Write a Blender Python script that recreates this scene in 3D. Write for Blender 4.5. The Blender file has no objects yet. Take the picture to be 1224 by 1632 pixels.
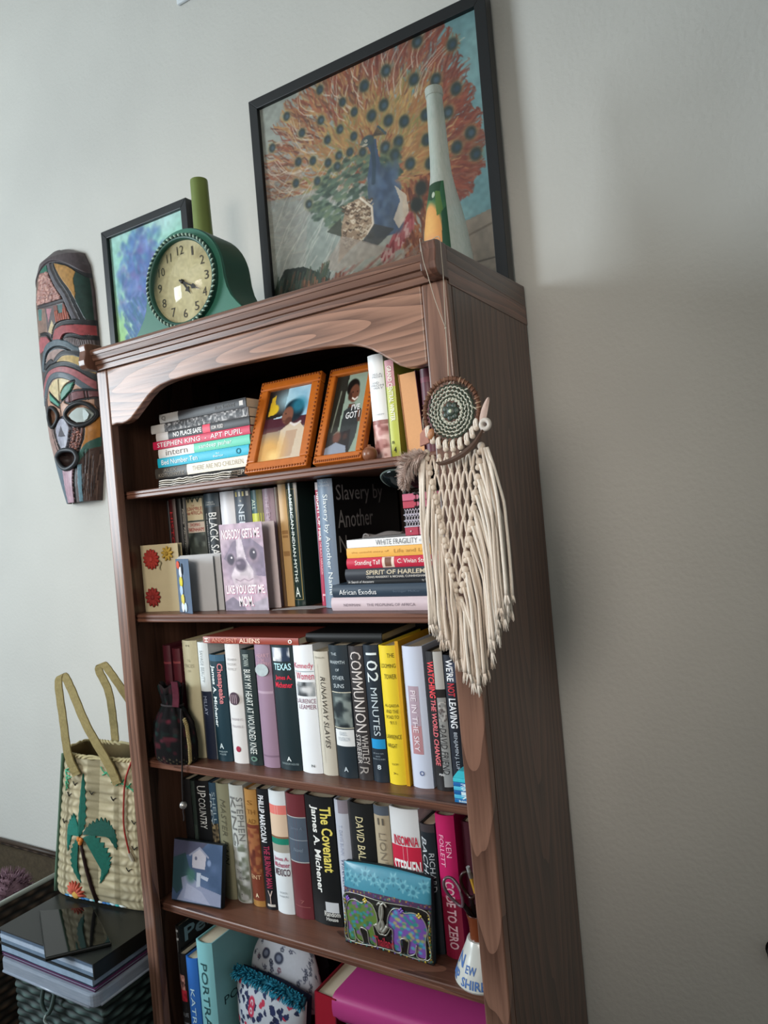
import bpy, bmesh, math, random
import numpy as np
from mathutils import Vector, Matrix
random.seed(7); np.random.seed(7)
C = bpy.context.scene.collection
SC = bpy.context.scene
PI = math.pi

# ---------------------------------------------------------------- camera
cd = bpy.data.cameras.new('camera'); cam = bpy.data.objects.new('camera', cd); C.objects.link(cam)
cd.sensor_fit = 'VERTICAL'; cd.sensor_height = 36.0; cd.lens = 36.0*1145.37/1632
cd.clip_start = 0.02
_r = (0.85690779, 0.50797243, -0.08759595); _u = (0.07553693, 0.04435487, 0.99615602); _f = (-0.5099051, 0.86023059, 0.00036264)
cam.matrix_world = Matrix(((_r[0], _u[0], -_f[0], 1.25736), (_r[1], _u[1], -_f[1], -0.99757),
                           (_r[2], _u[2], -_f[2], 1.35), (0, 0, 0, 1)))
SC.camera = cam

# ---------------------------------------------------------------- world, lights, exposure
w = bpy.data.worlds.new('world'); SC.world = w; w.use_nodes = True
w.node_tree.nodes['Background'].inputs[0].default_value = (0.75, 0.85, 1.0, 1)
w.node_tree.nodes['Background'].inputs[1].default_value = 0.3
def area(name, loc, target, sx, sy, power, col, spread=180):
    l = bpy.data.lights.new(name, 'AREA'); l.shape = 'RECTANGLE'; l.size = sx; l.size_y = sy
    l.energy = power; l.color = col; l.spread = math.radians(spread)
    o = bpy.data.objects.new(name, l); C.objects.link(o); o.location = loc
    o.rotation_euler = (Vector(target)-Vector(loc)).to_track_quat('-Z', 'Y').to_euler()
    return o
area('window_daylight', (-2.36, -2.05, 1.85), (0.6, -0.2, 1.45), 1.3, 1.35, 76, (0.82, 0.93, 1.0))
area('front_fill_light', (0.78, -2.1, 1.80), (0.34, 0, 1.38), 0.8, 0.8, 2.3, (1.0, 0.91, 0.82), 56)  # added warm fill from the front, no lamp stands there
SC.view_settings.view_transform = 'Standard'; SC.view_settings.look = 'None'
SC.view_settings.exposure = 0.75; SC.view_settings.gamma = 1.0
SC.view_settings.use_curve_mapping = False

# ---------------------------------------------------------------- helpers
def lin(h):
    if not isinstance(h, str): return tuple(h)
    h = h.lstrip('#'); c = [int(h[i:i+2], 16)/255 for i in (0, 2, 4)]
    return tuple(x/12.92 if x <= 0.04045 else ((x+0.055)/1.055)**2.4 for x in c)
def rgb(h): h = h.lstrip('#'); return np.array([int(h[i:i+2], 16)/255 for i in (0, 2, 4)])
MATS = {}
def M(hexc, rough=0.6, spec=0.35, var=0.10, scale=60, bump=0.0, metal=0.0, coat=0.0, trans=0.0, ior=1.45, emit=0):
    key = (hexc, rough, spec, var, scale, bump, metal, coat, trans)
    if key in MATS: return MATS[key]
    m = bpy.data.materials.new('mat_%d' % len(MATS)); m.use_nodes = True; MATS[key] = m
    nt = m.node_tree; b = nt.nodes['Principled BSDF']; c = lin(hexc)
    tc = nt.nodes.new('ShaderNodeTexCoord'); nz = nt.nodes.new('ShaderNodeTexNoise')
    nz.inputs['Scale'].default_value = scale; nz.inputs['Detail'].default_value = 3
    nt.links.new(tc.outputs['Object'], nz.inputs['Vector'])
    rp = nt.nodes.new('ShaderNodeMix'); rp.data_type = 'RGBA'
    rp.inputs['A'].default_value = tuple(x*(1-var) for x in c)+(1,); rp.inputs['B'].default_value = tuple(min(1, x*(1+var)) for x in c)+(1,)
    nt.links.new(nz.outputs['Fac'], rp.inputs['Factor']); nt.links.new(rp.outputs['Result'], b.inputs['Base Color'])
    b.inputs['Roughness'].default_value = rough; b.inputs['Specular IOR Level'].default_value = spec
    b.inputs['Metallic'].default_value = metal; b.inputs['Coat Weight'].default_value = coat; b.inputs['Coat Roughness'].default_value = 0.15
    b.inputs['Transmission Weight'].default_value = trans; b.inputs['IOR'].default_value = ior
    if bump:
        bp = nt.nodes.new('ShaderNodeBump'); bp.inputs['Strength'].default_value = bump; bp.inputs['Distance'].default_value = 0.002
        nt.links.new(nz.outputs['Fac'], bp.inputs['Height']); nt.links.new(bp.outputs['Normal'], b.inputs['Normal'])
    return m
def vcol(rough=0.6, spec=0.3, bump=0.0, coat=0.0, scale=150):
    key = ('vcol', rough, spec, bump, coat, scale)
    if key in MATS: return MATS[key]
    m = bpy.data.materials.new('painted_%d' % len(MATS)); m.use_nodes = True; MATS[key] = m
    nt = m.node_tree; b = nt.nodes['Principled BSDF']
    at = nt.nodes.new('ShaderNodeAttribute'); at.attribute_name = 'Col'
    tc = nt.nodes.new('ShaderNodeTexCoord'); nz = nt.nodes.new('ShaderNodeTexNoise'); nz.inputs['Scale'].default_value = scale
    nt.links.new(tc.outputs['Object'], nz.inputs['Vector'])
    mx = nt.nodes.new('ShaderNodeMix'); mx.data_type = 'RGBA'; mx.blend_type = 'MULTIPLY'; mx.inputs['Factor'].default_value = 0.12
    nt.links.new(at.outputs['Color'], mx.inputs['A']); nt.links.new(nz.outputs['Fac'], mx.inputs['B'])
    nt.links.new(mx.outputs['Result'], b.inputs['Base Color'])
    b.inputs['Roughness'].default_value = rough; b.inputs['Specular IOR Level'].default_value = spec
    b.inputs['Coat Weight'].default_value = coat; b.inputs['Coat Roughness'].default_value = 0.1
    if bump:
        bp = nt.nodes.new('ShaderNodeBump'); bp.inputs['Strength'].default_value = bump; bp.inputs['Distance'].default_value = 0.001
        nt.links.new(nz.outputs['Fac'], bp.inputs['Height']); nt.links.new(bp.outputs['Normal'], b.inputs['Normal'])
    return m
def oak(g, light='#80594a', dark='#35201a', off=(0, 0, 0), freq=4.0, rough=0.34):
    """dark stained oak with its grain along axis g"""
    key = ('oak', g, light, dark, off, freq)
    if key in MATS: return MATS[key]
    m = bpy.data.materials.new('oak_%s_%d' % (g, len(MATS))); m.use_nodes = True; MATS[key] = m
    nt = m.node_tree; N = nt.nodes; L = nt.links; b = N['Principled BSDF']
    tc = N.new('ShaderNodeTexCoord')
    def mp(s_along, s_cross, loc=(0, 0, 0)):
        mm = N.new('ShaderNodeMapping'); s = [s_cross]*3; s['xyz'.index(g)] = s_along
        mm.inputs['Scale'].default_value = s; mm.inputs['Location'].default_value = loc
        L.new(tc.outputs['Object'], mm.inputs['Vector']); return mm
    def math_(op, a, bb):
        x = N.new('ShaderNodeMath'); x.operation = op
        for i, q in enumerate((a, bb)):
            if hasattr(q, 'node'): L.new(q, x.inputs[i])
            else: x.inputs[i].default_value = q
        return x.outputs[0]
    def noise(al, crs, det, loc=(0, 0, 0)):
        n = N.new('ShaderNodeTexNoise'); n.inputs['Scale'].default_value = 1.0; n.inputs['Detail'].default_value = det
        L.new(mp(al, crs, loc).outputs[0], n.inputs['Vector']); return n.outputs['Fac']
    def ramp(x, a, b2):
        r = N.new('ShaderNodeValToRGB'); r.color_ramp.elements[0].position = a; r.color_ramp.elements[1].position = b2; L.new(x, r.inputs['Fac']); return r.outputs[0]
    # growth rings: nested long ovals, bent by noise
    ln = N.new('ShaderNodeVectorMath'); ln.operation = 'LENGTH'; L.new(mp(1.5, 15, off).outputs[0], ln.inputs[0])
    d = math_('ADD', math_('MULTIPLY', ln.outputs['Value'], freq), math_('MULTIPLY', noise(2.2, 13, 2, (7, 3, 1)), 2.6))
    fr = math_('FRACT', d, 0.0)
    ring = ramp(fr, -.0, .85)
    fine = ramp(noise(9, 190, 4), .36, .58)
    big = noise(1.8, 16, 3, (3, 1, 2))
    f = math_('ADD', math_('ADD', math_('MULTIPLY', ring, .50), math_('MULTIPLY', fine, .20)), math_('MULTIPLY', big, .36))
    f = math_('SUBTRACT', f, .02)
    mx = N.new('ShaderNodeMix'); mx.data_type = 'RGBA'
    mx.inputs['A'].default_value = lin(dark)+(1,); mx.inputs['B'].default_value = lin(light)+(1,)
    L.new(f, mx.inputs['Factor']); L.new(mx.outputs['Result'], b.inputs['Base Color'])
    b.inputs['Roughness'].default_value = rough; b.inputs['Specular IOR Level'].default_value = .4
    b.inputs['Coat Weight'].default_value = .12; b.inputs['Coat Roughness'].default_value = .25
    bp = N.new('ShaderNodeBump'); bp.inputs['Strength'].default_value = .25; bp.inputs['Distance'].default_value = .0012
    L.new(f, bp.inputs['Height']); L.new(bp.outputs['Normal'], b.inputs['Normal'])
    return m

def thing(name, label, cat, loc=(0, 0, 0), rot=(0, 0, 0), group=None):
    o = bpy.data.objects.new(name, None); C.objects.link(o); o.empty_display_size = .05
    o.location = loc; o.rotation_euler = rot; o['label'] = label; o['category'] = cat
    if group: o['group'] = group
    return o
def tag(o, label=None, cat=None, group=None, kind=None):
    if label: o['label'] = label
    if cat: o['category'] = cat
    if group: o['group'] = group
    if kind: o['kind'] = kind
    return o

class MB:
    """collects shapes, then links them as ONE mesh object"""
    def __init__(s): s.v = []; s.f = []
    def add(s, vs, fs):
        n = len(s.v); s.v += [tuple(map(float, p)) for p in vs]; s.f += [tuple(i+n for i in f) for f in fs]; return s
    def box(s, x0, x1, y0, y1, z0, z1):
        return s.add([(x0, y0, z0), (x1, y0, z0), (x1, y1, z0), (x0, y1, z0), (x0, y0, z1), (x1, y0, z1), (x1, y1, z1), (x0, y1, z1)],
                     [(0, 3, 2, 1), (4, 5, 6, 7), (0, 1, 5, 4), (1, 2, 6, 5), (2, 3, 7, 6), (3, 0, 4, 7)])
    def prism(s, poly, axis, a, b):
        """polygon (2-D) extruded along axis from a to b; poly axes are the other two in xyz order"""
        n = len(poly)
        def P(p, t):
            q = list(p); q.insert('xyz'.index(axis), t); return q
        vs = [P(p, a) for p in poly]+[P(p, b) for p in poly]
        fs = [tuple(range(n-1, -1, -1)), tuple(range(n, 2*n))]+[(i, (i+1) % n, n+(i+1) % n, n+i) for i in range(n)]
        return s.add(vs, fs)
    def tube(s, pts, r, n=6, closed=False, cap=True):
        pts = [Vector(p) for p in pts]; k = len(pts)
        rs = list(r) if hasattr(r, '__len__') else [r]*k
        vs = []; up = None
        for i in range(k):
            if closed: t = pts[(i+1) % k]-pts[i-1]
            else: t = pts[min(i+1, k-1)]-pts[max(i-1, 0)]
            if t.length < 1e-9: t = Vector((0, 0, 1))
            t.normalize()
            if up is None:
                up = Vector((0, 0, 1)) if abs(t.z) < .9 else Vector((1, 0, 0))
            a = up-t*up.dot(t)
            if a.length < 1e-6: a = t.orthogonal()
            a.normalize(); up = a; bb = t.cross(a)
            for j in range(n):
                th = 2*PI*j/n; vs.append(pts[i]+(a*math.cos(th)+bb*math.sin(th))*rs[i])
        fs = []
        for i in range(k if closed else k-1):
            i2 = (i+1) % k
            for j in range(n):
                fs.append((i*n+j, i*n+(j+1) % n, i2*n+(j+1) % n, i2*n+j))
        if cap and not closed: fs += [tuple(range(n-1, -1, -1)), tuple((k-1)*n+j for j in range(n))]
        return s.add(vs, fs)
    def lathe(s, prof, c=(0, 0, 0), n=24, cap=(True, True), axis='z'):
        vs = []
        for r, z in prof:
            for j in range(n):
                t = 2*PI*j/n
                p = (r*math.cos(t), r*math.sin(t), z) if axis == 'z' else (r*math.cos(t), -z, r*math.sin(t))
                vs.append((c[0]+p[0], c[1]+p[1], c[2]+p[2]))
        k = len(prof); fs = [(i*n+j, i*n+(j+1) % n, (i+1)*n+(j+1) % n, (i+1)*n+j) for i in range(k-1) for j in range(n)]
        if cap[0]: fs.append(tuple(range(n-1, -1, -1)))
        if cap[1]: fs.append(tuple((k-1)*n+j for j in range(n)))
        return s.add(vs, fs)
    def ball(s, c, rx, ry=None, rz=None, n=10, m=7, rot=None):
        ry = ry or rx; rz = rz or rx; vs = []
        for i in range(m+1):
            ph = PI*i/m
            for j in range(n):
                t = 2*PI*j/n; p = Vector((rx*math.sin(ph)*math.cos(t), ry*math.sin(ph)*math.sin(t), -rz*math.cos(ph)))
                if rot: p = rot @ p
                vs.append((c[0]+p.x, c[1]+p.y, c[2]+p.z))
        return s.add(vs, [(i*n+j, i*n+(j+1) % n, (i+1)*n+(j+1) % n, (i+1)*n+j) for i in range(m) for j in range(n)])
    def sheet(s, fn, nu, nv, closed=False):
        """open grid from fn(u,v)->xyz"""
        cols = nu if closed else nu+1
        vs = [fn(i/nu, j/nv) for j in range(nv+1) for i in range(cols)]
        fs = [(j*cols+i, j*cols+(i+1) % cols, (j+1)*cols+(i+1) % cols, (j+1)*cols+i) for j in range(nv) for i in range(nu)]
        return s.add(vs, fs)
    def slab(s, fn, nu, nv, th):
        """grid with thickness; th = offset vector"""
        th = Vector(th); n = (nu+1)*(nv+1)
        a = [Vector(fn(i/nu, j/nv)) for j in range(nv+1) for i in range(nu+1)]
        c = nu+1; fs = []
        for j in range(nv):
            for i in range(nu):
                q = (j*c+i, j*c+i+1, (j+1)*c+i+1, (j+1)*c+i); fs += [q, tuple(x+n for x in reversed(q))]
        rim = [i for i in range(c)]+[j*c+nu for j in range(1, nv+1)]+[nv*c+i for i in range(nu-1, -1, -1)]+[j*c for j in range(nv-1, 0, -1)]
        for k in range(len(rim)):
            p, q = rim[k], rim[(k+1) % len(rim)]; fs.append((q, p, p+n, q+n))
        return s.add(a+[p+th for p in a], fs)
    def build(s, name, mat, parent=None, smooth=False, bevel=0, local=False, seg=2):
        me = bpy.data.meshes.new(name); vs = s.v
        if parent is not None and not local:
            l = parent.location; pp = parent.parent
            off = Vector(l)+(Vector(pp.location) if pp else Vector())
            vs = [(p[0]-off.x, p[1]-off.y, p[2]-off.z) for p in vs]
        me.from_pydata(vs, [], s.f); me.update()
        bm = bmesh.new(); bm.from_mesh(me); bmesh.ops.remove_doubles(bm, verts=bm.verts, dist=1e-6)
        bmesh.ops.recalc_face_normals(bm, faces=bm.faces); bm.to_mesh(me); bm.free()
        o = bpy.data.objects.new(name, me); C.objects.link(o); me.materials.append(mat)
        if smooth: me.polygons.foreach_set('use_smooth', [True]*len(me.polygons))
        if smooth == 'auto':
            me.set_sharp_from_angle(angle=math.radians(40))
        if parent is not None: o.parent = parent
        if bevel:
            bv = o.modifiers.new('bevel', 'BEVEL'); bv.width = bevel; bv.segments = seg; bv.limit_method = 'ANGLE'
        return o

class Canvas:
    """paints flat print into an array; it becomes vertex colours on a fine grid"""
    def __init__(s, w, h, asp, col):
        s.w, s.h, s.asp = w, h, asp; s.a = np.empty((h, w, 3)); s.a[:] = rgb(col)
        s.U, s.V = np.meshgrid(np.linspace(0, 1, w), np.linspace(0, 1, h))
    def box_(s, u0, u1, v0, v1):
        i0 = max(0, int(u0*(s.w-1))-1); i1 = min(s.w, int(u1*(s.w-1))+3); j0 = max(0, int(v0*(s.h-1))-1); j1 = min(s.h, int(v1*(s.h-1))+3)
        return slice(j0, max(j0, j1)), slice(i0, max(i0, i1))
    def mix(s, sl, m, col):
        c = rgb(col) if isinstance(col, str) else np.array(col)
        s.a[sl] = s.a[sl]*(1-m[..., None])+c*m[..., None]
    def poly(s, pts, col, alpha=1.0):
        us = [p[0] for p in pts]; vs = [p[1] for p in pts]; sl = s.box_(min(us), max(us), min(vs), max(vs))
        U, V = s.U[sl], s.V[sl]; ins = np.zeros(U.shape, bool); n = len(pts)
        for i in range(n):
            (x0, y0), (x1, y1) = pts[i], pts[(i+1) % n]
            if y0 == y1: continue
            c = ((y0 > V) != (y1 > V)) & (U < (x1-x0)*(V-y0)/(y1-y0)+x0); ins ^= c
        s.mix(sl, ins*alpha, col)
    def stroke(s, pts, wd, col, alpha=1.0, taper=0.0):
        n = len(pts)-1; us = [p[0] for p in pts]; vs = [p[1] for p in pts]
        sl = s.box_(min(us)-wd, max(us)+wd, min(vs)-wd/s.asp, max(vs)+wd/s.asp)
        U, V = s.U[sl], s.V[sl]*s.asp; m = np.zeros(U.shape); px = 1.0/s.w
        for i in range(n):
            ax, ay = pts[i][0], pts[i][1]*s.asp; bx, by = pts[i+1][0]-ax, pts[i+1][1]*s.asp-ay
            L = bx*bx+by*by+1e-12; t = np.clip(((U-ax)*bx+(V-ay)*by)/L, 0, 1)
            d = np.hypot(U-ax-t*bx, V-ay-t*by); ww = wd*(1-taper*(i+t)/n)/2
            m = np.maximum(m, np.clip((ww-d)/px+.5, 0, 1))
        s.mix(sl, m*alpha, col)
    def disc(s, c, rx, ry, col, alpha=1.0, soft=0.15, rot=0.0):
        R = max(rx, ry)*(1+soft); sl = s.box_(c[0]-R, c[0]+R, c[1]-R/s.asp, c[1]+R/s.asp)
        dx = s.U[sl]-c[0]; dy = (s.V[sl]-c[1])*s.asp; ca, sa = math.cos(rot), math.sin(rot)
        q = np.hypot((dx*ca+dy*sa)/rx, (-dx*sa+dy*ca)/ry); s.mix(sl, np.clip((1+soft-q)/(2*soft+1e-6), 0, 1)*alpha, col)
    def field(s, n):
        g = np.random.rand(int(n*s.asp)+2, n+2); y = s.V*(g.shape[0]-2); x = s.U*(g.shape[1]-2)
        i = np.floor(x).astype(int); j = np.floor(y).astype(int); fx = x-i; fy = y-j; fx = fx*fx*(3-2*fx); fy = fy*fy*(3-2*fy)
        return (g[j, i]*(1-fx)+g[j, i+1]*fx)*(1-fy)+(g[j+1, i]*(1-fx)+g[j+1, i+1]*fx)*fy
    def noise(s, n, amt):
        s.a *= (1+(s.field(n)-.5)*2*amt)[..., None]
    def blend(s, fld, col): s.mix((slice(None), slice(None)), np.clip(fld, 0, 1), col)
    def mesh(s, name, fn, mat, parent=None, local=False, smooth=True):
        """fn maps arrays (u,v) to x,y,z arrays"""
        x, y, z = fn(s.U, s.V); co = np.stack([np.broadcast_to(q, s.U.shape) for q in (x, y, z)], -1).reshape(-1, 3).astype(float)
        if parent is not None and not local:
            off = Vector(parent.location)+(Vector(parent.parent.location) if parent.parent else Vector()); co = co-np.array(off)
        idx = np.arange(s.w*s.h).reshape(s.h, s.w)
        q = np.stack([idx[:-1, :-1], idx[1:, :-1], idx[1:, 1:], idx[:-1, 1:]], -1).reshape(-1, 4)
        me = bpy.data.meshes.new(name); me.vertices.add(len(co)); me.vertices.foreach_set('co', co.ravel())
        me.loops.add(q.size); me.loops.foreach_set('vertex_index', q.ravel().astype(np.int32))
        me.polygons.add(len(q)); me.polygons.foreach_set('loop_start', np.arange(0, q.size, 4, dtype=np.int32))
        me.update(calc_edges=True)
        ca = me.color_attributes.new('Col', 'FLOAT_COLOR', 'POINT'); a = np.clip(s.a, 0, 1)
        l = np.where(a <= .04045, a/12.92, ((a+.055)/1.055)**2.4); l4 = np.ones((s.w*s.h, 4)); l4[:, :3] = l.reshape(-1, 3)
        ca.data.foreach_set('color', l4.ravel())
        if smooth: me.polygons.foreach_set('use_smooth', [True]*len(me.polygons))
        me.materials.append(mat); o = bpy.data.objects.new(name, me); C.objects.link(o)
        if parent is not None: o.parent = parent
        return o

def glyphs(txt, bold=False, italic=False, cut=True):
    """flat text mesh as numpy vertices (x,y) and faces, unit box 0..1"""
    cu = bpy.data.curves.new('t', 'FONT'); cu.body = txt; cu.resolution_u = 2; cu.size = 1
    if bold: cu.offset = .022
    if italic: cu.shear = .25
    ob = bpy.data.objects.new('t', cu); me = bpy.data.meshes.new_from_object(ob)
    if cut:   # cross cuts, so that the letters follow a curved surface
        bm = bmesh.new(); bm.from_mesh(me); xs = [v.co.x for v in bm.verts]; ys = [v.co.y for v in bm.verts]
        for k in range(1, 6):
            bmesh.ops.bisect_plane(bm, geom=bm.verts[:]+bm.edges[:]+bm.faces[:], plane_co=(0, min(ys)+(max(ys)-min(ys))*k/6, 0), plane_no=(0, 1, 0))
            if len(txt) < 14: bmesh.ops.bisect_plane(bm, geom=bm.verts[:]+bm.edges[:]+bm.faces[:], plane_co=(min(xs)+(max(xs)-min(xs))*k/6, 0, 0), plane_no=(1, 0, 0))
        bm.to_mesh(me); bm.free()
    v = np.array([p.co[:] for p in me.vertices]).reshape(-1, 3); f = [tuple(p.vertices) for p in me.polygons]
    bpy.data.objects.remove(ob); bpy.data.curves.remove(cu); bpy.data.meshes.remove(me)
    if len(v) == 0: return v, f
    mn, mxx = v.min(0), v.max(0); v[:, :2] = (v[:, :2]-mn[:2])/np.maximum(mxx[:2]-mn[:2], 1e-6)
    return v, f
def letter(name, txt, fn, mat, parent, bold=False, italic=False, local=True):
    """text mapped by fn(a,b) (0..1 along, 0..1 up) onto a surface"""
    v, f = glyphs(txt, bold, italic, name != 'card_lettering')
    vs = [fn(p[0], p[1]) for p in v]
    me = bpy.data.meshes.new(name)
    if parent is not None and not local:
        off = Vector(parent.location)+(Vector(parent.parent.location) if parent.parent else Vector()); vs = [Vector(p)-off for p in vs]
    me.from_pydata([tuple(p) for p in vs], [], f); me.update(); me.materials.append(mat)
    o = bpy.data.objects.new(name, me); C.objects.link(o); o.parent = parent
    return o
def ink(h): return M(h, .55, .3, .04)
def cr(pts, n=8, closed=False):
    """Catmull-Rom through points"""
    P = [Vector(p) for p in pts]; k = len(P); out = []
    for i in range(k if closed else k-1):
        if closed: a, b, c, d = P[i-1], P[i], P[(i+1) % k], P[(i+2) % k]
        else: a, b, c, d = P[max(i-1, 0)], P[i], P[i+1], P[min(i+2, k-1)]
        for j in range(n):
            t = j/n; out.append(.5*((2*b)+(c-a)*t+(2*a-5*b+4*c-d)*t*t+(3*b-3*c+d-a)*t**3))
    if not closed: out.append(P[-1])
    return out
# ================================================================ ROOM
YW = 0.366
def wallmat():
    m = bpy.data.materials.new('plaster'); m.use_nodes = True; nt = m.node_tree; b = nt.nodes['Principled BSDF']
    tc = nt.nodes.new('ShaderNodeTexCoord'); n = nt.nodes.new('ShaderNodeTexNoise'); n.inputs['Scale'].default_value = 110; n.inputs['Detail'].default_value = 2
    nt.links.new(tc.outputs['Object'], n.inputs['Vector'])
    n2 = nt.nodes.new('ShaderNodeTexNoise'); n2.inputs['Scale'].default_value = 3; nt.links.new(tc.outputs['Object'], n2.inputs['Vector'])
    mx = nt.nodes.new('ShaderNodeMix'); mx.data_type = 'RGBA'; mx.inputs['A'].default_value = lin('#bdbbb5')+(1,); mx.inputs['B'].default_value = lin('#cfcdc6')+(1,)
    nt.links.new(n2.outputs['Fac'], mx.inputs['Factor']); nt.links.new(mx.outputs['Result'], b.inputs['Base Color'])
    bp = nt.nodes.new('ShaderNodeBump'); bp.inputs['Strength'].default_value = .22; bp.inputs['Distance'].default_value = .004
    nt.links.new(n.outputs['Fac'], bp.inputs['Height']); nt.links.new(bp.outputs['Normal'], b.inputs['Normal'])
    b.inputs['Roughness'].default_value = .75; b.inputs['Specular IOR Level'].default_value = .25
    return m
WM = wallmat()
def struct(name, mb, mat): return tag(mb.build(name, mat), kind='structure')
struct('wall_back', MB().box(-2.5, 2.6, YW, YW+.1, 0, 3.3), WM)
struct('wall_right', MB().box(2.5, 2.6, -3.4, YW, 0, 3.3), WM)
struct('wall_front', MB().box(-2.5, 2.6, -3.5, -3.4, 0, 3.3), M('#8d8a85', .8))
# left wall with the window opening the daylight enters by
wl = MB()
wl.box(-2.5, -2.4, -3.4, -2.75, 0, 3.3); wl.box(-2.5, -2.4, -1.35, YW, 0, 3.3); wl.box(-2.5, -2.4, -2.75, -1.35, 0, 1.15); wl.box(-2.5, -2.4, -2.75, -1.35, 2.55, 3.3)
struct('wall_left', wl, WM)
wf = MB()
for a in ((-2.75, -2.7, 1.15, 2.55), (-1.4, -1.35, 1.15, 2.55), (-2.7, -1.4, 1.15, 1.2), (-2.7, -1.4, 2.5, 2.55)): wf.box(-2.5, -2.41, a[0], a[1], a[2], a[3])
struct('window_1', wf, M('#e6e6e2', .4))
struct('floor', MB().box(-2.5, 2.6, -3.5, YW+.1, -.06, 0), M('#4d4038', .9, .1, .25, 90, .4))
struct('ceiling', MB().box(-2.6, 2.6, -3.5, YW+.1, 3.3, 3.4), M('#d8d6d0', .85))
struct('baseboard_back', MB().box(-2.4, 2.5, YW-.014, YW, 0, .09), M('#dcdad4', .45))

# ================================================================ BOOKCASE
W, D = .81, .362
ZS = [1.4396, 1.1812, .8753, .5746, .274]
bc = thing('bookcase', 'tall dark-stained oak bookcase with an arched top rail against the wall', 'bookcase', (W/2, D/2, 0))
SX, SX2, SY, SZ = oak('x', '#a87f6a', '#3f261c', off=(-.12, 2.78, -24.85), freq=6), oak('x', '#7d5443', '#38211a', off=(2, .3, 3), rough=.4), oak('y'), oak('z', '#8d6857', '#331e17', off=(-5.75, 2.75, -2.2), freq=6)  # copies of one oak: the lit rail coloured paler than the rest
SIDE = oak('z', light='#6d4d3e', dark='#150c09', off=(-6.07, -.5, -2.1), freq=3.4)  # same oak, coloured darker for the side turned from the light
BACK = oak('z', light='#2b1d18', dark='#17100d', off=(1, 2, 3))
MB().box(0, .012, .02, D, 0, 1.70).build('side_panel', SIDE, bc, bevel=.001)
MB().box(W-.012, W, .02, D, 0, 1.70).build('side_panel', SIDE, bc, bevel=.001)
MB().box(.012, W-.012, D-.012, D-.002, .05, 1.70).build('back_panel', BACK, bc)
MB().box(.0, W, .018, D, 1.70, 1.722).build('top_panel', SX2, bc, bevel=.001)
MB().box(0, .032, 0, .02, 0, 1.694).build('stile', SZ, bc, bevel=.003, seg=3)
MB().box(W-.043, W, 0, .02, 0, 1.694).build('stile', SZ, bc, bevel=.003, seg=3)
arch = [(.032, 1.694), (.032, 1.577), (.049, 1.579), (.066, 1.577), (.080, 1.579), (.094, 1.584), (.107, 1.593), (.126, 1.606), (.146, 1.620), (.165, 1.630),
        (.184, 1.636), (.215, 1.640), (.26, 1.642), (.36, 1.642), (.46, 1.640), (.54, 1.637), (.585, 1.634), (.614, 1.631), (.632, 1.628), (.650, 1.622), (.669, 1.613),
        (.688, 1.600), (.706, 1.587), (.718, 1.578), (.730, 1.573), (.748, 1.571), (.757, 1.572), (.767, 1.574), (.767, 1.694)]
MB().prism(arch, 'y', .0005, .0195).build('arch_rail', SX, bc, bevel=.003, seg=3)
for z in ZS:
    sh = MB().box(.0125, W-.0125, .036, D-.0125, z-.0158, z).build('shelf', SX2, bc, bevel=.001)
    # nosing with two fine reeds
    e = .0158
    pr = [(.036, z), (.0285, z), (.027, z-.0018), (.027, z-.0060), (.0290, z-.0072), (.027, z-.0086), (.027, z-e+.002), (.0285, z-e), (.036, z-e)]
    MB().prism(pr, 'x', .0125, W-.0125).build('shelf_edge', SX2, sh)
MB().box(.032, W-.043, .004, .02, 0, .0900).build('kick_board', SX2, bc, bevel=.002)
# crown moulding between the two end brackets
cm = [(.0175, 1.694), (-.006, 1.694), (-.008, 1.703), (-.011, 1.7045), (-.011, 1.711), (-.016, 1.7125), (-.019, 1.722), (-.021, 1.7225), (-.0225, 1.728), (-.021, 1.733), (-.017, 1.735), (.0175, 1.735)]
MB().prism([(y, z) for y, z in cm], 'x', .006, W-.0245).build('crown_moulding', oak('x', '#84604f', '#3a241d', off=(3, 1, 1)), bc)
def bracket(x0, x1):
    p = [(.008, 1.7225), (.008, 1.694), (-.024, 1.694), (-.030, 1.696), (-.036, 1.702), (-.037, 1.712), (-.034, 1.722), (-.032, 1.732), (-.034, 1.742), (-.030, 1.746), (-.02, 1.748), (.008, 1.748)]
    b = MB().prism(p, 'x', x0, x1).build('bracket', oak('z', '#7a5648', '#3a241d', off=(5, 2, 2)), bc, bevel=.002)
    return b
bracket(-.006, .014); bracket(W-.0235, W+.002)
for x0, x1 in ((-.004, .008), (W-.009, W+.001)):
    MB().prism([(.0085, 1.7225), (D, 1.7225), (D, 1.764), (.0085, 1.748)], 'x', x0, x1).build('gallery_board', oak('y', light='#5f4336', dark='#241611', off=(1, 2, 8)), bc, bevel=.0015)
for x0, x1 in ((-.004, 0), (W, W+.001)):
    MB().box(x0, x1, .0085, D, 1.688, 1.7225).build('gallery_apron', SY, bc)
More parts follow.
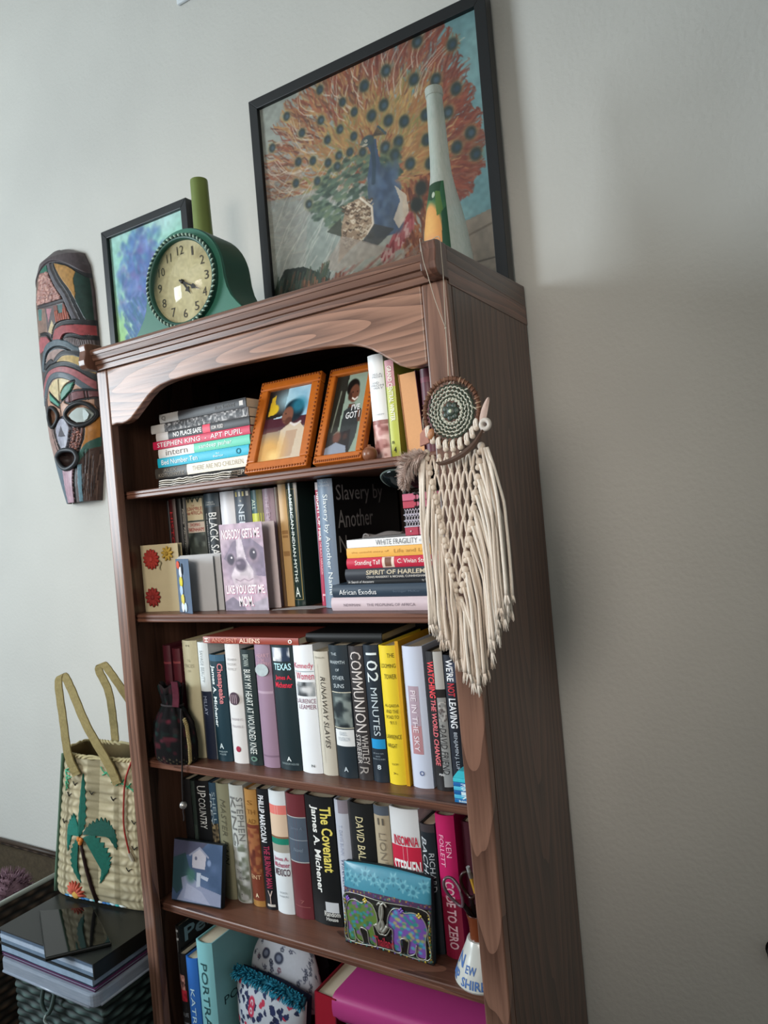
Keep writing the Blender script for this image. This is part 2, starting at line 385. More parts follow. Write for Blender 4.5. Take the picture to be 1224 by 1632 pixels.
# ================================================================ BOOKS
PAGES = M('#d9cdb4', .85, .15, .06, 400)
def gain(h, k=1.25):   # printed covers are a little lighter than they look in the shade
    c = [min(.9, x*k) for x in lin(h)]; return '#'+''.join('%02x' % int(255*(12.92*x if x <= .0031308 else 1.055*x**(1/2.4)-.055)+.5) for x in c)
def spine_y(u, T, b): return -b*(1-(2*u-1)**2)
def bk(x0, x1, z, H, Dp, y, hexc, label, kind='h', bands=(), texts=(), lean=0.0, group=None, lying=False, yaw=0.0, rough=.42, cat='book', blotch=(), side=None):
    """a book: cover, pages, printed bands and lettering on its spine. bands: (t0,t1,u0,u1,colour) with t from the head of the spine"""
    if lying:   # x0..x1 along the shelf, z under side, H = thickness
        T = H; H = x1-x0
        o = thing('book', label, cat, (x1, y, z+T/2), (0, -PI/2, yaw), group)
    else:
        T = x1-x0-.0004
        o = thing('book', label, cat, ((x0+x1)/2, y, z+.0004+T/2*abs(lean)/H), (0, math.atan2(lean, H), yaw), group)
    b = min(.006, .16*T) if kind == 'h' else min(.0012, .06*T)
    c = .0022 if kind == 'h' else .0007
    N = 7
    outer = [(-T/2, Dp)]+[(-T/2+T*i/N, spine_y(i/N, T, b)) for i in range(N+1)]+[(T/2, Dp)]
    inner = [(-T/2+c, Dp)]+[(-T/2+c+(T-2*c)*i/N, spine_y(i/N, T, b)+c) for i in range(N+1)]+[(T/2-c, Dp)]
    m = MB(); k = len(outer)
    vs = [(p[0], p[1], 0) for p in outer]+[(p[0], p[1], 0) for p in inner]+[(p[0], p[1], H) for p in outer]+[(p[0], p[1], H) for p in inner]
    fs = []
    for i in range(k-1):
        fs += [(i, i+1, 2*k+i+1, 2*k+i), (k+i+1, k+i, 3*k+i, 3*k+i+1), (i+1, i, k+i, k+i+1), (2*k+i, 2*k+i+1, 3*k+i+1, 3*k+i)]
    fs += [(0, 2*k, 3*k, k), (k-1, 2*k-1, 4*k-1, 3*k-1)]
    m.add(vs, fs); cov = m.build('cover', M(gain(hexc), rough, .45, .05, 25), o, local=True, smooth='auto')
    g = .004 if kind == 'h' else .0006
    MB().box(-T/2+c+.0002, T/2-c-.0002, c+.002, Dp-g, g, H-g).build('pages', PAGES, o, local=True)
    def surf(u, t, d): return (-T/2+u*T, spine_y(u, T, b)-d, H*(1-t))
    def strip(name, t0, t1, u0, u1, mat, d=.0002, par=o):
        q = MB(); nn = 6
        q.sheet(lambda a, bb: surf(u0+(u1-u0)*a, t0+(t1-t0)*bb, d), nn, 1)
        return q.build(name, mat, par, local=True, smooth=True)
    for i, (t0, t1, u0, u1, h) in enumerate(bands): strip('spine_band', t0, t1, u0, u1, M(gain(h), rough, .4, .05, 25), .00015+.00007*i)
    for (t0, t1, u0, u1, cols) in blotch:
        cv = Canvas(14, max(10, int(14*(t1-t0)*H/max((u1-u0)*T, .004))), (t1-t0)*H/((u1-u0)*T), gain(cols[0]))
        for h in cols[1:]: cv.blend((cv.field(4)-.45)*4, gain(h))
        cv.mesh('spine_picture', lambda U, V: (-T/2+(u0+(u1-u0)*U)*T, spine_y(u0+(u1-u0)*U, T, b)-.0006, H*(1-(t0+(t1-t0)*V))), vcol(.45), o, local=True)
    for tx in texts:
        s, t0, t1, u0, u1, h = tx[:6]; fl = tx[6] if len(tx) > 6 else 'v'
        if 'v' in fl: fn = lambda a, bb: surf(u0+(u1-u0)*bb, t0+(t1-t0)*a, .0009)
        else: fn = lambda a, bb: surf(u0+(u1-u0)*a, t1+(t0-t1)*bb, .0009)
        letter('spine_lettering', s, fn, ink(gain(h)), o, 'b' in fl, 'i' in fl)
    if side: side(o, T, H, Dp)
    return o

# ---- shelf one: paperbacks lying in a pile, spines out
Z = ZS[0]
G = 'books piled flat on the top shelf'
E = [  # x0,x1,T,colour,label,kind,bands,texts,blotch
 (.078, .325, .022, '#1d1b1c', 'black book with fine print lying flat on the top shelf, lowest of the pile', 'h', [], [('THE EARTH SHALL WEEP', .12, .98, .35, .8, '#9c968c', 'vb')], []),
 (.068, .330, .0215, '#c9c2b4', 'cream paperback with a dark square at its left spine end, in the flat pile', 'p', [(0, .36, 0, 1, '#3b3733')], [('ALEX', .10, .25, .55, .85, '#8a8378', 'v'), ('KOTLOWITZ', .04, .33, .12, .45, '#8a8378', 'v'), ('THERE ARE NO CHILDREN', .42, .95, .3, .75, '#a39c8f', 'v')], []),
 (.081, .334, .0195, '#129bb4', 'bright turquoise paperback titled Bed Number Ten in the flat pile', 'p', [], [('Bed Number Ten', .05, .46, .25, .78, '#e4f3f5', 'v'), ('Sue', .66, .70, .56, .72, '#cfeef2', 'v'), ('Baier', .63, .74, .25, .45, '#cfeef2', 'v'), ('O', .87, .92, .2, .8, '#0b5f73', 'vb')], []),
 (.082, .338, .0185, '#4fae93', 'green and white paperback titled intern in the flat pile', 'p', [(0, .41, 0, 1, '#cfccc9')], [('intern', .09, .34, .2, .85, '#77736f', 'v'), ('sandeep jauhar', .47, .82, .25, .8, '#d5efe6', 'v')], []),
 (.071, .340, .0165, '#b01d42', 'crimson paperback with hand-lettered white spine title in the flat pile', 'p', [], [('STEPHEN KING  -  APT PUPIL', .05, .93, .2, .8, '#f0dfe0', 'v')], []),
 (.081, .341, .0165, '#1f1c1e', 'black paperback with a red square and white lettering in the flat pile', 'p', [(0, .14, 0, 1, '#b5b0ae'), (.52, .60, 0, 1, '#cf2f4a')], [('NO PLACE SAFE', .2, .51, .2, .8, '#e7e4e2', 'vb'), ('KIM REID', .62, .74, .25, .7, '#bdb9b6', 'vb')], []),
 (.066, .340, .0180, '#6d6a6b', 'worn grey marbled paperback second from the top of the flat pile', 'p', [(0, .15, 0, 1, '#a5a3a0')], [('GIOVANNI & THE PEARL', .17, .6, .25, .7, '#2a292b', 'vi')], [(.15, .99, .02, .98, ('#5b5a5c', '#a3a2a2', '#2f2e30'))]),
 (.097, .336, .0185, '#232123', 'black book with a pale grey spine end, topmost of the flat pile', 'p', [(0, .23, 0, 1, '#8c8b89'), (.93, .97, .25, .75, '#b6b2ae')], [('Q', .03, .08, .2, .8, '#5b5a59', 'vb'), ('Ron Suskind', .66, .88, .3, .7, '#5d5b5a', 'v')], []),
]
zz = Z+.0003
for i, (a, b_, T, h, lab, kd, bd, tx, bl) in enumerate(E):
    bk(a, b_, zz, T, .13, .072, h, lab, kd, bd, tx, group=G, lying=True, blotch=bl, yaw=random.uniform(-.012, .012)); zz += T+.0006
# dog-eared booklet in front of the pile
bo = thing('booklet', 'thin dog-eared white booklet in front of the flat pile on the top shelf', 'booklet', (.2, .05, Z))
def pg(k): return lambda u, v: (.105+.195*u+.004*k*math.sin(9*u), .046+.022*v+.0006*k, Z+.0012+.0042*k+.0025*math.sin(5*u+k)*u*v+.001*math.sin(31*u))
for k, h in enumerate(('#b9b4ae', '#d6d3ce', '#c5bfb2', '#ddd9d2')): MB().slab(pg(k), 26, 3, (0, 0, .0018)).build('page', M(h, .8), bo)

# right end of shelf one: upright books
G = 'upright books at the right end of the top shelf'
bk(.611, .642, Z, .184, .14, .082, '#d8dbe0', 'tall white book with a dusky pink foot, left end of the upright top-shelf books', 'h', [(.62, .66, 0, 1, '#8d5c57')], [('ALLA', .18, .2, .3, .9, '#8f9299', 'h'), ('FROM', .205, .225, .3, .9, '#8f9299', 'h'), ('AND', .26, .28, .25, .7, '#8f9299', 'h'), ('FROM', .285, .305, .2, .95, '#8f9299', 'h'), ('WAY', .31, .33, .3, .9, '#8f9299', 'h'), ('KNOPF', .56, .575, .3, .85, '#a9acb2', 'h')], group=G, blotch=[(.66, .995, .01, .99, ('#b48480', '#8a5350', '#d9b9b4'))])
bk(.645, .663, Z, .170, .13, .08, '#a7ae48', 'lime green paperback with pink head titled Grand Central Winter', 'p', [(0, .27, 0, 1, '#b4838a')], [('GRAND CENTRAL WINTER', .06, .62, .25, .75, '#e6e3cf', 'vb'), ('n', .82, .85, .15, .4, '#4c5030', 'hb'), ('4', .88, .94, .3, .6, '#2f3222', 'hb')], group=G)
o = thing('book', 'peach paged book shelved with its fore-edge out, leaning left of a maroon book', 'book', (.694, .078, Z+.0013), (0, -.045, 0), G)
MB().box(-.0155, .0155, .001, .12, .001, .1405).build('pages', M('#d9a476', .8, .2, .05, 300), o, local=True)
MB().box(-.0168, -.0157, 0, .122, 0, .142).build('cover', M('#a8744f', .5), o, local=True)
MB().box(.0157, .0168, 0, .122, 0, .142).build('cover', M('#5a2a30', .5), o, local=True)
bk(.7118, .7305, Z, .143, .13, .08, '#4f1f2c', 'dark maroon book standing beside the peach fore-edge', 'h', [(.1, .16, 0, 1, '#6c3442')], group=G)
bk(.7325, .744, Z, .15, .13, .085, '#c9c3cc', 'thin white book at the far right of the top shelf by the stile', 'p', [], [('VOICES', .1, .5, .25, .75, '#77737a', 'v')], group=G)

# ---- shelf two: upright row
Z = ZS[1]; y = .122
G = 'upright books on the second shelf'
def dkcover(o, T, H, Dp):   # lettering on the front board of the tall book
    for s, t0, t1, a0, a1 in (('Slavery by', .05, .21, .04, .74), ('Another', .25, .39, .04, .56), ('Name', .45, .58, .04, .42)):
        letter('cover_lettering', s, lambda a, b: (T/2+.0004, Dp*(a0+(a1-a0)*a)*1.0, H*(1-t1+(t1-t0)*b)), ink('#8d8b8a'), o)
S2 = [
 (.040, .0465, .235, '#1b191a', 'narrow black book at the far left of the second shelf', 'h', [], [], []),
 (.0470, .0680, .238, '#3a1718', 'dark red book with red lettering at the far left of the second shelf', 'h', [(0, 1, .7, 1, '#4a3833')], [('HISTORY OF', .12, .75, .2, .65, '#a02b30', 'v')], []),
 (.0685, .0840, .237, '#161617', 'plain black book behind the cream flower card', 'h', [], [], []),
 (.0845, .0985, .238, '#1d1e1f', 'black book with a column of small white lettering behind the flower card', 'h', [(0, 1, .62, .8, '#77756f')], [('Family Narratives', .1, .52, .3, .62, '#c9c7c0', 'vi')], []),
 (.0990, .152, .2375, '#3b423d', 'thick grey-green book with cream title panels', 'h', [(.02, .215, .06, .94, '#b9ac8b'), (.23, .325, .04, .97, '#b7aa9c')], [('THE', .075, .09, .4, .6, '#8d4a3d', 'h'), ('SCRAMBLE', .095, .125, .1, .93, '#8a3d36', 'h'), ('for AFRICA', .13, .165, .12, .93, '#8a3d36', 'h'), ('THOMAS', .24, .27, .25, .8, '#9a443d', 'h'), ('PAKENHAM', .28, .315, .1, .93, '#9a443d', 'h'), ('VVV', -.0, .055, .1, .9, '#26332c', 'hb')], [(.33, .99, .05, .95, ('#3a403c', '#59615b', '#2a2f2c'))]),
 (.1530, .196, .240, '#20262a', 'black book titled Black Saga in tall white letters', 'h', [(0, .12, 0, 1, '#33414a')], [('BLACK SAGA', .17, .66, .38, .85, '#d5d6d4', 'v'), ('THE AFRICAN AMERICAN EXPERIENCE', .17, .72, .13, .26, '#a9aaa8', 'v'), ('CHARLES', .07, .085, .25, .75, '#b9bbb9', 'h'), ('CHRISTIAN', .09, .105, .2, .8, '#b9bbb9', 'h')], []),
 (.1990, .2385, .240, '#c9cacf', 'white book with a blank spine behind the dog card', 'h', [], [], []),
 (.2395, .2825, .241, '#39424d', 'slate blue book lettered Nelson behind the dog card', 'h', [(.02, .06, .12, .25, '#b8a75e'), (.02, .06, .38, .5, '#c8c6bd'), (.02, .06, .6, .7, '#c8bd84'), (.02, .06, .8, .92, '#d5d4cb')], [('NELSON', .13, .55, .3, .68, '#b9c0c6', 'v'), ('*', .09, .11, .42, .55, '#d5d4cb', 'h')], []),
 (.2835, .3135, .236, '#1f4446', 'dark teal and lime book behind the top of the dog card', 'h', [(0, 1, .6, 1, '#68663f'), (.2, .42, .0, 1, '#a9ad35')], [('ALL', .08, .17, .15, .5, '#c4d3c4', 'v')], []),
 (.3140, .3440, .236, '#84707c', 'mauve book lettered The Eye behind the dog card', 'h', [], [('THE EYE', .06, .3, .3, .65, '#a894a0', 'v')], []),
 (.3445, .3530, .237, '#5a442f', 'thin brown book left of the tan one', 'p', [], [], []),
 (.3540, .3735, .2415, '#b08f5f', 'tan clothbound book with stained spine beside the dog card', 'p', [(.38, .41, .1, .9, '#8c6a42'), (.42, .44, .15, .85, '#8c6a42'), (.55, .59, .1, .9, '#8c6a42')], [], []),
]
for a, b_, H, h, lab, kd, bd, tx, bl in S2: bk(a, b_, Z, H, .155, y, h, lab, kd, bd, tx, group=G, blotch=bl)
bk(.3795, .4065, Z, .2410, .17, .113, '#1e2c2a', 'glossy dark green book with a gilt border and white title', 'h', [(.05, .052, .12, .88, '#b7a468'), (.94, .942, .12, .88, '#b7a468'), (.05, .94, .12, .15, '#b7a468'), (.05, .94, .85, .88, '#b7a468')], [('AMERICAN INDIAN MYTHS', .08, .8, .35, .62, '#d3dcd6', 'v'), ('A', .84, .92, .3, .7, '#d3dcd6', 'h')], group=G, rough=.18, lean=.002)
bk(.4365, .4435, Z, .213, .155, .125, '#5e5768', 'thin grey-violet book between the green book and the red one', 'p', [], [], group=G, lean=.003)
bk(.4445, .4590, Z, .236, .155, .114, '#96203f', 'narrow crimson book titled Night of Fire', 'h', [(.0, .06, 0, 1, '#b5aeb0')], [('NIGHT OF FIRE', .08, .47, .25, .8, '#eadfe2', 'vb'), ('THE BLACK NAPOLEON', .48, .74, .3, .65, '#d8a9b3', 'v'), ('L', .9, .96, .3, .8, '#d8a9b3', 'v')], group=G, lean=.0065)
bk(.4660, .5000, Z, .2395, .24, .096, '#101012', 'tall book with grey-blue spine and black cover titled Slavery by Another Name', 'h', [(0, 1, 0, 1, '#66778b')], [('Slavery by Another Name', .12, .9, .35, .72, '#d3dae2', 'v'), ('DOUGLAS A.', .02, .035, .2, .8, '#b9c3cd', 'h'), ('BLACKMON', .045, .06, .15, .85, '#b9c3cd', 'h')], group=G, lean=.004, side=dkcover)
# pile at the right of shelf two
G = 'books piled flat at the right of the second shelf'
P2 = [
 (.506, .735, .0235, '#b9a9b0', 'pinkish grey book titled The Peopling of Africa, bottom of its pile', 'h', [], [('NEWMAN', .12, .27, .35, .55, '#6b5f68', 'v'), ('THE PEOPLING OF AFRICA', .33, .75, .35, .55, '#6b5f68', 'v')]),
 (.510, .732, .0220, '#2c3a49', 'dark blue book titled African Exodus second from the bottom of its pile', 'h', [], [('African Exodus', .07, .42, .22, .62, '#d2d5d8', 'v'), ('Stringer McKie', .57, .8, .3, .5, '#566474', 'v')]),
 (.538, .728, .0072, '#16181c', 'very thin black book with a line of white print between two thicker dark ones', 'p', [], [('In Search of Ancestors', .02, .3, .2, .8, '#c9c9c9', 'vi'), ('by The Author', .8, .95, .2, .8, '#a9a9a9', 'v')]),
 (.541, .727, .0195, '#30343b', 'charcoal book titled Spirit of Harlem in the right pile', 'h', [], [('SPIRIT OF HARLEM', .24, .86, .45, .85, '#b3a893', 'vb'), ('CRAIG MARBERRY & MICHAEL CUNNINGHAM', .24, .86, .14, .34, '#b9b6b0', 'vb')]),
 (.546, .729, .0185, '#b02a41', 'red book titled Standing Tall with a round portrait on its spine', 'h', [(.40, .53, .02, .98, '#cdbdb0'), (.43, .5, .1, .95, '#6b4a3c')], [('Standing Tall', .1, .38, .22, .78, '#ecd9d6', 'v'), ('C. Vivian Stringer', .57, .97, .25, .78, '#ecd9d6', 'v')]),
 (.547, .727, .0175, '#d3a04c', 'yellow ochre paperback with faint print second from the top of the right pile', 'p', [], [('the untold story of', .06, .48, .4, .65, '#a77f3c', 'v'), ('Life and Law', .54, .92, .35, .7, '#a77f3c', 'v')]),
 (.549, .726, .0140, '#d9dbdc', 'white paperback titled White Fragility on top of the right pile', 'p', [], [('WHITE FRAGILITY', .34, .8, .2, .85, '#65686c', 'v'), ('ROBIN DIANGELO', .82, .98, .35, .65, '#9a9da0', 'v')]),
]
zz = Z+.0003
for i, (a, b_, T, h, lab, kd, bd, tx) in enumerate(P2):
    bk(a, b_, zz, T, .15, .060 if T > .01 else .066, h, lab, kd, bd, tx, group=G, lying=True); zz += T+.0004
P2TOP = zz

# ---- shelf three: upright row
Z = ZS[2]; y = .0735
G = 'upright books on the third shelf'
S3 = [
 (.043, .066, .232, '#421620', 'dark crimson book in the shadow at the far left of the third shelf', 'h', [(.15, .17, 0, 1, '#6e2f35'), (.4, .42, 0, 1, '#6e2f35')], [], []),
 (.071, .094, .226, '#4a1a22', 'second dark crimson book in the shadow, left of the cream book', 'h', [(.12, .14, 0, 1, '#7a3b3d'), (.3, .32, 0, 1, '#7a3b3d')], [], []),
 (.1030, .1455, .244, '#a9a285', 'cream book with faint print left of the white and navy one', 'h', [], [('THE', .16, .18, .4, .6, '#8d876f', 'h'), ('FACES', .2, .23, .2, .8, '#8d876f', 'h'), ('OF', .25, .27, .4, .6, '#8d876f', 'h'), ('M', .035, .05, .4, .6, '#6d6855', 'h')], []),
 (.1470, .1760, .241, '#c3c9cb', 'book white above and navy below on the left of the third shelf', 'h', [(.42, 1, 0, 1, '#1d2436')], [('SAVAGE BEAUTY', .07, .34, .3, .6, '#8f979b', 'v'), ('MILLAY', .46, .62, .35, .65, '#8790a3', 'v')], []),
 (.1775, .2190, .2165, '#17323d', 'dark teal book with red and white slanting title lettering', 'h', [(0, .06, 0, 1, '#34556b')], [('Chesapeake', .08, .46, .52, .9, '#c67b80', 'vb'), ('James A. Michener', .1, .68, .1, .45, '#d3dde0', 'vb'), ('A', .83, .88, .35, .62, '#c0d0d4', 'hb'), ('RANDOM', .9, .915, .25, .78, '#9db2b8', 'h'), ('HOUSE', .925, .94, .3, .72, '#9db2b8', 'h')], []),
 (.2225, .2615, .2395, '#c9c8c8', 'white book with an oval dark emblem and a red dot low on its spine', 'h', [], [('WOMEN', .12, .14, .2, .8, '#aca9a9', 'h'), ('WORK', .16, .18, .2, .8, '#aca9a9', 'h'), ('FAMILY', .2, .22, .2, .8, '#aca9a9', 'h'), ('MANNING', .62, .64, .15, .9, '#aaa5a8', 'h'), ('MARABLE', .68, .70, .15, .9, '#aaa5a8', 'h')], []),
 (.2630, .2980, .2285, '#1b2a2b', 'dark green book titled Bury My Heart at Wounded Knee', 'h', [], [('BROWN', .04, .14, .3, .7, '#a7b2ad', 'v'), ('BURY MY HEART AT WOUNDED KNEE', .17, .9, .28, .75, '#d0d6d2', 'v'), ('o', .92, .965, .25, .75, '#5c7a6e', 'hb')], []),
 (.3005, .3405, .2400, '#8d7589', 'mauve book with an oval pale picture and worn foot', 'h', [(.38, .4, .02, .98, '#a792a4'), (.90, .915, 0, 1, '#776174')], [('HEART', .075, .105, .2, .95, '#b7929d', 'h'), ('OF THE', .115, .14, .3, .7, '#b7929d', 'h'), ('COUNTRY', .145, .175, .1, .97, '#b7929d', 'h')], []),
 (.3425, .3945, .2395, '#16272c', 'thick dark book titled Texas in pale blue over red lettering', 'h', [], [('TEXAS', .145, .2, .15, .92, '#a9d3e2', 'hb'), ('James A.', .24, .285, .18, .9, '#c5283f', 'hb'), ('Michener', .295, .34, .15, .92, '#c5283f', 'hb'), ('A', .89, .925, .42, .62, '#cdd4d4', 'hb'), ('RANDOM HOUSE', .94, .955, .15, .9, '#8fa0a2', 'h')], [(.02, .13, .1, .9, ('#25344a', '#98a2b2', '#d5d6d8'))]),
 (.3960, .4425, .2410, '#d3d8dc', 'white book with red lettering and a small grey group picture', 'h', [(.205, .212, .06, .98, '#8f9aa2')], [('Kennedy', .14, .195, .05, .98, '#b1284a', 'h'), ('Women', .215, .27, .12, .98, '#b1284a', 'h'), ('LAURENCE', .42, .455, .05, .98, '#7b5060', 'h'), ('LEAMER', .465, .5, .15, .98, '#7b5060', 'h'), ('N', .93, .95, .55, .7, '#5d6468', 'hb')], [(.29, .40, .1, .97, ('#8d9398', '#3c4044', '#c6c9cc'))]),
 (.4435, .4765, .2290, '#b3afa2', 'pale book titled Runaway Slaves in spaced dark letters', 'h', [(.1, .9, .32, .335, '#8e8a7e')], [('RUNAWAY SLAVES', .2, .78, .45, .75, '#35332f', 'vi'), ('FRANKLIN', .04, .055, .15, .8, '#8e8a7e', 'h')], []),
 (.4785, .5205, .2415, '#1d2931', 'dark blue book The Warmth of Other Suns with an old crowd photograph', 'h', [(.352, .358, 0, 1, '#c9c6b4'), (.62, .626, 0, 1, '#c9c6b4'), (.635, .76, .05, .99, '#cdd0d2')], [('THE', .055, .075, .2, .5, '#b4c0c6', 'h'), ('WARMTH', .115, .14, .08, .85, '#b4c0c6', 'h'), ('OF', .175, .195, .38, .58, '#b4c0c6', 'h'), ('OTHER', .23, .26, .15, .78, '#b4c0c6', 'h'), ('SUNS', .29, .32, .2, .75, '#b4c0c6', 'h'), ('A', .915, .95, .4, .62, '#b4c0c6', 'hb'), ('ISABEL', .65, .68, .3, .7, '#a4abb2', 'h'), ('WILKERSON', .69, .72, .2, .8, '#a4abb2', 'h')], [(.36, .615, .03, .97, ('#3f4a4c', '#7a8583', '#20282c'))]),
 (.5220, .5530, .2405, '#2f2b2c', 'black book titled Communion in tall grey-white letters', 'h', [], [('COMMUNION', .04, .64, .2, .9, '#c5c0bd', 'v'), ('WHITLEY', .66, .88, .52, .9, '#b9b4b1', 'v'), ('STRIEBER', .66, .88, .1, .46, '#b9b4b1', 'v'), ('R', .9, .96, .2, .8, '#8d8885', 'v')], []),
 (.5540, .5855, .2430, '#1c2630', 'dark navy book titled 102 Minutes with a blue patch near its foot', 'h', [(.685, .755, .1, .97, '#1e86bd')], [('102', .055, .27, .25, .92, '#cfd9de', 'v'), ('MINUTES', .31, .66, .38, .78, '#b7c3ca', 'v'), ('JIM DWYER', .785, .795, .15, .85, '#8d9ba5', 'h'), ('AND', .805, .815, .35, .65, '#8d9ba5', 'h'), ('KEVIN FLYNN', .825, .835, .12, .9, '#8d9ba5', 'h'), ('8', .87, .905, .4, .65, '#b7c3ca', 'hb')], []),
 (.5870, .6215, .2430, '#d3bb2c', 'bright yellow book titled The Looming Tower', 'h', [], [('THE', .055, .085, .55, .92, '#4f4716', 'h'), ('LOOMING', .13, .16, .12, .95, '#4f4716', 'h'), ('TOWER', .205, .24, .28, .95, '#4f4716', 'h'), ('AL-QAEDA', .42, .445, .15, .95, '#5d541c', 'h'), ('AND THE', .46, .485, .2, .9, '#5d541c', 'h'), ('ROAD TO', .5, .525, .2, .9, '#5d541c', 'h'), ('9/11', .54, .565, .4, .75, '#5d541c', 'h'), ('LAWRENCE', .64, .67, .08, .95, '#4f4716', 'h'), ('WRIGHT', .705, .735, .1, .7, '#4f4716', 'h'), ('KNOPF', .845, .86, .3, .68, '#6d6322', 'h'), ('>-', .91, .925, .35, .6, '#4f4716', 'hb')], []),
 (.6335, .6735, .2425, '#b7bfd0', 'pale blue-white book with a dusky pink title strip', 'h', [(.28, .76, .2, .72, '#9c8a97'), (.56, .76, .2, .72, '#a4787e')], [('PIE IN THE SKY', .31, .74, .32, .58, '#cfc6ce', 'v'), ('O', .875, .91, .45, .68, '#4f5c86', 'hb')], []),
 (.6790, .7105, .2345, '#1d1b1d', 'black and grey book titled Watching the World Change in red', 'h', [(.0, .27, .52, 1, '#a9a9a6'), (.33, .97, .55, 1, '#8d8f8f')], [('WATCHING', .07, .335, .08, .5, '#d2434a', 'vb'), ('THE WORLD CHANGE', .345, .82, .12, .46, '#c8636a', 'vb'), ('+DAVID FRIEND', .52, .88, .56, .9, '#2c2d2f', 'vi'), ('FSG', .875, .89, .3, .6, '#d5d5d5', 'hb')], [(.36, .5, .58, .98, ('#8d8f8f', '#5d5656', '#b5b5b3'))]),
 (.7115, .7345, .2290, '#1a1f29', 'dark navy book titled We\'re Not Leaving at the right end of the third shelf', 'h', [(.05, .2, .45, 1, '#3f4a60')], [('WE\'RE', .03, .19, .25, .8, '#d2d6da', 'vb'), ('NOT', .205, .3, .25, .8, '#b53540', 'vb'), ('LEAVING', .315, .53, .25, .8, '#d2d6da', 'vb'), ('BENJAMIN J. LUFT, MD', .56, .93, .35, .7, '#aab2bc', 'v')], []),
]
for a, b_, H, h, lab, kd, bd, tx, bl in S3: bk(a, b_, Z, H, .155, y, h, lab, kd, bd, tx, group=G, blotch=bl)
# loose yellow dust-jacket board standing proud of the yellow book
o = thing('jacket_flap', 'thin orange-yellow dust jacket flap standing proud beside the yellow book', 'jacket flap', (.626, .07, Z))
MB().box(.6230, .6300, .0685, .215, Z+.0003, Z+.2515).build('board', M('#c9951a', .45), o, bevel=.0006)
o = [q for q in C.objects if q.get('label', '').startswith('white book with an oval')][0]
e = MB().lathe([(.013, 0), (.0125, .0006)], (0, 0, 0), 20, axis='y').build('oval_emblem', M('#4d3c4a', .5), o, local=True)
e.location = (0, -.0064, .13); e.scale = (1, 1, 1.0)
q = MB()
for k in range(4): q.tube([(-.008+.005*k, -.0075, .121), (-.007+.005*k, -.0078, .130), (-.0085+.005*k, -.0075, .138)], .0011, 5)
q.build('emblem_print', M('#b9a7b4', .5), o, local=True)
MB().lathe([(.006, 0), (.0055, .0004)], (0, -.0064, .029), 16, axis='y').build('red_logo', M('#a3304a', .5), o, local=True)
o = [q for q in C.objects if q.get('label', '').startswith('mauve book with an oval')][0]
e = MB().lathe([(.0165, 0), (.016, .0004)], (0, 0, 0), 22, axis='y').build('oval_picture', M('#b3c0c4', .4, .4, .3, 90), o, local=True)
e.location = (0, -.0066, .19); e.scale = (1, 1, .75)
# books lying across the row
bk(.1750, .4190, 1.1168, .0130, .12, .064, '#8d3f34', 'thin red-brown book titled Ancient Aliens lying across the third-shelf row', 'p', [(0, .08, 0, 1, '#a06a66')], [('H', .02, .06, .2, .8, '#e2d5cf', 'hb'), ('ANCIENT', .1, .38, .18, .82, '#c98c78', 'v'), ('ALIENS', .4, .62, .15, .85, '#dcb9a6', 'vb'), ('o', .9, .94, .2, .8, '#e2d5cf', 'vb')], group='books lying across the third-shelf row', lying=True, blotch=[])
bk(.4225, .585, 1.1190, .0165, .15, .092, '#17191a', 'black book lying across the row, right of the thin red-brown one', 'h', [], [], group='books lying across the third-shelf row', lying=True, yaw=.05)

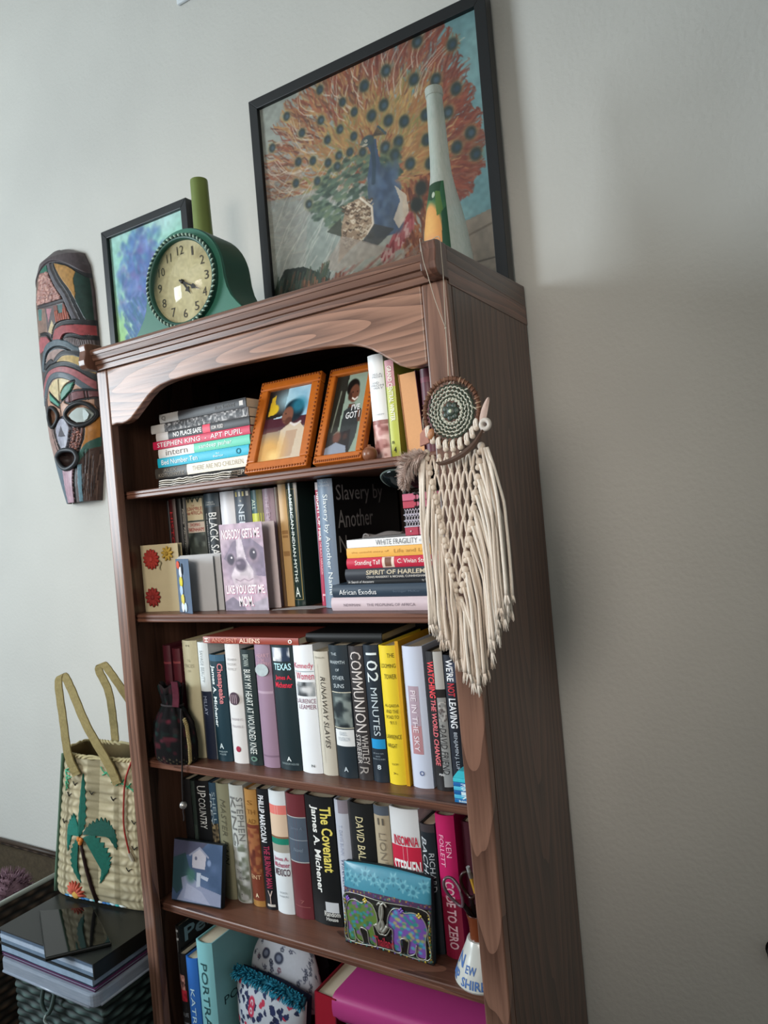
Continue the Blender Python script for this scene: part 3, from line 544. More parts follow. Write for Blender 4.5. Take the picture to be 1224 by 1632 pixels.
# ---- shelf four: upright row
Z = ZS[3]; y = .0975
G = 'upright books on the fourth shelf'
S4 = [
 (.040, .0640, .238, '#141315', 'black book at the far left of the fourth shelf, in deep shadow', 'h', [], [('MICHAEL', .62, .9, .4, .7, '#a5a5a2', 'vb')], []),
 (.0650, .0770, .236, '#26302c', 'dark book with thin green lines left of the one titled Up Country', 'h', [(.4, .99, .2, .26, '#5d6b62'), (.4, .99, .5, .56, '#5d6b62'), (.4, .99, .75, .8, '#5d6b62')], [], []),
 (.0780, .1180, .240, '#16181b', 'black book titled Up Country', 'h', [], [('UP', .04, .14, .3, .85, '#d2d3d1', 'v'), ('COUNTRY', .15, .42, .35, .8, '#d2d3d1', 'v')], []),
 (.1185, .1385, .239, '#2d4556', 'book with blue head and brown misty foot', 'h', [], [('SHELL', .08, .36, .55, .9, '#8fa0a8', 'v'), ('FREY', .1, .38, .1, .45, '#b3bcc0', 'v'), ('C', .66, .74, .3, .8, '#cfc4a4', 'v')], [(.36, .98, .02, .98, ('#5d5240', '#8b7a58', '#2b241c'))]),
 (.1395, .1745, .241, '#7c7a63', 'olive grey book with spaced dark lettering Master Rain', 'h', [], [('MASTER', .13, .45, .4, .75, '#5c5b4a', 'vi'), ('RAIN', .49, .7, .4, .75, '#3c3b30', 'vi')], []),
 (.1755, .2145, .2425, '#aeb0ac', 'pale grey book with tall thin lettering and a misty foot', 'h', [], [('STEPHEN', .1, .47, .6, .95, '#6d6f6e', 'v'), ('KING', .1, .52, .12, .52, '#6d6f6e', 'v'), ('The', .72, .75, .2, .6, '#4d5048', 'h'), ('dark tower', .77, .8, .35, .9, '#4d5048', 'h'), ('!', .92, .945, .45, .52, '#4d5048', 'h')], [(.5, .99, .02, .98, ('#b1b5b6', '#8b9384', '#6f7568', '#c7ccc9'))]),
 (.2180, .2500, .238, '#a1763f', 'tan and rust brown book on the left of the fourth shelf', 'h', [(.3, .95, 0, 1, '#6d3526')], [('S', .09, .13, .3, .7, '#7c5526', 'h'), ('TH', .17, .21, .25, .85, '#7c5526', 'h'), ('AD', .25, .29, .25, .85, '#7c5526', 'h'), ('ENT', .73, .765, .15, .9, '#cdae8a', 'h'), ('A', .885, .92, .4, .65, '#dccaa9', 'hb')], [(.33, .72, .02, .98, ('#7b3f2c', '#5b2b22', '#96603e'))]),
 (.2515, .2805, .2425, '#15171d', 'black book with white and crimson slanting lettering', 'h', [(.955, .975, .25, .9, '#b9b5ae')], [('PHILLIP MARGOLIN', .05, .44, .2, .72, '#d5d8dc', 'vb'), ('THE BURNING MAN', .47, .82, .35, .85, '#9a3350', 'vb'), ('Y', .84, .95, .4, .8, '#b9a7a0', 'h')], []),
 (.2825, .3250, .2440, '#ccd2d6', 'white book with a pink, cream and green desert picture', 'h', [(.115, .19, 0, 1, '#d2746d'), (.19, .37, 0, 1, '#ccb49c'), (.37, .385, 0, 1, '#7d5a44'), (.385, .435, 0, 1, '#1f7a66'), (.435, .5, 0, 1, '#9a978c')], [('James A.', .535, .575, .1, .93, '#a0556b', 'hb'), ('Michener', .58, .62, .1, .97, '#a0556b', 'hb'), ('MEXICO', .63, .69, .1, .97, '#5c4a53', 'hb'), ('SECKER', .82, .835, .3, .75, '#8e959b', 'h'), ('WARBURG', .85, .865, .25, .8, '#8e959b', 'h')], []),
 (.3265, .3720, .2430, '#62292f', 'maroon book with two slate blue title panels', 'h', [(.18, .55, 0, 1, '#4b5664'), (.18, .187, 0, 1, '#a3a5a3'), (.365, .37, 0, 1, '#8a929a'), (.54, .548, 0, 1, '#a3a5a3'), (.9, .904, .1, .9, '#8d5c57')], [('James A.', .26, .29, .2, .85, '#6d7a88', 'hi'), ('Novel', .43, .46, .3, .8, '#7c8894', 'hi'), ('7', .85, .875, .45, .65, '#8d5c57', 'h')], []),
 (.3735, .4400, .2455, '#121516', 'thick black book titled The Covenant in yellow over white', 'h', [(.815, .895, .5, .92, '#b9bcc0')], [('The Covenant', .07, .58, .58, .93, '#d6c763', 'vb'), ('James A. Michener', .07, .75, .2, .5, '#d9dad6', 'vb'), ('Random', .885, .925, .45, .95, '#c9cac5', 'hb'), ('House', .93, .96, .5, .88, '#c9cac5', 'hb')], []),
 (.4430, .4740, .2450, '#abafba', 'white book titled Winner Take All right of the thick black one', 'h', [(.0, .1, .35, 1, '#817a83')], [('T. DAVIS BUNN', .19, .42, .3, .55, '#8b93a8', 'v'), ('WINNER TAKE ALL', .45, .92, .25, .58, '#4f5a78', 'v')], []),
 (.4785, .5290, .2450, '#17191a', 'black book with cream serif name lettering behind the blue pouch', 'h', [], [('DAVID BALDACCI', .1, .62, .28, .62, '#c9be95', 'v')], []),
 (.5305, .5630, .2465, '#a3967f', 'cream book lettered Lion\'s behind the elephant pouch', 'h', [(0, .07, 0, 1, '#4d5560')], [('LION\'S BLOOD', .2, .8, .3, .75, '#7c7262', 'v'), ('=', .09, .14, .3, .7, '#5c564c', 'v')], []),
 (.5645, .6235, .2480, '#c6c8ca', 'thick white and red book titled Insomnia', 'h', [(.27, .44, 0, 1, '#b3223d')], [('INSOMNIA', .195, .265, .12, .95, '#b3223d', 'hb'), ('STEPHEN', .37, .475, .06, .97, '#e0dfde', 'hb'), ('KING', .49, .78, .03, .97, '#b3223d', 'vb')], []),
 (.6250, .6540, .2260, '#1b2127', 'dark book with white slanting lettering left of the magenta one', 'h', [(0, .06, 0, 1, '#3a3436')], [('RICHARD', .22, .52, .55, .88, '#a9aeb2', 'v'), ('BACHMAN', .1, .62, .1, .45, '#b9bec2', 'vi')], []),
 (.6565, .6930, .2475, '#a81a54', 'tall magenta book at the right end of the fourth shelf', 'h', [(.58, 1, 0, 1, '#7d1834')], [('KEN', .18, .29, .55, .8, '#dfa6bb', 'v'), ('FOLLETT', .14, .36, .2, .45, '#dfa6bb', 'v'), ('CODE TO ZERO', .46, .93, .3, .78, '#c3a0a8', 'vb')], []),
]
for a, b_, H, h, lab, kd, bd, tx, bl in S4: bk(a, b_, Z, H, .155, y, h, lab, kd, bd, tx, group=G, blotch=bl)
bk(.700, .722, Z, .235, .15, .110, '#3a1520', 'dark maroon book in shadow behind the pen mug', 'h', [], [], group=G)

# ---- bottom shelf
Z = ZS[4]
G = 'upright books on the bottom shelf'
def peo(o, T, H, Dp):
    letter('cover_lettering', 'People', lambda a, b: (T/2+.0004, Dp*(.06+.8*a), H*(.8+.16*b)), ink('#7d97a0'), o, True)
bk(.0395, .0510, Z, .246, .215, .045, '#17181a', 'thin black annual titled People in pale blue on its cover, bottom shelf', 'h', [(.02, .5, .3, .5, '#77777a')], [('11', .03, .12, .3, .8, '#b9b9ba', 'vb')], group=G, side=peo)
bk(.0520, .0740, Z, .197, .15, .036, '#1a191b', 'black book with a small red and pink face picture on the bottom shelf', 'h', [], [('A LIFE', .62, .66, .2, .85, '#8d8f93', 'h'), ('STORY', .72, .76, .2, .85, '#8d8f93', 'h')], group=G, blotch=[(.22, .38, .1, .75, ('#a8736a', '#c79488', '#5a3a36')), (.38, .5, .1, .85, ('#b32a38', '#8e1f2d'))])
bk(.0750, .1070, Z, .196, .15, .035, '#2f66b0', 'blue book titled Katrina on the bottom shelf', 'h', [], [('KATRINA', .32, .95, .35, .7, '#b7d3ea', 'v')], group=G)
def tealc(o, T, H, Dp):
    letter('cover_lettering', 'PORTRAITS', lambda a, b: (T/2+.0004, Dp*(.1+.8*a), H*(.42+.07*b)), ink('#0f2f35'), o)
bk(.1085, .1530, Z, .238, .21, .036, '#77aeb2', 'tall teal book titled Portraits on the bottom shelf', 'h', [], [('PORTRAITS', .18, .92, .3, .68, '#2a4a4f', 'v')], group=G, side=tealc)
# ================================================================ THINGS ON THE SHELVES
def pane_mat():
    m = bpy.data.materials.new('glass_pane'); m.use_nodes = True; nt = m.node_tree; nt.nodes.clear()
    o = nt.nodes.new('ShaderNodeOutputMaterial'); mx = nt.nodes.new('ShaderNodeMixShader'); t = nt.nodes.new('ShaderNodeBsdfTransparent'); g = nt.nodes.new('ShaderNodeBsdfGlossy')
    fr = nt.nodes.new('ShaderNodeFresnel'); fr.inputs[0].default_value = 1.35; g.inputs['Roughness'].default_value = .06
    ge = nt.nodes.new('ShaderNodeNewGeometry'); iv = nt.nodes.new('ShaderNodeMath'); iv.operation = 'SUBTRACT'; iv.inputs[0].default_value = 1
    mu = nt.nodes.new('ShaderNodeMath'); mu.operation = 'MULTIPLY'; nt.links.new(ge.outputs['Backfacing'], iv.inputs[1])
    nt.links.new(fr.outputs[0], mu.inputs[0]); nt.links.new(iv.outputs[0], mu.inputs[1]); nt.links.new(mu.outputs[0], mx.inputs[0]); nt.links.new(t.outputs[0], mx.inputs[1]); nt.links.new(g.outputs[0], mx.inputs[2]); nt.links.new(mx.outputs[0], o.inputs[0])
    return m
PANE = pane_mat()
def flat(m, name, w, h, par, y=0.0, x0=0.0, z0=0.0, mat=None):
    """canvas hung as an upright print of w by h, lower left corner x0,z0, at local depth y"""
    return m.mesh(name, lambda U, V: (x0+w*U, y+0*U, z0+h*(1-V)), mat or vcol(.5), par, local=True)
def photo_frame(x, y, wd, ht, rail, tilt, label, cv):
    d = .016; o = thing('photo_frame', label, 'photo frame', (x, y, ZS[0]+.0004+d*math.sin(tilt)), (-tilt, 0, 0), 'wooden photo frames on the top shelf')
    gold = M('#b4611c', .38, .5, .16, 70, coat=.3)
    for nm, a in (('rail', (0, wd, 0, rail)), ('rail', (0, wd, ht-rail, ht)), ('rail', (0, rail, rail, ht-rail)), ('rail', (wd-rail, wd, rail, ht-rail))):
        r = MB().box(a[0], a[1], 0, d, a[2], a[3]).build(nm, gold, o, local=True, bevel=.0025, seg=3)
    e = MB()
    for (a, b) in (((.004, .004), (wd-.004, .004)), ((wd-.004, .004), (wd-.004, ht-.004)), ((wd-.004, ht-.004), (.004, ht-.004)), ((.004, ht-.004), (.004, .004))):
        n = 22
        for k in range(n):
            t = (k+.5)/n; e.ball((a[0]+(b[0]-a[0])*t, -.0004, a[1]+(b[1]-a[1])*t), .0024, .0016, .0024, 6, 4)
    tag(e.build('beaded_edge', M('#8c4715', .4), o, local=True, smooth=True), kind='stuff')
    flat(cv, 'photograph', wd-2*rail, ht-2*rail, o, .008, rail, rail, vcol(.35))
    MB().box(rail, wd-rail, .0055, .0065, rail, ht-rail).build('glass_pane', PANE, o, local=True)
    MB().box(rail*.5, wd-rail*.5, .009, .0155, rail*.5, ht-rail*.5).build('backing_board', M('#3b2a1f', .8), o, local=True)
    # easel strut swung back to the shelf
    L = ht*.62; y2 = .016+L*math.tan(tilt)*1.15
    MB().add([(wd/2-.02, .0157, L), (wd/2+.02, .0157, L), (wd/2+.02, y2, .004+y2*math.tan(tilt)), (wd/2-.02, y2, .004+y2*math.tan(tilt)),
              (wd/2-.02, .0187, L), (wd/2+.02, .0187, L), (wd/2+.02, y2+.003, .004+y2*math.tan(tilt)), (wd/2-.02, y2+.003, .004+y2*math.tan(tilt))],
             [(0, 1, 2, 3), (7, 6, 5, 4), (0, 4, 5, 1), (1, 5, 6, 2), (2, 6, 7, 3), (3, 7, 4, 0)]).build('easel_strut', M('#3b2a1f', .8), o, local=True)
    return o
cv = Canvas(70, 100, 1.4, '#7fb0cc')
cv.blend((cv.field(5)-.3)*1.6, '#c4dbe6'); cv.poly([(0, 0), (.45, 0), (.4, .38), (0, .42)], '#241e1c'); cv.disc((.5, .16), .3, .2, '#a9d0de', .8, .6)
cv.poly([(.08, .1), (.16, .07), (.2, .34), (.05, .36)], '#d7b233'); cv.disc((.17, .27), .11, .1, '#d8b52c')
cv.poly([(0, .4), (1, .42), (1, .58), (0, .62)], '#4a1f2b'); cv.poly([(0, .6), (1, .56), (1, 1), (0, 1)], '#857b76')
cv.disc((.64, .33), .23, .22, '#14252f', 1, .12); cv.disc((.74, .26), .16, .14, '#2d7f98', .8, .4); cv.disc((.52, .385), .125, .17, '#7d5140', 1, .12); cv.disc((.415, .40), .03, .03, '#7d5140'); cv.disc((.47, .355), .018, .014, '#20140f'); cv.stroke([(.43, .455), (.47, .46)], .016, '#4d2a22')
cv.disc((.56, .47), .08, .08, '#5a352a', 1, .2); cv.poly([(.42, .58), (.6, .5), (.85, .52), (1, .64), (1, 1), (.38, 1)], '#c9b9a3'); cv.poly([(.55, .6), (.8, .6), (.75, .95), (.5, .95)], '#b79a80')
cv.stroke([(.62, .5), (.72, .54), (.84, .5)], .04, '#d9d3cf'); cv.disc((.2, .86), .34, .3, '#e0a955', .85, .5); cv.disc((.34, .93), .12, .1, '#f0cf86', .8, .6)  # warm glow of a reflection painted at the lower left
photo_frame(.3425, .040, .147, .196, .021, math.radians(23), 'orange wooden photo frame with a picture of a woman in a pale top', cv)
cv = Canvas(60, 110, 1.75, '#8fa192')
cv.poly([(0, 0), (.38, 0), (.3, .7), (0, .8)], '#2b2a24'); cv.stroke([(.2, .2), (.1, .7)], .035, '#7d8272'); cv.disc((.55, .17), .19, .19, '#17120f', 1, .1)
cv.disc((.62, .25), .15, .2, '#6b4231', 1, .12); cv.disc((.5, .28), .06, .09, '#452a20', 1, .3); cv.stroke([(.58, .31), (.66, .335), (.73, .31)], .035, '#e5dcd4'); cv.disc((.57, .235), .02, .02, '#1b1210'); cv.disc((.7, .235), .02, .02, '#1b1210')
cv.poly([(.5, .38), (.68, .38), (.68, .45), (.48, .45)], '#5a3729'); cv.poly([(.38, .46), (.52, .42), (.7, .43), (.9, .46), (.86, .8), (.72, 1), (.34, 1)], '#35393a'); cv.poly([(.8, .46), (.92, .48), (.93, .62), (.84, .62)], '#5e3a2b')
cv.poly([(0, .76), (.68, .7), (.72, .98), (0, 1)], '#262022'); cv.disc((.3, .78), .12, .12, '#6d4438', 1, .3); cv.poly([(0, .9), (.3, .84), (.62, .9), (.66, 1), (0, 1)], '#8e97a8'); cv.disc((.55, .78), .07, .07, '#4a2f28', .9, .4)
f2 = photo_frame(.4985, .046, .104, .199, .016, math.radians(25), 'orange wooden photo frame with a picture of a smiling boy in a T-shirt', cv)
for s, z0, z1, a, b in (('I\'VE', .104, .117, .060, .078), ('GOT I', .088, .102, .050, .080)):
    letter('shirt_lettering', s, lambda p, q: (a+(b-a)*p, .0072, z0+(z1-z0)*q), ink('#d9dadb'), f2, True)
o = thing('wooden_ball', 'small turned wooden ball beside the right photo frame', 'ball', (.6185, .050, ZS[0]))
MB().lathe([(.001, 0), (.008, .0006), (.0125, .006), (.0135, .012), (.012, .018), (.007, .023), (.003, .0245), (.0028, .0275), (.0005, .028)], (.6185, .050, ZS[0]), 18).build('body', oak('z', light='#9a6a4e', dark='#6b4030'), o, smooth=True)

# ---- shelf two
Z = ZS[1]
def flower(o, c, r, n, col, eye, ry=.004, curl=.35):
    f = MB()
    for k in range(n):
        a = 2*PI*k/n; R = Matrix.Rotation(a, 3, 'Y')
        f.ball((c[0]+math.sin(a)*r*.58, c[1]-.001, c[2]+math.cos(a)*r*.58), r*.22, ry*.5, r*.46, 6, 4, R)
    q = f.build('flower', M(col, .7, .2, .15), o, local=True, smooth=True)
    MB().ball((c[0], c[1]-.0025, c[2]), r*.27, ry*.6, r*.27, 8, 5).build('flower_eye', M(eye, .7), q, local=True, smooth=True)
o = thing('greeting_card', 'cream greeting card with raised red and yellow paper flowers on the second shelf', 'card', (.010, .062, Z+.0003), (0, 0, .10))
MB().box(.004, .1065, 0, .0007, 0, .1425).build('front', M('#bdb08f', .85, .1, .07, 40), o, local=True)
MB().add([(.004, .001, 0), (.1065, .012, 0), (.1065, .0125, 0), (.004, .0015, 0), (.004, .001, .142), (.1065, .012, .142), (.1065, .0125, .142), (.004, .0015, .142)],
         [(0, 3, 2, 1), (4, 5, 6, 7), (0, 1, 5, 4), (1, 2, 6, 5), (2, 3, 7, 6), (3, 0, 4, 7)]).build('back', M('#a89b7c', .85), o, local=True)
flower(o, (.034, -.002, .112), .022, 14, '#9c342c', '#ad3d35'); flower(o, (.079, -.002, .122), .016, 9, '#b3923f', '#94752a'); flower(o, (.030, -.002, .031), .021, 12, '#8a2e2a', '#7a2624')
s_ = MB().tube(cr([(.052, -.001, .112), (.060, -.002, .103), (.055, -.002, .094), (.057, -.0015, .088)], 5), .0012, 5).build('stem', M('#8d8468', .8), o, local=True)
# folded blue card
o = thing('greeting_card', 'small blue greeting card with white and yellow figures and fanned pages', 'card', (.125, .06, Z+.0003))
a, b = Vector((.1215, .058, 0)), Vector((.1835, .0335, 0))
def upright(name, a, b, h, mat, t=.0006, z=Z+.0003, par=None, slope=0):
    n = Vector((-(b-a).y, (b-a).x, 0)).normalized()*t; q = [a, b, b+n, a+n]
    return MB().add([(p.x, p.y, z) for p in q]+[(p.x, p.y, z+h+(slope if i in (1, 2) else 0)) for i, p in enumerate(q)], [(0, 3, 2, 1), (4, 5, 6, 7), (0, 1, 5, 4), (1, 2, 6, 5), (2, 3, 7, 6), (3, 0, 4, 7)]).build(name, mat, par)
upright('cover', a, b, .110, M('#56687f', .6), par=o)
for k, (p, q, h) in enumerate((((.172, .046, 0), (.213, .072, 0), .112), ((.176, .050, 0), (.224, .082, 0), .114), ((.18, .054, 0), (.232, .0895, 0), .1155))):
    upright('page', Vector((.124, .0605+.004*k, 0)), Vector(q), h, M('#b9babc', .8, .15, .04), par=o)
d = (b-a).normalized(); nn = Vector((d.y, -d.x, 0))
def onc(s, z, e=.0012): p = a+d*s+nn*e; return (p.x, p.y, Z+z)
for s, z, r, h, r2 in ((.014, .098, .0085, '#c9543b', .0085), (.025, .083, .008, '#d7dde2', .012), (.024, .064, .009, '#cfc33e', .012), (.023, .046, .0085, '#a9c3dc', .012), (.026, .028, .009, '#d3c65f', .012), (.024, .012, .008, '#d7dde2', .011), (.038, .012, .007, '#c3d6e6', .010), (.033, .09, .004, '#1c2430', .012)):
    c = onc(s, z, .0014); R = Matrix.Rotation(math.atan2(d.y, d.x), 3, 'Z')
    MB().ball(c, r, .0012, r2, 9, 5, R).build('figure', M(h, .6), o, smooth=True)
# dog card
o = thing('greeting_card', 'pink greeting card with a dog\'s face and white capital lettering', 'card', (.236, .0735, Z+.0003))
MB().box(0, .111, 0, .0006, 0, .172).build('front', M('#c9b8c6', .6), o, local=True)
MB().add([(0, .0007, 0), (.1135, .034, 0), (.1135, .0347, 0), (0, .0014, 0), (0, .0007, .171), (.1135, .034, .171), (.1135, .0347, .171), (0, .0014, .171)],
         [(0, 3, 2, 1), (4, 5, 6, 7), (0, 1, 5, 4), (1, 2, 6, 5), (2, 3, 7, 6), (3, 0, 4, 7)]).build('back', M('#c3b6b8', .7), o, local=True)
cv = Canvas(111, 172, 1.55, '#b9a3b4')
cv.blend((cv.field(4)-.4)*1.2, '#cbb9c4'); cv.poly([(.3, .2), (.72, .18), (1, .3), (1, .62), (.7, .6), (.3, .5), (.05, .4)], '#7d7289', .9)
cv.disc((.5, .42), .42, .42, '#8a7d90', .85, .35); cv.poly([(.38, .16), (.5, .16), (.58, .42), (.72, .55), (.7, .75), (.3, .78), (.2, .6), (.36, .44)], '#cfc3cd', .95)
cv.disc((.5, .6), .24, .2, '#d3c8d0', .9, .3); cv.disc((.74, .37), .12, .12, '#a08a96', .8, .5); cv.disc((.24, .42), .1, .1, '#a08a96', .8, .5)
for c in ((.75, .36), (.22, .41)): cv.disc(c, .085, .1, '#463f4f', 1, .2); cv.disc((c[0]+.02, c[1]-.02), .02, .02, '#efe9ef')
cv.disc((.45, .475), .135, .12, '#5d5163', 1, .25); cv.disc((.4, .455), .05, .03, '#8d7f90', .8, .4); cv.stroke([(.30, .64), (.40, .665), (.5, .64), (.6, .665), (.70, .64)], .022, '#83707f'); cv.disc((.5, .7), .3, .14, '#b9a4b0', .6, .5)
cv.poly([(0, .9), (.2, .84), (.45, .95), (.5, 1), (0, 1)], '#7f7789', .9); cv.poly([(.6, .93), (1, .85), (1, 1), (.6, 1)], '#a9a0ae'); cv.noise(16, .1)
flat(cv, 'dog_picture', .111, .172, o, -.0005, 0, 0)
for s, x0, x1, z0, z1 in (('NOBODY GETS ME', .006, .104, .142, .161), ('LIKE YOU GET ME,', .006, .107, .030, .050), ('MOM.', .038, .075, .008, .028)):
    letter('card_lettering', s, lambda p, q: (x0+(x1-x0)*p+.0009, -.0008, z0+(z1-z0)*q-.0009), ink('#d06f9c'), o)
    letter('card_lettering', s, lambda p, q: (x0+(x1-x0)*p, -.0012, z0+(z1-z0)*q), ink('#f7eef4'), o, True)
o = thing('paper_slip', 'white slip of paper lying on the second shelf below the green book', 'paper', (.40, .085, Z))
MB().slab(lambda u, v: (.355+.095*u+.02*v, .072+.028*v+.01*u, Z+.0006+.002*math.sin(3*u)*v), 6, 3, (0, 0, .0004)).build('sheet', M('#a9a5a6', .8), o)

# woven trinket box, grey ribbon, dark glass lens on the right pile
o = thing('woven_box', 'pink and black woven trinket box on top of the right pile', 'box', (.70, .10, P2TOP))
x0, x1, y0, y1, z0, z1 = .664, .745, .068, .150, P2TOP+.0006, P2TOP+.072
MB().box(x0+.002, x1-.002, y0+.002, y1-.002, z0, z1-.004).build('body', M('#141214', .7), o)
def band(name, za, zb, h):
    q = MB()
    n = 3
    for k in range(n):
        a = x0+(x1-x0)*k/n; b = x0+(x1-x0)*(k+1)/n-.0012
        MB().box(a, b, y0-.0006, y1, za, zb).build(name, M(h if k != 1 else '#b9657c', .5, .4, .12, 60), o, bevel=.0012)
band('base_band', z0, z0+.014, '#a8344c'); band('middle_band', z0+.046, z0+.058, '#b23c50'); band('lid_band', z0+.0585, z0+.0705, '#c0607a')
q = MB()
for row in range(3):
    for k in range(14):
        xa = x0+.003+(x1-x0-.006)*k/14; dx = (x1-x0-.006)/14; za = z0+.0148+row*.0102
        q.tube(cr([(xa, y0-.0004, za+.0095), (xa+dx*.5, y0-.0016, za+.0055), (xa+dx*.5, y0-.0016, za+.003), (xa+dx, y0-.0004, za)], 3), .0008, 4)
        q.tube(cr([(xa+dx, y0-.0004, za+.0095), (xa+dx*.5, y0-.0008, za+.0045), (xa, y0-.0004, za)], 3), .0008, 4)
    q.tube([(x0, y0-.0005, z0+.0147+row*.0102), (x1, y0-.0005, z0+.0147+row*.0102)], .0009, 4)
tag(q.build('weave', M('#bdb6c2', .6), o, smooth=True), kind='stuff')
q = MB()
for r in range(6):
    for k in range(15):
        xa = x0+.002+(x1-x0-.004)*k/15; ya = y0+.002+r*.013
        q.tube([(xa, ya, z1-.0035), (xa+.0028, ya+.006, z1-.001+.0015*(k % 2)), (xa+.005, ya+.012, z1-.0035)], .0009, 4)
tag(q.build('lid_weave', M('#a49fa8', .6), o, smooth=True), kind='stuff')
for dz in (0, -.0115): MB().tube([(x0+.028+.0065*math.cos(t), y0-.0022, z0+.064+dz+.0058*math.sin(t)) for t in np.linspace(-2.3, 2.3, 14)], .0017, 6).build('clasp_loop', M('#1a1718', .3, .5), o, smooth=True)
for k in range(2): MB().ball((x0+.012+.03*k, y0-.001, z0+.007), .0016, n=8, m=5).build('stud', M('#d9ccd2', .3), o, smooth=True)
o = thing('ribbon', 'folded grey ribbon lying on the white paperback', 'ribbon', (.62, .085, P2TOP))
MB().slab(lambda u, v: (.581+.072*u, .062+.010*v+.012*u, P2TOP+.0016+.006*math.sin(PI*v)*(.35+.65*abs(math.cos(5*u)))+.003*u), 18, 6, (0, 0, .0012)).build('fabric', M('#6f6b6a', .9, .1, .1, 200), o, smooth=True)
MB().tube(cr([(.583, .064, P2TOP+.006), (.588, .0625, P2TOP+.0085), (.5935, .064, P2TOP+.006), (.589, .066, P2TOP+.004)], 5, True), .0013, 5, True).build('rolled_end', M('#8d8988', .9), o, smooth=True)
o = thing('glass_lens', 'dark round glass lens with a pale rim propped above the woven box', 'lens', (.655, .115, P2TOP))
R = Matrix.Rotation(math.radians(64), 3, 'X')
def lens(r, h): p = R @ Vector((0, h, 0)); return p
m = MB(); m.lathe([(.001, .0), (.020, -.002), (.034, -.007), (.0385, -.011), (.038, -.012), (.033, -.009), (.001, -.004)], (0, 0, 0), 28, axis='y')
m.v = [tuple(Vector((.655, .088, 1.393))+(R @ Vector(p))) for p in m.v]; m.build('bowl', M('#10181a', .12, .6, .05), o, smooth=True)
m = MB().tube([(.0388*math.cos(t), .0115, .0388*math.sin(t)) for t in np.linspace(0, 2*PI, 33)[:-1]], .0018, 6, True)
m.v = [tuple(Vector((.655, .088, 1.393))+(R @ Vector(p))) for p in m.v]; m.build('rim', M('#7d8f8a', .3), o, smooth=True)
MB().box(.652, .658, .092, .098, P2TOP+.0003, 1.392).build('stem', M('#14181a', .4), o)

# ---- shelf three: drawstring bag, blue tin
Z = ZS[2]
o = thing('drawstring_bag', 'dark woven drawstring bag with pink patches and a gold-checked trim, third shelf', 'bag', (.095, .052, Z))
cv = Canvas(150, 90, .6, '#1c1a1c')
cv.blend((cv.field(22)-.66)*6, '#4a2029'); cv.blend((cv.field(18)-.66)*6, '#1e332f'); cv.blend((cv.field(16)-.76)*6, '#6d2c38'); cv.blend((cv.field(12)-.76)*6, '#3b3030')
for c, rx, h in (((.78, .45), .035, '#a5384f'), ((.72, .7), .03, '#93324a'), ((.62, .42), .05, '#6e3440'), ((.66, .62), .04, '#2f5a57'), ((.83, .62), .03, '#2a4a45')): cv.disc(c, rx*.6, rx*.45, h, .75, .5)
for k in range(40):
    for j in range(3): cv.disc((k/40, .93+.025*j), .006, .006, '#8f8464' if (k+j) % 2 else '#2a2622', .9, .3)
cv.a *= .62  # whole print darkened for the shade at the left of the shelf
def bagf(U, V):
    th = 2*PI*U; v = 1-V
    r = np.interp(v, [0, .04, .25, .5, .68, .74, .86, 1], [.9, 1.0, 1.04, .93, .58, .44, .52, .60])
    r = r*(1+.05*np.sin(11*th)*np.interp(v, [.3, .7, 1], [.2, 1.4, 1.2]))
    return .093+.056*r*np.cos(th), .042+.027*r*np.sin(th), Z+.0008+.158*v+.004*np.sin(5*th)*(v > .9)
cv.mesh('body', bagf, vcol(.9, .1, .3), o)
MB().tube([(.093+.028*math.cos(t), .042+.0135*math.sin(t), Z+.117) for t in np.linspace(0, 2*PI, 25)[:-1]], .0024, 6, True).build('drawstring', M('#2a2526', .8), o, smooth=True)
q = MB()
for k in range(26):
    for j in range(2):
        x, y_, z = [float(v) for v in bagf(np.float64(.925+.012*j), np.float64(.985-.58*k/26))]
        q.box(x-.0018, x+.0018, y_-.0022, y_+.001, z-.0018+.002*j, z+.0010+.002*j)
tag(q.build('checked_trim', M('#94845a', .6, .3, .4, 300), o), kind='stuff')
MB().slab(lambda u, v: (.112+.018*u+.004*v, .024+.002*math.sin(4*v), Z+.118+.052*v), 4, 6, (0, .002, 0)).build('ribbon_tab', M('#4d202c', .8, .1, .3, 160), o)
cord = cr([(.1345, .0265, Z+.115), (.1335, .0225, Z+.06), (.1315, .0205, Z+.012), (.1275, .0195, Z-.03), (.1245, .0195, Z-.072)], 6)
MB().tube(cord, .0017, 6).build('hanging_cord', M('#1d1a1b', .7), o, smooth=True)
MB().ball((.1243, .0195, Z-.0795), .0078, .0075, .0078, 12, 8).build('silver_bead', M('#a9a8a6', .3, .5, .1, 40, metal=.7), o, smooth=True)
MB().tube(cr([(.1243, .0195, Z-.087), (.1225, .0195, Z-.094), (.1235, .0195, Z-.103), (.122, .0195, Z-.112)], 4), .0014, 5).build('cord_tail', M('#2b2728', .7), o, smooth=True)
o = thing('stacking_tin', 'small turquoise and blue striped box on the third shelf by the right stile', 'box', (.748, .05, Z))
hs = ('#1d6fb0', '#4fb6dc', '#1e63a6', '#55bfe0', '#2468ad', '#3fc3d4')
for k, h in enumerate(hs): MB().box(.7305, .766, .033, .066, Z+.0004+.0066*k, Z+.0004+.0066*(k+1)-.0003).build('layer', M(h, .35, .5), o, bevel=.0012)
MB().add([(.7305, .033, Z+.0402), (.766, .033, Z+.0402), (.766, .066, Z+.0402), (.7305, .066, Z+.0402), (.735, .045, Z+.0475), (.764, .045, Z+.0475), (.764, .0655, Z+.0475), (.735, .0655, Z+.0475)],
         [(0, 3, 2, 1), (4, 5, 6, 7), (0, 1, 5, 4), (1, 2, 6, 5), (2, 3, 7, 6), (3, 0, 4, 7)]).build('lid', M('#3fc3d4', .35, .5), o, bevel=.0008)
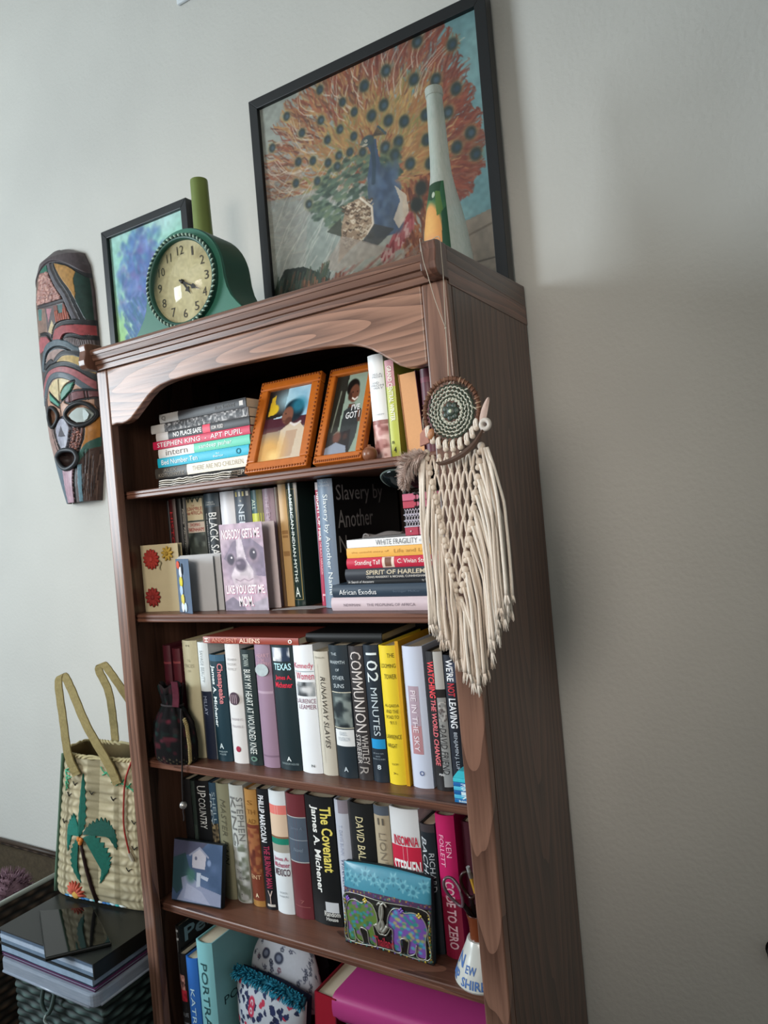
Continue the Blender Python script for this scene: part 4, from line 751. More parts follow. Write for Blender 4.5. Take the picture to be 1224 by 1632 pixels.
for s, k in (('3', 4), ('9', 3), ('1', 2), ('7', 1)): letter('lettering', s, lambda p, q: (.744+.011*p, .0325, Z+.0006+.0066*k+.0054*q), ink('#d5ecf4'), o, True, local=False)
letter('lettering', 'Bubblegum', lambda p, q: (.739+.024*p, .0325, Z+.001+.0045*q), ink('#d5ecf4'), o, True, local=False)

# ---- shelf four: picture block, elephant pouch, mug with scissors and pencil
Z = ZS[3]
th_ = math.radians(11)
o = thing('picture_block', 'blue picture block showing a birdhouse, leaning at the left of the fourth shelf', 'picture', (.045, .036, Z+.004), (-th_, 0, .10))
MB().box(0, .129, .001, .013, 0, .122).build('block', M('#0f1a22', .5), o, local=True, bevel=.001)
cv = Canvas(129, 122, .95, '#3d5373')
cv.blend((cv.field(6)-.35)*1.5, '#566a8e'); cv.poly([(0, 0), (.7, 0), (.5, .18), (0, .3)], '#4d4659', .7); cv.poly([(0, .3), (.25, .2), (.4, .6), (.1, .9), (0, .8)], '#2c4a4c', .8)
cv.poly([(.18, .62), (.35, .55), (.6, .72), (1, .8), (1, 1), (.1, 1), (.22, .8)], '#8d93ac', .95); cv.poly([(.3, .7), (.6, .8), (.8, 1), (.25, .95)], '#a3a6bb', .8)
cv.disc((.38, .56), .09, .11, '#3f6b60', .9, .4); cv.poly([(.39, .2), (.54, .1), (.68, .2), (.66, .43), (.4, .43)], '#b5b1ba'); cv.stroke([(.34, .23), (.54, .09), (.72, .23)], .03, '#8f93a6'); cv.disc((.47, .27), .025, .03, '#5b5d72'); cv.stroke([(.38, .44), (.68, .46)], .025, '#42506e')
cv.poly([(.5, .5), (.58, .5), (.57, .72), (.5, .74)], '#b3bac8'); cv.poly([(.58, .53), (.74, .56), (.72, .62), (.58, .58)], '#aeb6c6'); cv.disc((.74, .32), .04, .05, '#7d8fb0', 1, .3)
flat(cv, 'birdhouse_picture', .127, .118, o, .0005, .001, .003)

PZ = math.radians(7)
o = thing('zip_pouch', 'turquoise and black zip pouch with two sequinned elephants, propped on the fourth shelf', 'pouch', (.4700, .060, Z+.001), (-PZ, 0, 0))
PW, PH = .180, .142
def pf(u, v):   # front of the stuffed pouch, u right, v up
    e = (np.clip(4*u*(1-u), 0, 1)**.5)*(np.clip(4*v*(1-v), 0, 1)**.5)
    return PW*u-.006*np.sin(PI*v)*(u-.5)*0, -.016*e-.0005, PH*v+.004*np.sin(PI*u)-.004*(u > 2)
cv = Canvas(190, 156, .82, '#14110f')
cv.poly([(0, 0), (1, 0), (1, .30), (0, .30)], '#3f8ea6')
for k in range(9):
    c = (.06+.11*k, .15+.05*math.sin(k*2.1)); cv.disc(c, .045, .045, '#6fb3c4', .8, .3); cv.disc(c, .022, .022, '#2d768f', .9, .3)
    for j in range(7): cv.disc((c[0]+.052*math.cos(j*.9+k), c[1]+.062*math.sin(j*.9+k)), .016, .008, '#2b7088' if j % 2 else '#7dbccb', .85, .3, j*.9+k)
cv.poly([(0, .30), (1, .30), (1, .355), (0, .355)], '#4a2f52'); 
for k in range(60): cv.disc((random.random(), .30+.055*random.random()), .008, .008, random.choice(('#b4933f', '#8e3f58', '#3f8a6b', '#5b3f8e')), .9, .3)
for k in range(420):
    s = random.random()
    c = (random.choice((.012+.02*random.random(), .968+.02*random.random())), .36+.6*s) if random.random() < .5 else (random.random(), .945+.04*random.random())
    cv.disc(c, .007, .007, random.choice(('#9c8a3c', '#3f7d5c', '#2f6f78', '#6b4f86', '#a9973f')), .9, .3)
def E_(pts, flip, dx): return [((1-p[0] if flip else p[0])*.44+dx, .36+.60*p[1]) for p in pts]
body = [(.08, .95), (.06, .6), (.02, .38), (.1, .18), (.3, .1), (.52, .14), (.62, .08), (.8, .12), (.92, .3), (.93, .48), (.82, .55), (.86, .95), (.66, .95), (.64, .68), (.44, .66), (.5, .95), (.32, .9), (.26, .7), (.28, .95)]
for flip, dx, pal in ((False, .03, ('#5f7a35', '#2b8a9a', '#7d4fa0', '#2f6f4a')), (True, .53, ('#7a52a8', '#4aa3c4', '#2b8a86', '#a9a86b'))):
    cv.poly(E_(body, flip, dx), pal[0])
    for k in range(160):
        p = (random.random(), random.random()); sl = E_([p], flip, dx)[0]
        q = E_(body, flip, dx); ins = False
        for i in range(len(q)):
            (xa, ya), (xb, yb) = q[i], q[(i+1) % len(q)]
            if (ya > sl[1]) != (yb > sl[1]) and sl[0] < (xb-xa)*(sl[1]-ya)/(yb-ya)+xa: ins = not ins
        if ins: cv.disc(sl, .02, .016, random.choice(pal[1:] if p[0] < .6 else pal), .85, .4)
cv.mesh('front', lambda U, V: pf(U, 1-V), vcol(.42, .5, .2, .2), o, local=True)
MB().slab(lambda u, v: (PW*u, .0002, PH*v+.004*math.sin(PI*u)), 8, 2, (0, .012, 0)).build('back', M('#1a2a30', .7), o, local=True, bevel=.003)
def onp(p, e=.0012): x, y_, z = pf(np.float64(p[0]), np.float64(1-p[1])); return (float(x), float(y_)-e, float(z))
silver = M('#a9a89f', .35, .5, .1, 60, metal=.5)
for flip, dx in ((False, .03), (True, .53)):
    MB().tube(cr([onp(p) for p in E_(body, flip, dx)], 4, True), .0011, 5, True).build('elephant_outline', silver, o, local=True, smooth=True)
    tr = [(.92, .46), (1.02, .58), (1.1, .48), (1.03, .3), (1.04, .12), (1.12, .04), (1.2, .1)] if not flip else [(.92, .46), (1.05, .6), (1.13, .5), (1.06, .32), (1.05, .14), (1.12, .05), (1.19, .1)]
    MB().tube(cr([onp(p, .0025) for p in E_(tr, flip, dx)], 5), [.0042-.0026*i/30 for i in range(31)], 7).build('trunk', silver, o, local=True, smooth=True)
    MB().tube(cr([onp(p, .0022) for p in E_([(.86, .5), (.98, .66), (1.1, .66)], flip, dx)], 5), .0013, 5).build('tusk', silver, o, local=True, smooth=True)
MB().tube(cr([onp(p) for p in [(.04, .37), (.5, .375), (.96, .38), (.965, .66), (.955, .94), (.5, .945), (.045, .94), (.04, .66)]], 6, True), .0009, 5, True).build('border_cord', silver, o, local=True, smooth=True)
for k, (c, h) in enumerate((((.07, .43), '#8a63c4'), ((.30, .405), '#c4b04f'), ((.71, .425), '#7a55b4'), ((.89, .44), '#c4b04f'))):
    for j in range(4): MB().ball(onp((c[0]+.016*math.cos(j*PI/2), c[1]+.02*math.sin(j*PI/2)), .0016), .0026, .0009, .0026, 7, 4).build('sequin', M(h, .25, .5, metal=.4), o, local=True, smooth=True)
for k in range(26): MB().ball(onp((.02 if k % 2 else .98, .42+.042*(k//2)), .001), .0022, .0009, .0022, 7, 4).build('sequin', M(('#b49a3c', '#4f8f6b', '#b0a04a')[k % 3], .25, .5, metal=.4), o, local=True, smooth=True)
for k in range(14): MB().ball(onp((.08+.065*k, .972), .001), .0022, .0009, .0022, 7, 4).build('sequin', M(('#4f8f8a', '#b49a3c', '#6b5aa0')[k % 3], .25, .5, metal=.4), o, local=True, smooth=True)
letter('pouch_lettering', 'Thailand', lambda p, q: onp((.385+.22*p, .93-.13*q), .0012), ink('#a32c3c'), o, True)

o = thing('pen_mug', 'wide-based white mug with brown neck and blue New Hampshire lettering, fourth shelf', 'mug', (.7405, .068, Z))
mc = (.7390, .067, Z+.0004)
PR = [(.034, 0), (.0455, .0005), (.0475, .004), (.046, .012), (.0395, .028), (.032, .044), (.0255, .058), (.0225, .066), (.0215, .0675)]
# keep clear of the stile's inner face
s_ = (.7725-mc[0])/.0475
MB().lathe([(r, z) for r, z in PR]+[(.010, .0675)], mc, 40).build('body', M('#c9cac4', .25, .5, .04, 60, coat=.4), o, smooth='auto')
MB().lathe([(.0178, .0675), (.0172, .072), (.0172, .086), (.0185, .098), (.0205, .106), (.0205, .1085), (.0190, .1085), (.0165, .098), (.0150, .080), (.0100, .0680)], mc, 32).build('neck', M('#6b351d', .25, .5, .25, 40, coat=.4), o, smooth='auto')
MB().tube([(mc[0]+.0198*math.cos(t), mc[1]+.0198*math.sin(t), mc[2]+.1082) for t in np.linspace(0, 2*PI, 33)[:-1]], .0011, 6, True).build('rim', M('#3b1d14', .2, .5), o, smooth=True)
def onm(t, z): r = float(np.interp(z, [p[1] for p in PR], [p[0] for p in PR]))+.0005; return (mc[0]+r*math.cos(t), mc[1]+r*math.sin(t), mc[2]+z)
def mugtext(s, a0, a1, z0, z1): letter('mug_lettering', s, lambda p, q: onm(math.radians(a0+(a1-a0)*p), z0+(z1-z0)*q), ink('#4a6ea8'), o, True, local=False)
mugtext('N', -152, -122, .030, .048); mugtext('EW', -112, -82, .026, .037); mugtext('HAMP', -195, -128, .008, .024); mugtext('SHIRE', -118, -62, .007, .020)
o = thing('scissors', 'scissors with dark brown loop handles standing in the brown-necked mug', 'scissors', (.735, .062, Z+.08))
br = M('#2e1a16', .3, .5, .1, 60)
def loop(c, rx, rz, tilt, y): 
    R = Matrix.Rotation(tilt, 3, 'Y'); return [Vector((c[0], y, c[1]))+R @ Vector((rx*math.cos(t), .003*math.sin(2*t), rz*math.sin(t))) for t in np.linspace(0, 2*PI, 25)[:-1]]
MB().tube(loop((.706, Z+.143), .0125, .0245, math.radians(-30), .050), .0026, 7, True).build('handle', M('#5d4a52', .2, .6, .1, 60), o, smooth=True)
MB().tube(loop((.728, Z+.153), .0125, .0215, math.radians(-8), .062), .0028, 7, True).build('handle', br, o, smooth=True)
MB().tube(cr([(.719, .053, Z+.124), (.7285, .059, Z+.106), (.7335, .063, Z+.09), (.7345, .064, Z+.076)], 5), [.004]*15+[.003], 6).build('blade', M('#2a2324', .3, .5, metal=.5), o, smooth=True)
MB().tube(cr([(.7295, .064, Z+.133), (.731, .066, Z+.112), (.735, .068, Z+.09), (.737, .068, Z+.076)], 5), [.004]*15+[.003], 6).build('blade', M('#2a2324', .3, .5, metal=.5), o, smooth=True)
o = thing('pencil', 'yellow pencil with a grey eraser end up, standing in the brown-necked mug', 'pencil', (.745, .075, Z+.08))
p0, p1 = Vector((.7475, .074, Z+.077)), Vector((.7355, .050, Z+.190)); dv = (p1-p0)
MB().tube([p0, p0+dv*.83], .0034, 6).build('barrel', M('#b98f36', .4), o)
MB().tube([p0+dv*.83, p0+dv*.93], .0036, 12).build('ferrule', M('#b9b9b2', .3, .5, metal=.8), o, smooth='auto')
MB().tube([p0+dv*.93, p1], .0033, 12).build('eraser', M('#8d8f8e', .8), o, smooth='auto')

# ---- bottom shelf: soft cases and lying books
Z = ZS[4]
o = thing('book', 'dark red book lying under the patterned cases on the bottom shelf', 'book', (.29, .10, Z), (0, 0, 0), 'books lying on the bottom shelf')
MB().box(.178, .378, .037, .195, Z+.0005, Z+.0025).build('cover', M('#5d1420', .5), o); MB().box(.178, .378, .037, .195, Z+.040, Z+.042).build('cover', M('#6d1522', .5), o)
MB().box(.178, .378, .037, .0395, Z+.0025, Z+.040).build('spine', M('#5d1420', .5), o); MB().box(.182, .374, .0397, .192, Z+.0027, Z+.0398).build('pages', PAGES, o)
def case(name, label, c, a, b, h, lean, cvn, zip_h, mat):
    o = thing(name, label, 'case', c, lean)
    cvn.mesh('front', lambda U, V: ((a*np.cos(PI*(1-U))*(np.clip(1-(1-V)**2.4*.55, 0, 1))), -b*np.sin(PI*(.08+.84*U))**.6*(np.sin(PI*(.12+.76*V))**.5), h*(1-V)**.75*(np.sin(PI*(.03+.94*U))**.42)), mat, o, local=True)
    return o
# floral dome case
cv = Canvas(160, 110, .7, '#b9bcc4')
for k in range(90):
    c = (random.random(), random.random()); h = random.choice(('#2a2f45', '#23283c', '#6d3a4c', '#1f2436'))
    for j in range(5): cv.disc((c[0]+.013*math.cos(j*1.257+k), c[1]+.019*math.sin(j*1.257+k)), .008, .006, h, .9, .3, j*1.257)
    cv.stroke([c, (c[0]+.025*math.cos(k), c[1]+.035*math.sin(k)), (c[0]+.045*math.cos(k+.6), c[1]+.05*math.sin(k+.6))], .005, '#333950')
for c in ((.40, .30), (.52, .34), (.36, .52), (.49, .56)): cv.disc(c, .042, .042, '#2f3447'); cv.disc(c, .024, .024, '#7d8598', .9, .3)
def shell(c, a, b, h, yaw, tilt):
    R = Matrix.Rotation(yaw, 3, 'Z') @ Matrix.Rotation(tilt, 3, 'X')
    def fn(U, V):
        th = PI*U; v = 1-V   # half dome seen from the front, rounded top
        x = -a*np.cos(th)*(1-.22*v**3); z = h*np.sin(PI/2*np.clip(v*1.0, 0, 1))*(.35+.65*np.sin(th)**.55); y = -b*np.sin(th)**.5*np.cos(PI/2*v*.92)
        P = np.stack([x, y, z], -1).reshape(-1, 3) @ np.array(R).T
        P = P.reshape(U.shape+(3,)); return c[0]+P[..., 0], c[1]+P[..., 1], c[2]+P[..., 2]
    return fn
o = thing('cosmetic_case', 'white dome-shaped case with navy and pink flower print on the bottom shelf', 'case', (.264, .145, Z+.043))
cv.mesh('front', shell((.252, .140, Z+.0855), .086, .036, .150, .10, -.10), vcol(.75, .2), o)
MB().tube(cr([(.252-.086*math.cos(PI*t)*.80, .146, Z+.0855+.150*(.35+.65*max(0, math.sin(PI*t))**.55)) for t in np.linspace(.02, .98, 14)], 3), .004, 6).build('zip_edge', M('#15161c', .6), o, smooth=True)
MB().prism([(-.062, 0), (.062, 0), (.072, .06), (.055, .11), (.02, .138), (-.02, .138), (-.055, .11), (-.072, .06)], 'y', .0, .03).build('back', M('#191a22', .8), o, local=True).location = (-.012, .017, .0425)
cv = Canvas(160, 100, .6, '#b4bac2')
for k in range(110):
    c = (random.random(), random.random()); q = [(c[0]+random.uniform(.015, .045)*math.cos(t), c[1]+random.uniform(.025, .075)*math.sin(t)) for t in np.linspace(0, 2*PI, 8)[:-1]]
    cv.poly(q, random.choice(('#20284a', '#232c52', '#1c2340', '#b23048')), .96)
for c in ((.34, .30), (.33, .42), (.76, .55)): cv.disc(c, .05, .06, '#b02c48'); cv.disc(c, .022, .03, '#c3c7ce'); cv.disc(c, .012, .016, '#b02c48')
o = thing('patterned_pouch', 'navy, white and red patterned pouch with a fluffy turquoise top trim on the bottom shelf', 'pouch', (.30, .08, Z+.043))
def nav(U, V): 
    v = 1-V
    return .172+.166*U+.012*v*(U-.5), .075-.030*np.sin(PI*U)**.5*np.sin(PI*(.1+.8*v))**.6+.012*v, Z+.043+.118*v*(1+.05*np.sin(PI*U))-.02*U*v
cv.mesh('front', nav, vcol(.75, .2), o)
MB().slab(lambda u, v: (.174+.162*u+.012*v*(u-.5), .076+.012*v, Z+.0435+.116*v*(1+.05*math.sin(PI*u))-.02*u*v), 8, 4, (0, .018, 0)).build('back', M('#1d2440', .8), o)
q = MB(); rr = random.Random(3)
for k in range(420):
    u = rr.random(); x = .170+.174*u; zc = Z+.165-.022*u+.004*math.sin(PI*u); a = rr.uniform(0, 2*PI)
    p = Vector((x, .078+.009*math.cos(a), zc+.007*math.sin(a))); d = Vector((rr.uniform(-.4, .4), math.cos(a)*.8-.5, math.sin(a)*.9))*.009
    q.tube([p, p+d*.6+Vector((0, 0, .001)), p+d], [.0022, .0016, .0006], 4)
tag(q.build('fluffy_trim', M('#2f86a0', .9, .1, .2, 200), o, smooth=True), kind='stuff')
MB().tube([(.170+.174*t, .080, Z+.165-.022*t+.004*math.sin(PI*t)) for t in np.linspace(0, 1, 10)], .009, 8).build('trim_band', M('#266f86', .9), o, smooth=True)

o = thing('book', 'red book with its cream page edges up, right of the patterned pouch', 'book', (.411, .10, Z), (0, .08, 0), 'books lying on the bottom shelf')
MB().box(-.024, -.0215, .0, .15, .0045, .205).build('cover', M('#7d1424', .45), o, local=True); MB().box(.0215, .024, .0, .15, .0045, .205).build('cover', M('#5d1020', .45), o, local=True)
MB().box(-.0215, .0215, .0, .0025, .0045, .205).build('spine', M('#8e1628', .45), o, local=True); MB().box(-.0212, .0212, .0027, .146, .007, .200).build('pages', PAGES, o, local=True)
o.location.y = .040
# pile carrying the magenta box file
o = thing('book', 'thick grey book under the magenta one on the bottom shelf', 'book', (.60, .12, Z), (0, 0, 0), 'books lying on the bottom shelf')
MB().box(.462, .745, .05, .23, Z+.0005, Z+.003).build('cover', M('#6d6a6c', .5), o); MB().box(.462, .745, .05, .23, Z+.155, Z+.158).build('cover', M('#5d5a5c', .5), o)
MB().box(.462, .745, .05, .053, Z+.003, Z+.155).build('spine', M('#3b383a', .5), o); MB().box(.466, .741, .0532, .226, Z+.0032, Z+.1548).build('pages', PAGES, o)
o = thing('book', 'big glossy magenta book lying flat at the right of the bottom shelf', 'book', (.595, .12, Z+.158), (0, 0, 0), 'books lying on the bottom shelf')
mg = M('#aa3a78', .3, .5, .05, 20)
q = MB(); nn = 6
pr = [(.048, .0005), (.042, .008)]+[(.040-.002*math.sin(PI*k/nn), .012+.030*k/nn) for k in range(nn+1)]+[(.044, .047), (.052, .0505), (.235, .0505), (.235, .0480), (.054, .0480), (.0435, .040), (.0435, .011), (.054, .003), (.235, .003), (.235, .0005)]
q.prism([(y, Z+.1585+z) for y, z in pr], 'x', .442, .760); q.build('cover', mg, o, smooth='auto')
MB().box(.446, .756, .055, .232, Z+.1618, Z+.2062).build('pages', PAGES, o)
# ================================================================ ON TOP OF THE BOOKCASE
TZ = 1.722
BLACK = M('#15171a', .4, .5, .08, 30)
def frame_picture(name, label, x0, x1, z0, z1, rail, yf, yb, cv, loc, lean=0.0, coat=.0):
    o = thing(name, label, 'picture', loc)
    # mitred rails
    for a in (((x0, z1), (x1, z1), (x1-rail, z1-rail), (x0+rail, z1-rail)), ((x1, z0), (x0, z0), (x0+rail, z0+rail), (x1-rail, z0+rail)),
              ((x0, z0), (x0, z1), (x0+rail, z1-rail), (x0+rail, z0+rail)), ((x1, z1), (x1, z0), (x1-rail, z0+rail), (x1-rail, z1-rail))):
        q = MB().prism(list(a), 'y', yf, yb); q.v = [(x, y+lean*(z-z0), z) for x, y, z in q.v]; q.build('rail', BLACK, o, bevel=.0012)
    cv.mesh('painting', lambda U, V: (x0+rail+(x1-x0-2*rail)*U, yf+.010+lean*(z1-rail-(z1-z0-2*rail)*V-z0), z1-rail-(z1-z0-2*rail)*V), vcol(.55, .3, .15), o)
    q = MB().box(x0+rail, x1-rail, yf+.006, yf+.008, z0+rail, z1-rail); q.v = [(x, y+lean*(z-z0), z) for x, y, z in q.v]; q.build('glass_pane', PANE, o)
    q = MB().box(x0+rail*.6, x1-rail*.6, yf+.0125, yb-.001, z0+rail*.6, z1-rail*.6); q.v = [(x, y+lean*(z-z0), z) for x, y, z in q.v]; q.build('backing_board', M('#4b3a2a', .9), o)
    return o
# ---- the peacock painting
cv = Canvas(300, 318, 1.06, '#8e9c98')
cv.blend((cv.field(5)-.4)*.9, '#a9b0aa'); cv.poly([(.6, 0), (1, 0), (1, .72), (.86, .75), (.8, .3)], '#5d99a6'); cv.blend((cv.U > .86)*(cv.V < .7)*(cv.field(10)-.45)*1.4, '#77aeb6')
cv.poly([(.68, .74), (1, .69), (1, 1), (.6, 1)], '#8f8273'); cv.stroke([(.8, .78), (1, .74)], .008, '#6f6152'); cv.stroke([(.84, .86), (1, .86)], .006, '#5d5348'); cv.stroke([(.8, .91), (1, .93)], .008, '#a39a8d')
rr = random.Random(11)
cx_, cy_ = .535, .47
def edge(a):   # outline radius of the fan by angle (0 = right, pi/2 = up)
    return float(np.interp(a, [-.6, -.2, .1, .4, .7, 1.0, 1.3, 1.6, 2.0, 2.4, 2.8, 3.2, 3.5], [.36, .44, .46, .46, .53, .62, .56, .54, .58, .62, .60, .58, .55]))
pal = ['#a8502f', '#b8763c', '#8e3f2b', '#c08a4a', '#7d4a33', '#b55f38', '#a96a42', '#6d3b2c', '#c79c5e', '#9c4a36']
for k in range(2600):
    a = rr.uniform(-.5, 3.45); R_ = edge(a); t = rr.random()**.6; r0 = R_*t*.9; L = rr.uniform(.05, .13); 
    pts = []; ph = rr.uniform(0, 6)
    for j in range(4):
        r_ = min(R_*(1+.03*math.sin(a*31)), r0+L*j/3); aa = a+.02*math.sin(ph+j*1.7)/max(r_, .15)*.5
        pts.append((cx_+r_*math.cos(aa), cy_-r_*math.sin(aa)*.95))
    left = max(0, (a-2.2)/1.3)
    c = rr.choice(pal)
    if t > .75 and a < 1.6: c = rr.choice(['#8e3a2c', '#7d332a', '#a3482f', '#9c5a44'])
    if .25 < t < .62: c = rr.choice(['#b8813f', '#c79a52', '#b06a38', '#a8743f', '#8f8a45'])
    if left > 0 and rr.random() < left*.8: c = rr.choice(['#a08c82', '#b3a294', '#8d8a86', '#a9897a', '#b89a80'])
    if a > 3.0: c = rr.choice(['#9aa19e', '#8c9694', '#a8aaa5', '#938a86'])
    cv.stroke(pts, rr.uniform(.006, .014), c, rr.uniform(.6, .95), .6)
for k in range(60):   # pale flicks of paint
    a = rr.uniform(.8, 3.6); r0 = edge(a)*rr.uniform(.55, .8); L = rr.uniform(.08, .2)
    cv.stroke([(cx_+(r0+L*j/4)*math.cos(a+.05*math.sin(j)), cy_-(r0+L*j/4)*math.sin(a+.05*math.sin(j))*.95) for j in range(5)], .0045, '#d2c3ae', .85, .5)
# pale grey glass reflection painted over the lower left, with long white strokes
cv.poly([(0, .38), (.3, .42), (.36, .62), (.3, 1), (0, 1)], '#8f9c9c', .75); cv.poly([(.2, .5), (.45, .48), (.42, .75), (.3, .95), (.15, .85)], '#7f9a98', .55)
for k in range(70):
    x = rr.uniform(.0, .4); y = rr.uniform(.4, .9); cv.stroke([(x+.16, y-.13), (x+.07, y-.05), (x, y+.06)], .004, rr.choice(('#bcc4c2', '#a9b5b5', '#7d8d8f', '#c9cac4')), .7, .4)
# green scaly back
for k in range(520):
    p = (rr.uniform(.22, .66), rr.uniform(.33, .6)); d = math.hypot((p[0]-.42)/.2, (p[1]-.46)/.13)
    if d < 1: cv.disc(p, .016, .008, rr.choice(('#3c5a4c', '#4d6d5c', '#2f4a40', '#5a7a66', '#64805f')), .85, .3, rr.uniform(-.6, .2))
for k in range(120): cv.disc((rr.uniform(.56, .65), rr.uniform(.36, .47)), .013, .007, rr.choice(('#3c5a4c', '#54705a', '#2f4a40')), .85, .3, .5)
eyes = [(.761, .018), (.899, .082), (.735, .146), (.823, .179), (.313, .029), (.415, .114), (.306, .147), (.465, .17), (.542, .211), (.598, .191), (.613, .254), (.208, .164), (.393, .212), (.33, .232), (.454, .26), (.05, .173), (.178, .271), (.251, .29), (.377, .31), (.323, .321), (.264, .375), (.365, .348), (.488, .332), (.648, .345), (.589, .347), (.771, .288), (.767, .377), (.941, .41), (.883, .442), (.954, .489), (.726, .542), (.703, .595), (.773, .465), (.138, .073), (.43, .313), (.628, .387), (.213, .452), (.157, .351), (.68, .28), (.86, .31), (.69, .44), (.52, .09), (.62, .07), (.9, .24)]
for i, c in enumerate(eyes):
    q = .022 if c[0] > .5 else .017
    cv.disc(c, q*1.35, q*1.5, '#8f8a4a', .55, .4); cv.disc(c, q, q*1.1, '#2b3f40', .95, .25); cv.disc((c[0]+.003, c[1]+.002), q*.5, q*.5, '#2a4a63' if i % 3 else '#3d5f7a', .9, .4)
# rusty lower right feathers and red drips
for k in range(260):
    p = (rr.uniform(.63, .8), rr.uniform(.5, .76)); cv.stroke([p, (p[0]+rr.uniform(-.02, .03), p[1]+.045)], .011, rr.choice(('#8a3d24', '#a85a2e', '#6d2f20', '#b5703c')), .85, .5)
for k in range(90):
    t = rr.random(); p = (.53+.14*t, .76-.12*t+rr.uniform(-.02, .02)); cv.stroke([p, (p[0]+.015, p[1]-.02), (p[0]+.01, p[1]+.02)], .01, rr.choice(('#a82c36', '#8e2430', '#b8505a', '#c9a0a0')), .9)
for c in ((.726, .542), (.703, .595)): cv.disc(c, .026, .03, '#1c2a28', .95, .3)
for k in range(120): p = (rr.uniform(.3, .78), rr.uniform(.76, .88)); cv.stroke([p, (p[0]+.06, p[1]-.03)], .01, rr.choice(('#a3a49a', '#8e6d62', '#b5a89a', '#7d6a5c', '#a35a56')), .6)
# bird: blue neck and breast, head, crest
cv.poly([(.50, .434), (.524, .348), (.51, .31), (.552, .30), (.556, .355), (.565, .412), (.60, .455), (.63, .50), (.645, .574), (.63, .64), (.60, .675), (.53, .675), (.503, .63), (.496, .516)], '#35507a')
for k in range(130):
    p = (rr.uniform(.505, .63), rr.uniform(.42, .66)); cv.disc(p, .014, .02, rr.choice(('#3d5c8a', '#2d4468', '#46658f', '#4a5f78')), .6, .5)
cv.stroke([(.535, .31), (.535, .40), (.525, .46)], .018, '#27435a', .8); cv.disc((.515, .298), .030, .022, '#33505a', 1, .15); cv.poly([(.474, .302), (.5, .285), (.503, .312)], '#5a6a64'); cv.disc((.507, .296), .006, .006, '#d8d3c0'); cv.disc((.507, .296), .003, .003, '#15181a'); cv.disc((.50, .31), .014, .005, '#b9b3a0', .9)
for k in range(7): cv.stroke([(.54, .287), (.565+.005*k, .262+.006*k)], .004, '#4d3f35'); cv.disc((.566+.005*k, .26+.006*k), .005, .005, '#3f5560')
# brown speckled wing and white edge
cv.poly([(.396, .505), (.475, .497), (.514, .549), (.508, .613), (.471, .649), (.394, .68), (.33, .72), (.366, .573)], '#9c8064')
for k in range(150):
    p = (rr.uniform(.37, .51), rr.uniform(.505, .67)); cv.stroke([(p[0]-.008, p[1]), (p[0], p[1]+.006), (p[0]+.008, p[1])], .005, rr.choice(('#4b3524', '#d6c9b2', '#5d452f', '#b8a283')), .9)
cv.stroke([(.46, .50), (.508, .548), (.508, .61), (.47, .655)], .009, '#d6cdbd'); cv.poly([(.616, .497), (.664, .548), (.667, .612), (.62, .66), (.60, .62), (.635, .56)], '#cbc0ae', .9)
cv.poly([(.289, .585), (.363, .548), (.36, .622)], '#3c4638', .9); cv.poly([(.513, .614), (.6, .655), (.52, .70), (.45, .668)], '#3b3f42', .85)
cv.poly([(.363, .62), (.583, .725), (.328, .75), (.25, .72)], '#a39a92', .7)
# dark green mound lower left
cv.poly([(-.01, .76), (.064, .679), (.16, .69), (.253, .742), (.30, .79), (.28, .92), (-.01, .95)], '#20312b')
for k in range(260):
    p = (rr.uniform(0, .29), rr.uniform(.7, .9)); cv.stroke([p, (p[0]-.02, p[1]+.05)], .008, rr.choice(('#2f4a3c', '#182622', '#4a5a3c', '#6d4a34', '#3a5548')), .8, .4)
for k in range(50): p = (rr.uniform(.16, .36), rr.uniform(.74, .86)); cv.stroke([p, (p[0]-.01, p[1]+.04)], .01, rr.choice(('#8a4530', '#6d3a2c', '#a3603c')), .8, .4)
cv.noise(60, .07)
_l = cv.a.mean(-1, keepdims=True); cv.a = (_l+(cv.a-_l)*.70)*.98*np.array([1.0, .97, .93])
frame_picture('framed_painting', 'large black-framed painting of a peacock with a fanned orange tail, standing on the bookcase', .200, .795, 1.7224, 2.334, .024, .325, .355, cv, (.5, .34, TZ), .008)

# ---- small blue flower painting on the wall
cv = Canvas(130, 180, 1.44, '#8ec9b4')
cv.blend(cv.V*1.3-.35, '#a9c24f'); cv.blend((cv.field(4)-.45)*1.6, '#b5dcd8'); cv.blend((.35-cv.V)*2*(cv.field(5)), '#c3e3e2'); cv.blend((cv.V-.62)*2.4*cv.field(5), '#bcd05a')
for k in range(700):
    p = (rr.gauss(.45, .17), rr.gauss(.36, .17)); d = math.hypot((p[0]-.42)/.42, (p[1]-.36)/.38)
    if d < 1: cv.disc(p, rr.uniform(.02, .06), rr.uniform(.015, .04), rr.choice(('#4f6fae', '#5d83c0', '#6b7fb8', '#42608f', '#7f93c9', '#7a6aa8', '#4a7fa0')), .55, .6, rr.uniform(0, 3))
for k in range(120): p = (rr.uniform(.1, .5), rr.uniform(.4, .66)); cv.stroke([p, (p[0]+.05, p[1]+.05)], .03, rr.choice(('#4a6a9c', '#5c7fb0', '#3f6f84')), .5, .5)
cv.noise(30, .06)
frame_picture('framed_painting', 'small black-framed painting of blue and lilac blossom on the wall behind the clock', -.352, -.028, 1.700, 2.180, .021, .334, .362, cv, (-.19, .35, 1.70))
